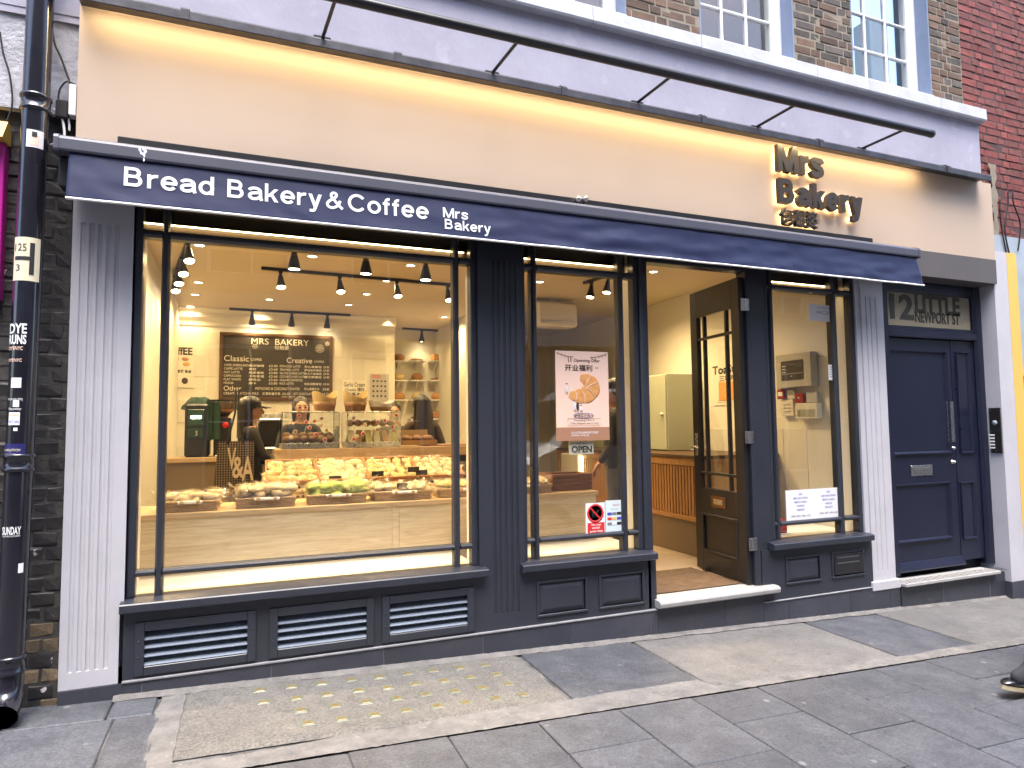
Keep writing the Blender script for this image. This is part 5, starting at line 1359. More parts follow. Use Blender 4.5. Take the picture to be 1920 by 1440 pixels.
for i in range(4):
    for k in range(4):
        x, z = pp(.18+.21*i, .26+.18*k); MB().blob((x, BWY-.0145, z), (.016, .003, .012), 8, 5, .4, 3, i*4+k).build('icon', INK, t)
        x, z = pp(.18+.21*i, .33+.18*k); MB().box(x-.012, x+.012, BWY-.0155, BWY-.0145, z-.002, z+.002).build('caption', INKG, t)

# bread shelves on the recess wall
SWY = 6.34
shelf_px = [[(742, 678), (775, 678), (812, 678), (845, 678)], [(742, 714), (776, 714), (812, 714), (846, 714)], [(742, 750), (776, 750), (812, 750), (846, 750)], [(776, 785), (812, 785), (846, 785)]]
labels = ['round crusty loaf', 'dark flat loaf', 'tin loaf', 'seeded cob loaf']
k = 0
for r_, row in enumerate(shelf_px):
    for c_, (px, py) in enumerate(row):
        x, z = W(px+3, py, SWY); x += .0
        s_ = MB(); s_.cbox(x-.13, x+.13, SWY-.22, SWY, z-.02, z, .002)
        kind = (r_*3+c_) % 4; rown = ('top row', 'second row', 'third row', 'bottom row')[r_]
        th_ = thing('bread_shelf', 'short white shelf in the %s holding a %s' % (rown, labels[kind]), 'shelf', (x, SWY-.1, z), 'white bread shelves')
        s_.build('board', BOARDW, th_); MB().prism([(SWY-.16, z-.021), (SWY, z-.021), (SWY, z-.14)], x-.012, x+.012, 'X').build('bracket', BOARDW, th_)
        mb = MB()
        if kind == 2: mb.cbox(x-.085, x+.085, SWY-.2, SWY-.06, z+.001, z+.11, .025)
        elif kind == 1: mb.blob((x, SWY-.12, z+.018), (.11, .06, .022), 14, 8, .1, 3, k)
        else: mb.blob((x, SWY-.12, z+.055), (.095, .075, .06), 16, 10, .14, 3, k, zmin=-.054)
        mb.build('loaf', (CRUST, CRUSTD, CRUST, BUNY)[kind], label=labels[kind]+' on a white shelf in the '+rown, cat='bread', group='loaves on the white shelves'); k += 1

# back counter with coffee equipment
BCY = 3.55
bcz = WZ(370, 858, BCY)
bc = thing('back_counter', 'oak topped back counter with grey front carrying the coffee machines', 'counter', (0, 4, FLZ))
MB().cbox(LWX+.003, .95, BCY, BCY+.6, bcz-.05, bcz, .003).build('worktop', OAK, bc)
MB().cbox(LWX+.003, .93, BCY+.03, BCY+.05, FLZ, bcz-.051, .002).build('front_panel', M('grey_oak_panel', (.20, .145, .09), .5), bc)
x0, x1 = WX(345, 850, BCY+.1), WX(392, 850, BCY+.1); zt_ = WZ(370, 757, BCY+.1)
cm = thing('drinks_machine', 'tall black drinks machine with green front panel on the back counter', 'machine', ((x0+x1)/2, BCY+.3, bcz))
MB().cbox(x0, x1, BCY+.1, BCY+.5, bcz+.001, zt_, .02).build('body', BLACKP, cm)
MB().cbox(x0+.03, x1-.05, BCY+.085, BCY+.1, bcz+(zt_-bcz)*.58, zt_-.06, .006).build('screen', GREENP, cm)
MB().cbox(x0+.03, x1-.06, BCY+.09, BCY+.1, bcz+(zt_-bcz)*.36, bcz+(zt_-bcz)*.54, .006).build('niche', GREENP, cm)
MB().cbox(x0+.06, x0+.16, BCY+.078, BCY+.086, zt_-.16, zt_-.13, .003).build('display', E_TUBE, cm)
MB().cyl(((x0+x1)/2, BCY+.07, bcz+(zt_-bcz)*.40), ((x0+x1)/2, BCY+.07, bcz+(zt_-bcz)*.5), .014).build('spout', STEEL, cm)
def cl(u, v):
    a_ = u*2*math.pi; r_ = .05+.125*v; xx = x1-.12+r_*1.0*math.cos(a_)*(1+.1*noise.noise(Vector((u*6, v*3, 0)))); yy = BCY+.28+r_*.9*math.sin(a_)
    return (xx, yy, zt_+.075-.13*v**2+.02*noise.noise(Vector((u*9, v*4, 2))))
MB().grid(cl, 30, 8).build('green_cloth', GREENC, label='crumpled green cloth thrown over the tall drinks machine', cat='cloth')
MB().grid(lambda u, v: (x1-.02+.02*math.sin(u*9)+.12*u, BCY+.08+.014*math.sin(u*14), zt_+.02-.42*v+.02*u), 12, 8).build('hanging_towel', GREENC, label='green towel hanging down the side of the drinks machine', cat='towel')
x0, x1 = WX(400, 835, BCY+.1), WX(433, 835, BCY+.1); zz1 = WZ(415, 783, BCY+.1)
gr = thing('coffee_grinder', 'black coffee grinder with flared bean hopper beside the chalkboard', 'coffee grinder', ((x0+x1)/2, BCY+.25, bcz))
MB().cbox(x0, x1, BCY+.1, BCY+.4, bcz+.002, zz1, .012).build('body', BLACKP, gr)
cxx = (x0+x1)/2
zh = WZ(415, 752, BCY+.2)
MB().lathe([(.05, zz1+.001), (.07, zz1+.03), (.155, zh-.05), (.16, zh-.005), (.15, zh)], (cxx, BCY+.22, 0), 22).build('hopper', glass('smoked_hopper', (.35, .25, .16), .06, .02, diff_mix=.08), gr)
MB().lathe([(.0, zz1+.01), (.045, zz1+.012), (.13, zh-.09), (0, zh-.08)], (cxx, BCY+.22, 0), 20).build('beans', CRUSTD, gr)
MB().lathe([(.16, zh), (.165, zh+.012), (.0, zh+.02)], (cxx, BCY+.22, 0), 22).build('lid', BLACKP, gr)
MB().lathe([(.0, .004), (.035, .004), (.035, 0)], (cxx+.03, BCY+.1, zz1-.08), 16, 'Y').build('badge', INKR, gr)
MB().cbox(x0+.02, x1-.02, BCY+.03, BCY+.1, bcz+.002, bcz+.02, .003).build('drip_tray', STEEL, gr)
x0, x1 = WX(484, 830, BCY+.05), WX(528, 830, BCY+.05); zz1 = WZ(505, 790, BCY+.05)
em = thing('espresso_machine', 'dark espresso machine with cups on its steel top behind the customer', 'espresso machine', ((x0+x1)/2, BCY+.25, bcz))
MB().cbox(x0, x1, BCY+.05, BCY+.5, bcz+.10, zz1, .02).build('body', BLACKP, em)
MB().cbox(x0+.02, x1-.02, BCY+.02, BCY+.5, bcz+.002, bcz+.09, .01).build('drip_tray', STEEL, em)
MB().cbox(x0-.005, x1+.005, BCY+.045, BCY+.505, zz1+.001, zz1+.03, .008).build('cup_rail', STEEL, em)
for k in range(2): MB().cyl((x0+.1+.16*k, BCY+.1, bcz+.10), (x0+.1+.16*k, BCY+.1, bcz+.16), .03, n=14).build('group_head', STEEL, em)
for i in range(4):
    for k in range(2):
        xx = x0+.06+.085*i; MB().lathe([(.025, 0), (.036, .05), (.04, .06), (.036, .06), (.022, .006), (0, .006)], (xx, BCY+.15+.1*k, zz1+.032), 16).build('coffee_cup', WHITEV, label='small white cup upright on the espresso machine', cat='cup', group='cups on the espresso machine')

# right-hand side: oak bar, sage cabinet door, posters and fire panel on the side wall
BX = 4.10
rbz = FLZ+.99
bar = thing('side_bar', 'warm oak slatted bar with dark worktop seen through the shop doorway', 'bar counter', (4.4, 2, FLZ))
MB().cbox(BX-.015, RWX-.01, .98, 4.2, rbz-.035, rbz, .004).build('worktop', WALNUT, bar)
MB().cbox(BX+.02, BX+.06, 1.0, 4.18, FLZ, FLZ+.34, .003).build('plinth', M('taupe_kickboard', (.16, .115, .075), .45), bar)
MB().cbox(BX-.002, BX+.06, 1.0, 4.18, FLZ+.341, FLZ+.385, .003).build('lower_rail', OAKD, bar); MB().cbox(BX-.002, BX+.06, 1.0, 4.18, rbz-.11, rbz-.036, .003).build('upper_rail', OAKD, bar)
MB().box(BX+.02, BX+.06, 1.0, 4.18, FLZ+.386, rbz-.111).build('backing', OAKD, bar)
ns = 64; sme = MB().cbox(0, .016, 0, .036, 0, rbz-.113-(FLZ+.387), .004).mesh('slat', OAKD)
for k in range(ns): link('slat', sme, bar, loc=(BX+.004, 1.01+k*.0495, FLZ+.387))
MB().cbox(BX+.0, RWX-.01, 1.0-.012, .999, FLZ, rbz-.036, .003).build('end_panel', OAKD, bar)
cab = thing('sage_cabinet', 'sage green cabinet with round white knob on the side wall above the bar', 'cabinet', (4.7, 2.7, rbz))
ya, z1 = WS(1240, 699, 4.55); yb, z0 = WS(1254, 848, 4.55)
z1 = WS(1252, 700, 4.55)[1]
MB().cbox(4.55, RWX-.01, yb, 4.0, rbz+.003, z1, .005).build('carcass', CABG, cab)
MB().cbox(4.53, 4.548, yb+.01, yb+.55, rbz+.012, z1-.01, .004).build('door', CABG, cab)
MB().lathe([(.0, -.03), (.02, -.028), (.022, -.018), (.010, -.008), (.010, 0)], (4.53, yb+.07, z1-.47), 14, 'X').build('knob', CREAMP, cab)
def side_poster(name, label, px0, py0, px1_, py1_, mat, cat='poster'):
    y0, z1 = WS(px0, py0, RWX-.004); y1, z0 = WS(px1_, py1_, RWX-.004)
    t = thing(name, label, cat, (RWX, (y0+y1)/2, z0)); MB().box(RWX-.012, RWX-.0085, y1, y0, z0, z1).build('sheet', mat, t)
    def tx(s, u0, v0, u1, v1, m_=INK, bold=0.0): side_text('lettering', s, y0+(y1-y0)*u0, y0+(y1-y0)*u1, z1-(z1-z0)*v1, z1-(z1-z0)*v0, RWX-.0135, m_, t, bold=bold)
    def pt_(u, v): return y0+(y1-y0)*u, z1-(z1-z0)*v
    return t, tx, pt_
t, tx, pp = side_poster('toast_poster', 'cream Toast poster with a brown bread slice seen through the open shop door', 1336, 686, 1384, 758, PAPERC)
tx('ToaSt', .02, .02, .95, .24, bold=.03); tx('三吐司', .3, .28, .95, .42, bold=.02); tx('soft & fluffy', .2, .86, .7, .9, INKG); tx('fresh every day', .2, .92, .8, .96, INKG)
y_, z_ = pp(.62, .65); MB().cbox(RWX-.02, RWX-.012, y_-.14, y_+.14, z_-.11, z_+.10, .006).build('picture', CROIS, t)
t, tx, pp = side_poster('bagel_poster', 'cream Bagel poster half hidden behind the hinge post of the shop door', 1398, 620, 1446, 735, PAPERC)
tx('Bagel', .05, .03, .95, .2, bold=.03); tx('贝果', .4, .24, .9, .36, bold=.02)
for v in (.5, .72):
    y_, z_ = pp(.55, v); MB().lathe([(.02, 0), (.06, .004), (.1, .002), (.1, 0)], (RWX-.012, y_, z_), 18, 'X').build('picture', CROIS, t)
def side_box(name, label, cat, px0, py0, px1_, py1_, mat, d=.06, c=.006):
    y0, z1 = WS(px0, py0, RWX); y1, z0 = WS(px1_, py1_, RWX)
    t = thing(name, label, cat, (RWX, (y0+y1)/2, z0)); MB().cbox(RWX-.012-d, RWX-.011, y1, y0, z0, z1, c).build('case', mat, t)
    return t, y0, y1, z0, z1, RWX-.012-d
t, y0, y1, z0, z1, xf_ = side_box('fire_alarm_panel', 'grey fire alarm control panel with dark screen on the side wall behind the narrow window', 'alarm panel', 1468, 668, 1537, 724, GREYP, .09)
MB().cbox(xf_-.006, xf_, y0+(y1-y0)*.8, y0+(y1-y0)*.17, z0+(z1-z0)*.22, z0+(z1-z0)*.8, .003).build('screen', M('dark_screen', (.05, .042, .035), .3), t)
for k in range(6):
    yy = y0+(y1-y0)*(.23+.05*(k % 2)); MB().box(xf_-.008, xf_-.005, yy-.008, yy+.008, z0+(z1-z0)*(.45+.09*(k//2)), z0+(z1-z0)*(.48+.09*(k//2))).build('button', WHITEV, t)
MB().lathe([(.0, -.004), (.01, -.003), (.01, 0)], (xf_-.006, y0+(y1-y0)*.47, z0+(z1-z0)*.33), 12, 'X').build('key_switch', STEEL, t)
MB().box(xf_-.0075, xf_-.0055, y0+(y1-y0)*.78, y0+(y1-y0)*.20, z0+(z1-z0)*.40, z0+(z1-z0)*.42).build('divider', GREYP, t)
t, y0, y1, z0, z1, xf_ = side_box('fire_call_point', 'red square fire call point on the side wall below the alarm panel', 'call point', 1465, 730, 1479, 748, REDP, .05)
MB().box(xf_-.003, xf_, y0+(y1-y0)*.8, y0+(y1-y0)*.2, z0+(z1-z0)*.3, z0+(z1-z0)*.7).build('glass', WHITEV, t)
t, y0, y1, z0, z1, xf_ = side_box('isolator_switch', 'red isolator switch beside a grey socket below the alarm panel', 'switch', 1499, 738, 1516, 755, REDP, .05)
MB().lathe([(.0, -.012), (.012, -.01), (.014, 0)], (xf_, (y0+y1)/2, (z0+z1)/2), 12, 'X').build('key', STEEL, t)
side_box('socket_box', 'cream socket box between the two red alarm devices', 'socket', 1481, 731, 1496, 748, CREAMP, .03)
side_box('socket_box', 'grey switch box right of the red isolator switch', 'socket', 1518, 736, 1540, 754, GREYP, .04)
t, y0, y1, z0, z1, xf_ = side_box('keypad', 'cream alarm keypad under the red fire call point', 'keypad', 1470, 750, 1494, 780, CREAMP, .03)
for i in range(3):
    for k in range(3): MB().cbox(xf_-.004, xf_, y0+(y1-y0)*(.3+.2*i)-.012, y0+(y1-y0)*(.3+.2*i)+.012, z0+(z1-z0)*(.3+.2*k)-.008, z0+(z1-z0)*(.3+.2*k)+.008, .002).build('key', GREYP, t)
t, y0, y1, z0, z1, xf_ = side_box('fuse_box', 'cream consumer unit with clear flap low on the side wall', 'fuse box', 1502, 757, 1545, 785, CREAMP, .07)
MB().box(xf_-.003, xf_, y0+(y1-y0)*.9, y0+(y1-y0)*.1, z0+.02, z1-.06).build('flap', GLASSC, t)
MB().cbox(4.05, 4.42, .28, .50, SZ3+.011, SZ3+.13, .01).build('red_box', REDP, label='red carton standing on the white board of the narrow window', cat='box')

# air conditioner high in the room, seen through the middle window
acx, acz = W(1040, 590, 3.2)
ac = thing('air_conditioner', 'white wall air conditioner near the ceiling behind the middle window', 'air conditioner', (acx, 3.2, acz))
MB().cbox(acx-.28, acx+.28, 3.1, 3.36, acz-.16, acz+.15, .03).build('body', CREAMP, ac); MB().cbox(acx-.24, acx+.24, 3.085, 3.1, acz-.13, acz-.09, .003).build('louvre', GREYP, ac)
MB().box(acx-.04, acx+.04, 3.2, 3.26, acz+.15, CE).build('hanger', CREAMP, ac)
# partition carrying it, lit fridge and cream bread posters behind the middle window
MB().box(2.95, 3.03, 3.38, 6.35, FLZ, CE).build('wall_partition', INW, kind='structure')
fr = thing('lit_drinks_fridge', 'small black framed fridge glowing yellow behind the OPEN sign', 'fridge', (3.4, 3.4, FLZ))
fx0, fz1 = W(1084, 852, 3.4); fx1, fz0 = W(1115, 935, 3.4)
MB().cbox(fx0, fx1, 3.42, 3.9, FLZ, fz1, .01).build('body', CREAMP, fr); MB().box(fx0+.02, fx1-.02, 3.41, 3.418, fz1-.34, fz1-.02).build('lit_door', E_FRIDGE, fr)
for k in range(3): MB().box(fx0+.02, fx1-.02, 3.395, 3.409, fz1-.12-.09*k, fz1-.108-.09*k).build('shelf_edge', BLACKP, fr)
# =================================================================== LIGHTS INSIDE
def spot(name, loc, energy, parent, size=120, blend=.8, rad=.04, dirv=(0, 0, -1)):
    l = bpy.data.lights.new(name, 'SPOT'); l.energy = energy; l.color = WARM; l.spot_size = R(size); l.spot_blend = blend; l.shadow_soft_size = rad
    o = bpy.data.objects.new(name, l); COL.objects.link(o); o.location = loc; o.rotation_euler = (-Vector(dirv)).to_track_quat('Z', 'Y').to_euler()
    o.parent = parent; o.matrix_parent_inverse = wmat(parent).inverted(); return o
def WHc(px, py): return WH(px, py, CE)
DL = [(374, 459), (372, 529), (366, 552), (357, 574), (586, 480), (525, 540), (505, 561), (488, 581), (770, 497), (725, 526), (687, 551), (654, 571), (728, 595), (833, 594), (1012, 528), (1180, 542), (1225, 509)]
for i, q in enumerate(DL):
    x, y = WHc(*q)
    if x > RWX-.2 or y > 6.2: continue
    zone = 'beside the left wall track' if x < -.1 else 'above the customer and chalkboard' if x < .9 else 'above the glass food cases' if x < 2.4 else 'behind the middle window and door'
    d = thing('downlight', 'lit round recessed downlight in the ceiling '+zone, 'downlight', (x, y, CE), 'recessed downlights '+zone)
    MB().lathe([(.062, -.001), (.060, -.008), (.045, -.010), (.042, -.002)], (x, y, CE), 20).build('rim', STEEL, d)
    MB().lathe([(.0, -.003), (.042, -.003), (.042, -.002)], (x, y, CE), 16).build('lens', E_DOWN, d)
    spot('downlight_lamp', (x, y, CE-.03), 32 if x > 2.6 else 10 if y > 4.5 else 14, d, 150, .9)
def track(name, label, p0, p1, heads, aim=(0, .25, -1), pw=1.0):
    a = Vector((*WHc(*p0), CE)); b = Vector((*WHc(*p1), CE)); d = (b-a).normalized(); n_ = Vector((-d.y, d.x, 0))
    t = thing(name, label, 'track light', ((a+b)/2).to_tuple())
    v = [a+n_*.018-Vector((0, 0, .001)), b+n_*.018-Vector((0, 0, .001)), b-n_*.018-Vector((0, 0, .001)), a-n_*.018-Vector((0, 0, .001))]; v += [p-Vector((0, 0, .03)) for p in v]
    MB().add(v, [(0, 1, 2, 3), (7, 6, 5, 4), (0, 4, 5, 1), (1, 5, 6, 2), (2, 6, 7, 3), (3, 7, 4, 0)]).build('track', BLACKM, t)
    for (u, lit) in heads:
        p = a+(b-a)*u; h = p+Vector((0, 0, -.08)); ax = Vector(aim).normalized()
        MB().cbox(p.x-.02, p.x+.02, p.y-.02, p.y+.02, CE-.05, CE-.03, .003).build('adapter', BLACKM, t)
        MB().cyl(p+Vector((0, 0, -.05)), h, .008, n=8).build('stem', BLACKM, t)
        Q = Matrix.Translation(h) @ ax.to_track_quat('Z', 'Y').to_matrix().to_4x4()
        MB().lathe([(.0, -.03), (.014, -.028), (.022, .0), (.030, .05), (.042, .10), (.046, .13), (.043, .13), (.036, .10)], (0, 0, 0), 18).xf(Q).build('lamp_head', BLACKM, t)
        MB().lathe([(.0, .132), (.039, .127), (.039, .12)], (0, 0, 0), 16).xf(Q).build('lens', E_LAMP, t)
        if lit: spot('track_lamp', h+ax*.135, 7*pw, t, 120, .7, .035, ax)
track('track_light', 'black ceiling track with four lit lamps running away from the window by the left wall', (357, 440), (328, 512), ((.1, 1), (.45, 1), (.75, 1), (1.0, 1)), (.12, -.42, -1), 2.2)
track('track_light', 'long black ceiling track with four lamps above the bread display stand', (490, 500), (849, 532), ((.09, 1), (.38, 1), (.68, 1), (.97, 1)), (.05, -.35, -1))
track('track_light', 'black ceiling track with three lamps in front of the chalkboard menu', (430, 577), (657, 589), ((.18, 1), (.5, 1), (.8, 1)), (0, .35, -1), .4)
track('track_light', 'short black ceiling track with two lamps facing the bread shelves', (754, 614), (849, 620), ((.38, 1), (.95, 1)), (0, .1, -1), .4)
track('track_light', 'black ceiling track with two lamps behind the middle window', (1095, 528), (1142, 513), ((.3, 1), (.95, 1)), (-.2, -.1, -1))
# three lamps on the track just inside the window head
a = WX(500, 470, .75); b = WX(860, 520, .75)
t = thing('track_light', 'black ceiling track with three dark lamp heads close behind the window head', 'track light', ((a+b)/2, .75, CE))
wy = .78
def lowhead(px, py):
    x, z = W(px, py, wy)
    MB().cyl((x, wy, CE), (x, wy, z), .009, n=8).build('stem', BLACKM, t)
    MB().lathe([(.0, .015), (.016, .012), (.02, -.02), (.03, -.06), (.042, -.11), (.046, -.14), (.043, -.14), (.036, -.11)], (x, wy, z-.02), 18).build('lamp_head', BLACKM, t)
    MB().lathe([(.0, -.142), (.039, -.137), (.039, -.13)], (x, wy, z-.02), 16).build('lens', E_LAMP, t)
    spot('track_lamp', (x, wy, z-.165), 30, t, 110, .7, .035)
for px, py in ((552, 465), (686, 475), (798, 488)): lowhead(px, py)
MB().cbox(a, b, wy-.018, wy+.018, CE-.03, CE-.001, .003).build('track', BLACKM, t)
# =================================================================== NOTICES ON THE GLASS
GY = .0695
t, tx, pp = poster('opening_offer_poster', 'peach opening offer poster with a big croissant inside the middle window', 1041, 657, 1143, 825, GY, PEACH)
x0, zb1 = pp(0, .852); x1, zb0 = pp(1, 1.0)
MB().box(x0, x1, GY-.0008, GY, zb0, zb1).build('band', BROWNP, t)
tx('Openning Offer', .34, .085, .84, .13, INKB, .012); tx('开业福利', .17, .15, .69, .225, INKB, .02)
tx('全场买五免一', .33, .705, .69, .745, INKB, .01); tx('Everything 5 For 4', .33, .765, .70, .79, INKB); tx('( The cheapest one is free)', .25, .795, .79, .825, INKB)
tx('12-13 LITTLE NEWPORT STREET', .27, .90, .79, .923, WHITEV, .01); tx('LONDON  WC2H 7JJ', .27, .932, .60, .955, WHITEV, .01)
def sub(name, pts, r, mat): MB().tube([(*[q for q in (pp(u, v)[0],)], GY-.002, pp(u, v)[1]) for u, v in pts], r, 5).build(name, mat, t)
# croissant: overlapping crescent segments
path = arc(.40, .40, .27, .105, 78, -125, 26); rads = []
pth = []
for k, (u, v) in enumerate(path):
    f_ = k/26; r0 = .012+.062*math.sin(math.pi*min(1, max(0, .04+.93*f_)))**.8
    rads.append(r0*(.9+.1*abs(math.sin(f_*math.pi*5.5)))); x, z = pp(u, .80-v); pth.append((x, 0, z))
cr = MB().tube(pth, rads, 14); cr.v = [(x, GY-.0008+y*.05, z) for x, y, z in cr.v]; cr.build('croissant', CROIS, t)
for k in (4, 8, 13, 18, 22):
    c0 = Vector(pth[k]); r_ = rads[k]; dd = (Vector(pth[k+1])-Vector(pth[k-1])).normalized(); nn = Vector((-dd.z, 0, dd.x))
    MB().tube([c0+nn*r_*.95+dd*.012+Vector((0, GY-.0035, 0)), c0+Vector((0, GY-.0055, 0)), c0-nn*r_*.95+dd*.012+Vector((0, GY-.0035, 0))], [.001, .0038, .001], 6).build('croissant_ridge', PEACH, t)
# bunting
for (u0, u1) in ((.02, .33), (.65, .98)):
    sub('bunting', [(u0+(u1-u0)*k/8, .018+.045*math.sin(math.pi*(k/8*.55+(.0 if u0 < .5 else .45)))) for k in range(9)], .0012, INKB)
    for k in range(5):
        u = u0+.03+k*(u1-u0-.06)/4; v = .018+.045*math.sin(math.pi*((u-u0)/(u1-u0)*.55+(.0 if u0 < .5 else .45)))
        xa, za_ = pp(u-.015, v); xb, _ = pp(u+.015, v); xc, zc_ = pp(u, v+.022)
        MB().tube([(xa, GY-.002, za_), (xc, GY-.002, zc_), (xb, GY-.002, za_)], .001, 4).build('bunting', INKB, t)
sub('speech_ring', [(.51+.19*math.cos(a_*.35), .722+.028*math.sin(a_*.35)) for a_ in range(19)], .0012, INKBL)
sub('box_line', [(.21, .755), (.83, .755), (.83, .832), (.21, .832), (.21, .755)], .0009, BROWNP)
for (u, v, h_, cl_) in ((.20, .41, .12, PAPER), (.345, .60, .13, PAPER), (.40, .60, .14, INKB), (.465, .635, .08, PAPER)):    # little drawn figures
    x, z = pp(u, v); hh = h_*.45; 
    MB().blob((x, GY-.0012, z-.2*hh), (.012, .002, .5*hh), 10, 6).build('drawn_figure', cl_, t); MB().blob((x, GY-.0012, z+.45*hh), (.008, .002, .009), 10, 6).build('drawn_head', PEACH, t)
    MB().blob((x, GY-.0014, z+.5*hh), (.008, .002, .006), 10, 6).build('drawn_hair', INKB, t)
    for s_ in (-1, 1): MB().tube([(x+s_*.005, GY-.002, z-.6*hh), (x+s_*.007, GY-.002, z-.95*hh)], .0016, 4).build('drawn_leg', INKB, t)
for s_ in (0, 1): sub('cutlery', [(.235+.045*s_, .075), (.245+.045*s_, .125)], .0028, INKB)
tx('U', .745, .17, .80, .195, INKB)
# OPEN hanger
t, tx, pp = poster('open_sign', 'small cream OPEN hanging sign under the peach poster', 1067, 827, 1113, 851, GY+.02, CREAMP, 'sign', .006)
tx('Come in we are', .3, .12, .74, .25, INKG); tx('OPEN', .09, .38, .93, .88, INK, .035)
x, z = pp(.5, 0); MB().tube([(x-.04, GY+.02, z), (x, GY+.02, z+.03), (x+.04, GY+.02, z)], .0015, 4).build('string', INKB, t)
# no dogs + payment sheet
t, tx, pp = poster('payment_notice', 'pale blue sheet of payment card logos in the corner of the middle window', 1135, 939, 1169, 999, GY, M('pale_blue_paper', (.62, .72, .76), .5), 'notice')
tx('WELCOME', .4, .12, .78, .16, INKR); tx('We accept', .3, .24, .68, .28, INK)
for k in range(9):
    x, z = pp(.22+.27*(k % 3), .40+.15*(k//3)); MB().cbox(x-.018, x+.018, GY-.0015, GY-.0003, z-.010, z+.010, .0004).build('card_logo', (INKBL, INKG, INK, INKR, YELLOW, INKBL, INKG, PAPER, INK)[k], t)
t, tx, pp = poster('no_dogs_notice', 'white no dogs except guide dogs notice with red ring in the middle window', 1098, 944, 1135, 1001, GY, PAPER, 'notice')
cxx, czz = pp(.5, .33); rr_ = abs(pp(.93, 0)[0]-pp(.5, 0)[0])
MB().lathe([(rr_*.78, 0), (rr_*.78, .0016), (rr_, .0016), (rr_, 0)], (cxx, GY, czz), 40, 'Y').build('red_ring', INKR, t)
MB().cbox(-rr_*.85, rr_*.85, -.0022, -.0006, -rr_*.08, rr_*.08, .0002).xf(Matrix.Translation((cxx, GY, czz)) @ Matrix.Rotation(R(45), 4, 'Y')).build('red_bar', INKR, t)
dg_ = MB()
for poly in ([(-.5, .02), (-.42, .12), (.1, .12), (.2, .36), (.27, .46), (.31, .36), (.52, .3), (.5, .2), (.33, .16), (.26, -.05), (-.38, -.08)],
             [(-.42, -.05), (-.30, -.05), (-.36, -.42), (-.46, -.42)], [(-.22, -.05), (-.12, -.05), (-.18, -.42), (-.27, -.42)], [(.06, -.02), (.16, -.02), (.13, -.42), (.04, -.42)], [(.18, -.02), (.27, -.02), (.25, -.42), (.17, -.42)], [(-.5, .05), (-.44, .1), (-.56, .32), (-.6, .3)]):
    dg_.prism([(cxx+p*rr_*.95, czz+q*rr_*.95) for p, q in poly], GY-.0012, GY-.0002, 'Y')
dg_.build('dog_symbol', INK, t)
xa, za_ = pp(.08, .62); xb, zb2 = pp(.96, .96); MB().box(xa, xb, GY-.0012, GY-.0002, zb2, za_).build('red_block', INKR, t)
tx('No dogs', .28, .655, .78, .73, WHITEV, .012); tx('except', .32, .755, .72, .83, WHITEV, .012); tx('guide dogs', .2, .855, .86, .935, WHITEV, .012)
# notices in the narrow window
t, tx, pp = poster('job_notice', 'two white printed job notices taped inside the narrow window', 1473, 920, 1580, 975, GY, PAPER, 'notice')
for c_ in (0, 1):
    for k, s in enumerate(('招聘', '诚聘 收银员 咖啡师', '需要有工作经验', '待遇优厚', '请联系我们')):
        w_ = (.06, .26, .22, .13, .14)[k]; u = .25+.5*c_; v = .10+.115*k+(.0 if c_ == 0 else -.02); tx(s, u-w_/2, v, u+w_/2, v+.06, INKBL)
    tx('联系电话', .25+.5*c_-.17, .74-.03*c_, .25+.5*c_+.17, .80-.03*c_, INKG)
t, tx, pp = poster('address_notice', 'small white address label at the top of the narrow window', 1516, 570, 1562, 604, GY, PAPER, 'notice')
tx('12 LITTLE NE', .35, .1, .95, .25, INKG); tx('WC2H', .3, .36, .9, .56, INKG)
t, tx, pp = poster('small_notice', 'narrow white paper notice beside the right mullion of the narrow window', 1553, 684, 1567, 713, GY, PAPER, 'notice')
for k in range(5):
    xa, za_ = pp(.15, .12+.16*k); xb, zb2 = pp(.85-.08*(k % 3), .16+.16*k); MB().box(xa, xb, GY-.001, GY-.0002, zb2, za_).build('printed_line', INKG, t)
# red sprinkler box behind the transom of the narrow window
MB().cbox(WX(1543, 530, .2), WX(1562, 530, .2), .18, .26, WZ(1552, 541, .2), WZ(1552, 525, .2), .004).build('alarm_sounder', REDP, label='red alarm sounder above the narrow window transom', cat='alarm')

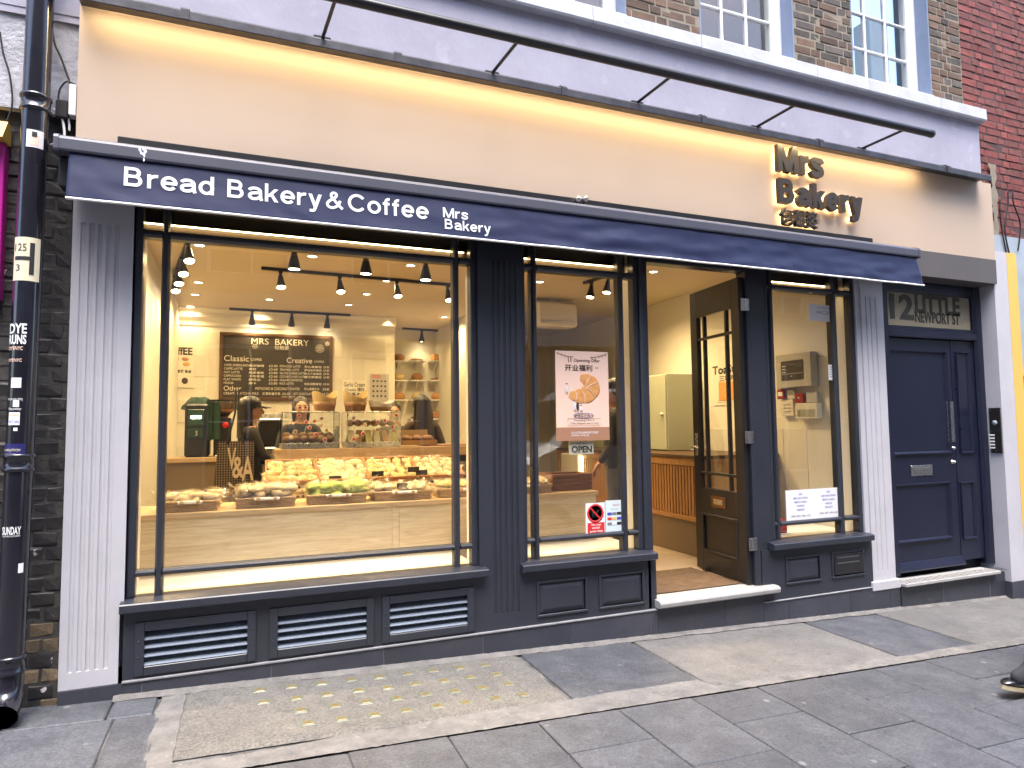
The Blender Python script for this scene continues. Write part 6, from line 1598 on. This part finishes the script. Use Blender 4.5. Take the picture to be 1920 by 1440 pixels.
# =================================================================== PEOPLE
def person(label, base, yaw, height, top_mat, leg_mat, pose, skin_hand=True, coat=True, name='person', cat='person', hair='short', lean=0.0):
    """a body grown with the Skin modifier from a jointed skeleton; x = right, y = forward (before yaw)"""
    s = height/1.70; root = thing(name, label, cat, base)
    J = {}; rad = {}; E = []
    def j(n, p, r, par=None):
        J[n] = Vector(p)*s; rad[n] = (r[0]*s, r[1]*s) if isinstance(r, tuple) else (r*s, r*s)
        if par: E.append((par, n))
    j('pelvis', (0, 0, .93), (.155, .115)); j('waist', (0, .0, 1.07), (.135, .10), 'pelvis'); j('chest', (0, .0, 1.25), (.155, .11), 'waist')
    j('collar', (0, -.01, 1.385), (.105, .075), 'chest'); j('neck', (0, .005, 1.45), .052, 'collar'); j('headb', (0, .02, 1.52), (.062, .07), 'neck'); j('head', (0, .025, 1.60), (.073, .088), 'headb'); j('crown', (0, .01, 1.645), (.05, .06), 'head')
    for sd_, sn in ((-1, 'l'), (1, 'r')):
        j('sh'+sn, (sd_*.165, -.01, 1.375), .062, 'collar')
        e, w_ = pose['el'+sn], pose['wr'+sn]
        j('el'+sn, e, .048, 'sh'+sn); j('wr'+sn, w_, .032, 'el'+sn)
        j('hip'+sn, (sd_*.09, 0, .86), .098, 'pelvis'); k_, a_ = pose.get('kn'+sn, (sd_*.10, .01, .48)), pose.get('an'+sn, (sd_*.10, -.02, .09))
        j('kn'+sn, k_, .066, 'hip'+sn); j('an'+sn, a_, .043, 'kn'+sn); j('toe'+sn, (Vector(a_)+Vector(pose.get('ft'+sn, (0, .15, -.05)))).to_tuple(), (.045, .03), 'an'+sn)
    names = list(J); me = bpy.data.meshes.new('body'); me.from_pydata([J[n] for n in names], [(names.index(a), names.index(b)) for a, b in E], [])
    o = bpy.data.objects.new('body', me); COL.objects.link(o); md = o.modifiers.new('skin', 'SKIN'); md.use_smooth_shade = True
    if not me.skin_vertices: me.attributes  # layer is made with the modifier
    sv = me.skin_vertices[0].data
    for i, n in enumerate(names): sv[i].radius = rad[n]; sv[i].use_root = (n == 'pelvis')
    o.modifiers.new('sub', 'SUBSURF').levels = 2
    PL = Matrix.Translation(base) @ Matrix.Rotation(yaw, 4, 'Z')
    wl, wr_ = J['wrl'], J['wrr']
    def pick(c):
        if c.z > 1.425*s: return 2
        if (c-wl).length < .035*s or (c-wr_).length < .035*s: return 2
        if c.z < .08*s: return 3
        return 1 if c.z < pose.get('hem', .86)*s else 0
    QUEUE.append(('skin', o, 'body', PL, [top_mat, leg_mat, SKIN, SHOE], pick, root, {}))
    # hands: palm and five fingers
    for sn in 'lr':
        d = (J['wr'+sn]-J['el'+sn]).normalized(); q = d.to_track_quat('Y', 'Z').to_matrix().to_4x4(); HM = PL @ Matrix.Translation(J['wr'+sn]) @ q @ Matrix.Scale(s, 4)
        hb = MB(); hb.blob((0, .045, 0), (.036, .055, .016), 12, 8)
        for k in range(4):
            x = -.026+.0175*k; ln = (.062, .072, .067, .052)[k]
            hb.tube([(x, .085, 0), (x*1.1, .085+ln*.45, -.006), (x*1.12, .085+ln*.8, -.022), (x*1.1, .085+ln*.95, -.036)], [.0085, .008, .0072, .006], 7)
        sg_ = 1 if sn == 'l' else -1
        hb.tube([(sg_*.026, .02, -.004), (sg_*.05, .05, -.014), (sg_*.052, .078, -.026)], [.011, .010, .008], 7)
        hb.xf(HM).build('hand', SKIN, root)
    # face
    hz = 1.60*s; HF = PL @ Matrix.Rotation(0, 4, 'Z')
    fc = MB().blob((0, .03*s, 1.585*s), (.072*s, .092*s, .105*s), 20, 14).xf(PL).build('face', SKIN, root)
    for sd_ in (-1, 1):
        MB().blob((sd_*.030*s, .113*s, 1.60*s), (.014*s, .008*s, .0065*s), 10, 6).xf(PL).build('eye', INK, root)
        MB().blob((sd_*.031*s, .114*s, 1.622*s), (.019*s, .008*s, .0042*s), 10, 6).xf(PL).build('eyebrow', HAIR, root)
        MB().blob((sd_*.072*s, .02*s, 1.585*s), (.010*s, .02*s, .03*s), 10, 6).xf(PL).build('ear', SKIN, root)
    MB().blob((0, .124*s, 1.575*s), (.013*s, .018*s, .024*s), 10, 8).xf(PL).build('nose', SKIN, root)
    MB().blob((0, .112*s, 1.535*s), (.023*s, .009*s, .0075*s), 10, 6).xf(PL).build('mouth', LIPS, root)
    hm = MB()
    if hair == 'long':
        hm.grid(lambda u, v: (lambda a_: ((.092+.055*v)*s*math.cos(a_)*(1+.06*noise.noise(Vector((u*14, v*2, 1)))), (-.02-.02*v)*s+(.115+.02*v)*s*math.sin(a_)*(1 if math.sin(a_) < 0 else .9)-(.0 if math.sin(a_) < 0 else .05*s), (1.66-.50*v)*s))(math.pi*(.92+1.16*u)), 40, 14)
        hm.blob((0, .0, 1.625*s), (.096*s, .118*s, .108*s), 22, 14, .05, 5)
    elif hair == 'bob':
        hm.blob((0, -.022*s, 1.625*s), (.090*s, .118*s, .104*s), 22, 14, .05, 5); hm.blob((-.074*s, .01*s, 1.55*s), (.022*s, .055*s, .10*s), 12, 8, .1, 4); hm.blob((.074*s, .01*s, 1.55*s), (.022*s, .055*s, .10*s), 12, 8, .1, 4); hm.blob((0, -.06*s, 1.54*s), (.075*s, .04*s, .11*s), 14, 8, .1, 4)
    else:
        hm.blob((0, -.02*s, 1.628*s), (.086*s, .112*s, .10*s), 22, 14, .05, 5); hm.blob((0, -.06*s, 1.53*s), (.06*s, .035*s, .11*s), 14, 8, .1, 4)
    hm.xf(PL).build('hair', HAIR, root)
    return root, PL, s
REST = dict(ell=(-.22, -.02, 1.10), elr=(.22, -.02, 1.10), wrl=(-.22, .05, .86), wrr=(.22, .05, .86))
fl = FLZ
# customer in black coat and cap, turned to the counter
cuy = 2.35; cux = WX(468, 800, cuy)
cu, PL, s = person('customer in a long black coat and black cap carrying a checked tote bag', (cux, cuy, fl), R(-78), 1.565, COATB, JEAN,
    dict(ell=(-.24, .06, 1.11), elr=(.23, .08, 1.12), wrl=(-.14, .26, 1.05), wrr=(.12, .28, 1.10), hem=.42))
MB().grid(lambda u, v: ((.17+.05*v)*math.cos(6.283*u)*s, (.12+.05*v)*math.sin(6.283*u)*s, (1.05-.62*v)*s), 28, 8).xf(PL).build('coat_skirt', COATB, cu)
cap = MB().lathe([(.097, -.01), (.099, .03), (.088, .068), (.05, .095), (0, .102)], (0, 0, 0), 22)
cap.xf(PL @ Matrix.Translation((0, .005, 1.632*s)) @ Matrix.Scale(.97, 4)).build('cap', BLACKP, cu)
MB().grid(lambda u, v: ((.085*math.cos(math.pi*u))*(1-.25*v), .075+.09*v+.03*math.sin(math.pi*u), 1.632*s-.004-.016*v+.012*math.sin(math.pi*u)), 14, 4).xf(PL).build('cap_peak', BLACKP, cu)
MB().grid(lambda u, v: ((.085+.03*v)*math.cos(math.pi*(.95+1.1*u)), -.01+.10*math.sin(math.pi*(.95+1.1*u)), (1.62-.30*v)*s), 24, 8).xf(PL).build('hair', HAIR, cu)
MB().tube([PL @ Vector(p) for p in ((-.02, .34, 1.10*s), (-.02, .34, 1.23*s))], [.034, .040], 14).build('coffee_cup', WHITEV, label='paper cup held in the hands of the customer in black', cat='cup')
# her tote bag
CHECK = M('checked_cloth', (.02, .015, .014), .9); 
def checker():
    mt, n, b = _new('black_white_check'); vec = _objvec(n, rnd=False); wv = []
    for d_ in ('X', 'Z'):
        q = n.nodes.new('ShaderNodeTexWave'); q.bands_direction = d_; q.inputs['Scale'].default_value = 15; n.links.new(vec, q.inputs['Vector']); wv.append(_ramp(n, q.outputs['Fac'], .62, .72))
    n.links.new(_mixc(n, _math(n, 'MULTIPLY', _math(n, 'ADD', wv[0], wv[1]), .5), (.018, .013, .012), (.26, .21, .165)), b.inputs['Base Color']); b.inputs['Roughness'].default_value = .9; return mt
CK = checker()
tby = cuy-.27; tx0, tz1 = W(409, 828, tby); tx1, tz0 = W(476, 910, tby)
tb = thing('tote_bag', 'black and white checked tote bag with large cream letters on the shoulder of the customer', 'tote bag', ((tx0+tx1)/2, tby, tz0))
MB().grid(lambda u, v: (tx0+(tx1-tx0)*(u+.10*(1-v)*(u-.5)-.05*(1-v)), tby-.035*math.sin(math.pi*u)*math.sin(math.pi*(.15+.8*v))+.008*noise.noise(Vector((u*4, v*5, 0))), tz0+(tz1-tz0)*v-.05*(u)*(1-v)), 20, 16).build('front', CK, tb)
MB().grid(lambda u, v: (tx0+(tx1-tx0)*(u+.10*(1-v)*(u-.5)-.05*(1-v)), tby+.05+.03*math.sin(math.pi*u), tz0+(tz1-tz0)*v-.05*(u)*(1-v)), 20, 16).build('back', CK, tb)
for dx in (.25, .7): MB().tube([(tx0+(tx1-tx0)*dx, tby-.01, tz1-.02), (tx0+(tx1-tx0)*(.4+.2*dx), tby+.02, tz1+.25), (tx0+(tx1-tx0)*(.4+.2*dx), tby+.12, tz1+.46)], .009, 6).build('strap', COATB, tb)
LETC = M('cream_letter', (.66, .55, .42), .7)
for ch, u0, u1, v0, v1 in (('V', .26, .50, .38, .86), ('&', .40, .72, .18, .66), ('A', .66, .98, .12, .66)):
    text('lettering', ch, (tx0+(tx1-tx0)*u0, tz0+(tz1-tz0)*v0, tx0+(tx1-tx0)*u1, tz0+(tz1-tz0)*v1), Matrix.Translation((0, tby-.045, 0)) @ FACE, LETC, tb, ext=.001, bold=.015)
# barista
bay = 2.85; bax = WX(564, 760, bay)
ba, PL, s = person('barista in dark uniform with tied dark hair behind the left glass case', (bax, bay, fl), R(185), 1.60, APRON, APRON, dict(ell=(-.24, .05, 1.11), elr=(.24, .05, 1.11), wrl=(-.15, .28, 1.08), wrr=(.15, .28, 1.08)), hair='bob')
MB().tube([PL @ Vector(p) for p in ((-.05*s, .09*s, 1.40*s), (0, .13*s, 1.30*s), (0, .135*s, 1.2*s))], .004, 5).build('lanyard', GREYP, ba)
# capped worker further back
cwy = 3.3; cwx = WX(739, 765, cwy)
cw, PL, s = person('worker with dark cap and hair stooping behind the right glass case', (cwx, cwy, fl), R(170), 1.56, APRON, APRON, dict(REST), hair='short')
# woman with long hair seen from behind
lhy = 2.75; lhx = WX(790, 780, lhy)
lh, PL, s = person('woman with very long dark hair in a brown coat beside the bread shelves', (lhx, lhy, fl), R(10), 1.62, COATBR, JEAN, dict(ell=(-.27, -.02, 1.10), elr=(.27, -.02, 1.10), wrl=(-.24, .14, .95), wrr=(.24, .14, .95), hem=.7), hair='long')
# solid figure added in place of a reflected silhouette in the middle window
dmy = 1.55; dmx = WX(1150, 800, dmy)
dm, PL, s = person('added person in dark jacket and pale grey trousers standing in for a reflection beside the peach poster', (dmx, dmy, fl), R(60), 1.74, M('slate_jacket', (.045, .047, .055), .85, col2=(.035, .036, .042), vscale=9), M('pale_grey_trousers', (.17, .17, .18), .85, col2=(.13, .13, .14), vscale=9, bump=.006, bscale=14), dict(ell=(-.25, .0, 1.10), elr=(.25, .0, 1.10), wrl=(-.2, .14, .9), wrr=(.2, .14, .9)), hair='short')
# passer-by whose shoe just enters the picture
sx_, sy_ = WH(1882, 1298, gz(4.6, -1.3)); 
pz = gz(sx_, sy_)
pb, PL, s = person('passer-by in dark clothes walking in along the paving with one shoe forward', (sx_+.80, sy_-.02, pz+.012), R(90), 1.74, COATB, JEAN,
    dict(ell=(-.26, -.1, 1.12), elr=(.26, -.1, 1.12), wrl=(-.24, -.02, .88), wrr=(.24, -.06, .88), knl=(-.09, .36, .50), anl=(-.09, .72, .13), ftl=(0, .15, -.03), knr=(.09, -.12, .47), anr=(.09, -.38, .16), ftr=(0, .12, -.10)), hair='short')
def shoe(base, yaw, pitch, s=1.0):
    Q = Matrix.Translation(base) @ Matrix.Rotation(yaw, 4, 'Z') @ Matrix.Rotation(pitch, 4, 'X')
    secs = [(-.075, .034, .085), (-.04, .038, .095), (.02, .038, .085), (.07, .042, .062), (.13, .047, .048), (.18, .043, .04), (.215, .025, .026), (.225, .008, .012)]
    n = 14; v = []
    for (y, w_, h_) in secs:
        for k in range(n): a_ = 2*math.pi*k/n; zz = .5*h_*(1+math.sin(a_)); v.append((w_*math.cos(a_)*(1 if math.sin(a_) < .2 else .92), y, .02+max(0, zz)))
    mb = MB().add(v, [(i*n+k, i*n+(k+1) % n, (i+1)*n+(k+1) % n, (i+1)*n+k) for i in range(len(secs)-1) for k in range(n)], True); mb.add(v, [tuple(range(n)), tuple(range((len(secs)-1)*n, len(secs)*n))])
    mb.xf(Q).build('shoe', SHOE, pb)
    out = []
    for k in range(24):
        a_ = 2*math.pi*k/24; yy = .075+.155*math.sin(a_); w_ = .040+.012*math.sin(a_) if yy < .2 else .04; out.append((w_*math.cos(a_)*1.05, yy))
    MB().prism(out, 0.0, .022, 'Z').xf(Q).build('sole', SOLE, pb)
    for k in range(4): MB().tube([Q @ Vector((-.022, .05+.022*k, .098-.010*k)), Q @ Vector((0, .052+.022*k, .107-.010*k)), Q @ Vector((.022, .05+.022*k, .098-.010*k))], .003, 5).build('lace', BLACKP, pb)
shoe((sx_+.07, sy_-.09, pz+.02), R(90), R(12))
shoe((sx_+1.20, sy_+.07, pz+.10), R(90), R(-28))

# =================================================================== ACROSS THE STREET (seen only in the glass)
ob = thing('opposite_building', 'brick building across the street mirrored in the shop glass', 'building', (2, -9, 0))
OY = -8.6
OBR = M('opposite_stock_brick', (.42, .34, .26), .9, col2=(.33, .26, .2), vscale=9, bump=.004, bscale=30)
mb = MB(); xs = [-22+2.6*i for i in range(22)]
zr = [(0.0-.6, .2), (3.0, 4.3), (6.1, 7.2), (9.0, 9.8)]
for i, x in enumerate(xs): mb.box(x-.55, x+.55, OY-.5, OY, -1, 9.8)
for i in range(len(xs)-1):
    for (z0, z1) in zr: mb.box(xs[i]+.55, xs[i+1]-.55, OY-.5, OY-.002, z0, z1)
mb.build('wall', OBR, ob)
for i in range(len(xs)-1):
    for (z0, z1) in ((.2, 3.0), (4.3, 6.1), (7.2, 9.0)):
        a, b = xs[i]+.55, xs[i+1]-.55
        wn = MB().box(a, b, OY-.30, OY-.28, z0, z1).build('window', M('opposite_glass', (.05, .06, .07), .08) if (i == 0 and z0 < 1) else bpy.data.materials['opposite_glass'], ob)
        fm = MB()
        for (p, q, c_, d) in ((a, a+.06, z0, z1), (b-.06, b, z0, z1), (a+.06, b-.06, z0, z0+.06), (a+.06, b-.06, z1-.06, z1), ((a+b)/2-.02, (a+b)/2+.02, z0+.06, z1-.06), (a+.06, (a+b)/2-.02, (z0+z1)/2, (z0+z1)/2+.04), ((a+b)/2+.02, b-.06, (z0+z1)/2, (z0+z1)/2+.04)):
            fm.box(p, q, OY-.28, OY-.2, c_, d)
        fm.build('frame', WHITEW, wn)
MB().box(-23, 34, OY, OY+.25, 3.2, 3.9).build('shop_fascia', COPE, ob)
MB().box(-23, 34, OY-.5, OY+.2, 9.8, 10.1).build('parapet', COPE, ob)

# white van parked beside the photographer, mirrored in the middle window
vn = thing('delivery_van', 'white delivery van parked on the paving across from the shop door', 'van', (5.2, -4.4, gz(5.2, -4.4)))
vb = gz(5.2, -4.4)
VANW = M('white_van_paint', (.72, .72, .73), .25, coat=.5)
prof = [(3.05, .45), (3.0, .9), (3.25, 1.15), (3.85, 1.45), (4.35, 2.05), (4.6, 2.2), (7.6, 2.25), (7.75, 2.1), (7.8, .45)]
vm = MB()
for (y0, y1, ins) in ((-5.3, -5.15, .05), (-5.15, -3.75, 0), (-3.75, -3.6, .05)):
    n = len(prof); v = []
    for yy, k_ in ((y0, ins if y0 < -5.2 else 0), (y1, ins if y1 > -3.7 else 0)):
        for (x, z) in prof: v.append((x+(k_ if x < 5 else -k_), yy, vb+z-(k_ if z > 1 else 0)))
    vm.add(v, [(i, (i+1) % n, n+(i+1) % n, n+i) for i in range(n)]); vm.add(v, [tuple(range(n)), tuple(range(n, 2*n))])
vm.build('body', VANW, vn)
VG = M('van_glass', (.01, .012, .014), .06)
MB().prism([(3.95, vb+1.48), (4.40, vb+2.0), (4.95, vb+2.02), (4.95, vb+1.42), (4.0, vb+1.38)], -3.605, -3.585, 'Y').build('side_window', VG, vn)
MB().prism([(3.95, vb+1.48), (4.40, vb+2.0), (4.95, vb+2.02), (4.95, vb+1.42), (4.0, vb+1.38)], -5.315, -5.295, 'Y').build('side_window', VG, vn)
MB().add([(3.86, -5.1, vb+1.475), (3.86, -3.8, vb+1.475), (4.33, -3.8, vb+2.045), (4.33, -5.1, vb+2.045), (3.84, -5.1, vb+1.48), (3.84, -3.8, vb+1.48), (4.31, -3.8, vb+2.06), (4.31, -5.1, vb+2.06)], [(0, 1, 2, 3), (7, 6, 5, 4), (0, 4, 5, 1), (1, 5, 6, 2), (2, 6, 7, 3), (3, 7, 4, 0)]).build('windscreen', VG, vn)
for (x, y) in ((3.75, -3.62), (6.9, -3.62), (3.75, -5.28), (6.9, -5.28)):
    wl_ = MB().cyl((x, y-.11, vb+.335), (x, y+.11, vb+.335), .33, n=28).build('wheel', BLACKP, vn)
    MB().cyl((x, y-.115, vb+.335), (x, y+.115, vb+.335), .2, n=20).build('rim', STEEL, wl_)
MB().cbox(2.98, 7.85, -5.25, -3.65, vb+.30, vb+.5, .03).build('bumper', BLACKP, vn)
for y in (-3.85, -5.05): MB().blob((3.03, y, vb+.95), (.06, .13, .09), 12, 8).build('headlight', PALEB, vn)
for (y, s_) in ((-3.5, 1), (-5.4, -1)): MB().cbox(4.05, 4.17, y-.09, y+.09, vb+1.42, vb+1.66, .03).build('mirror', BLACKP, vn)

flush()
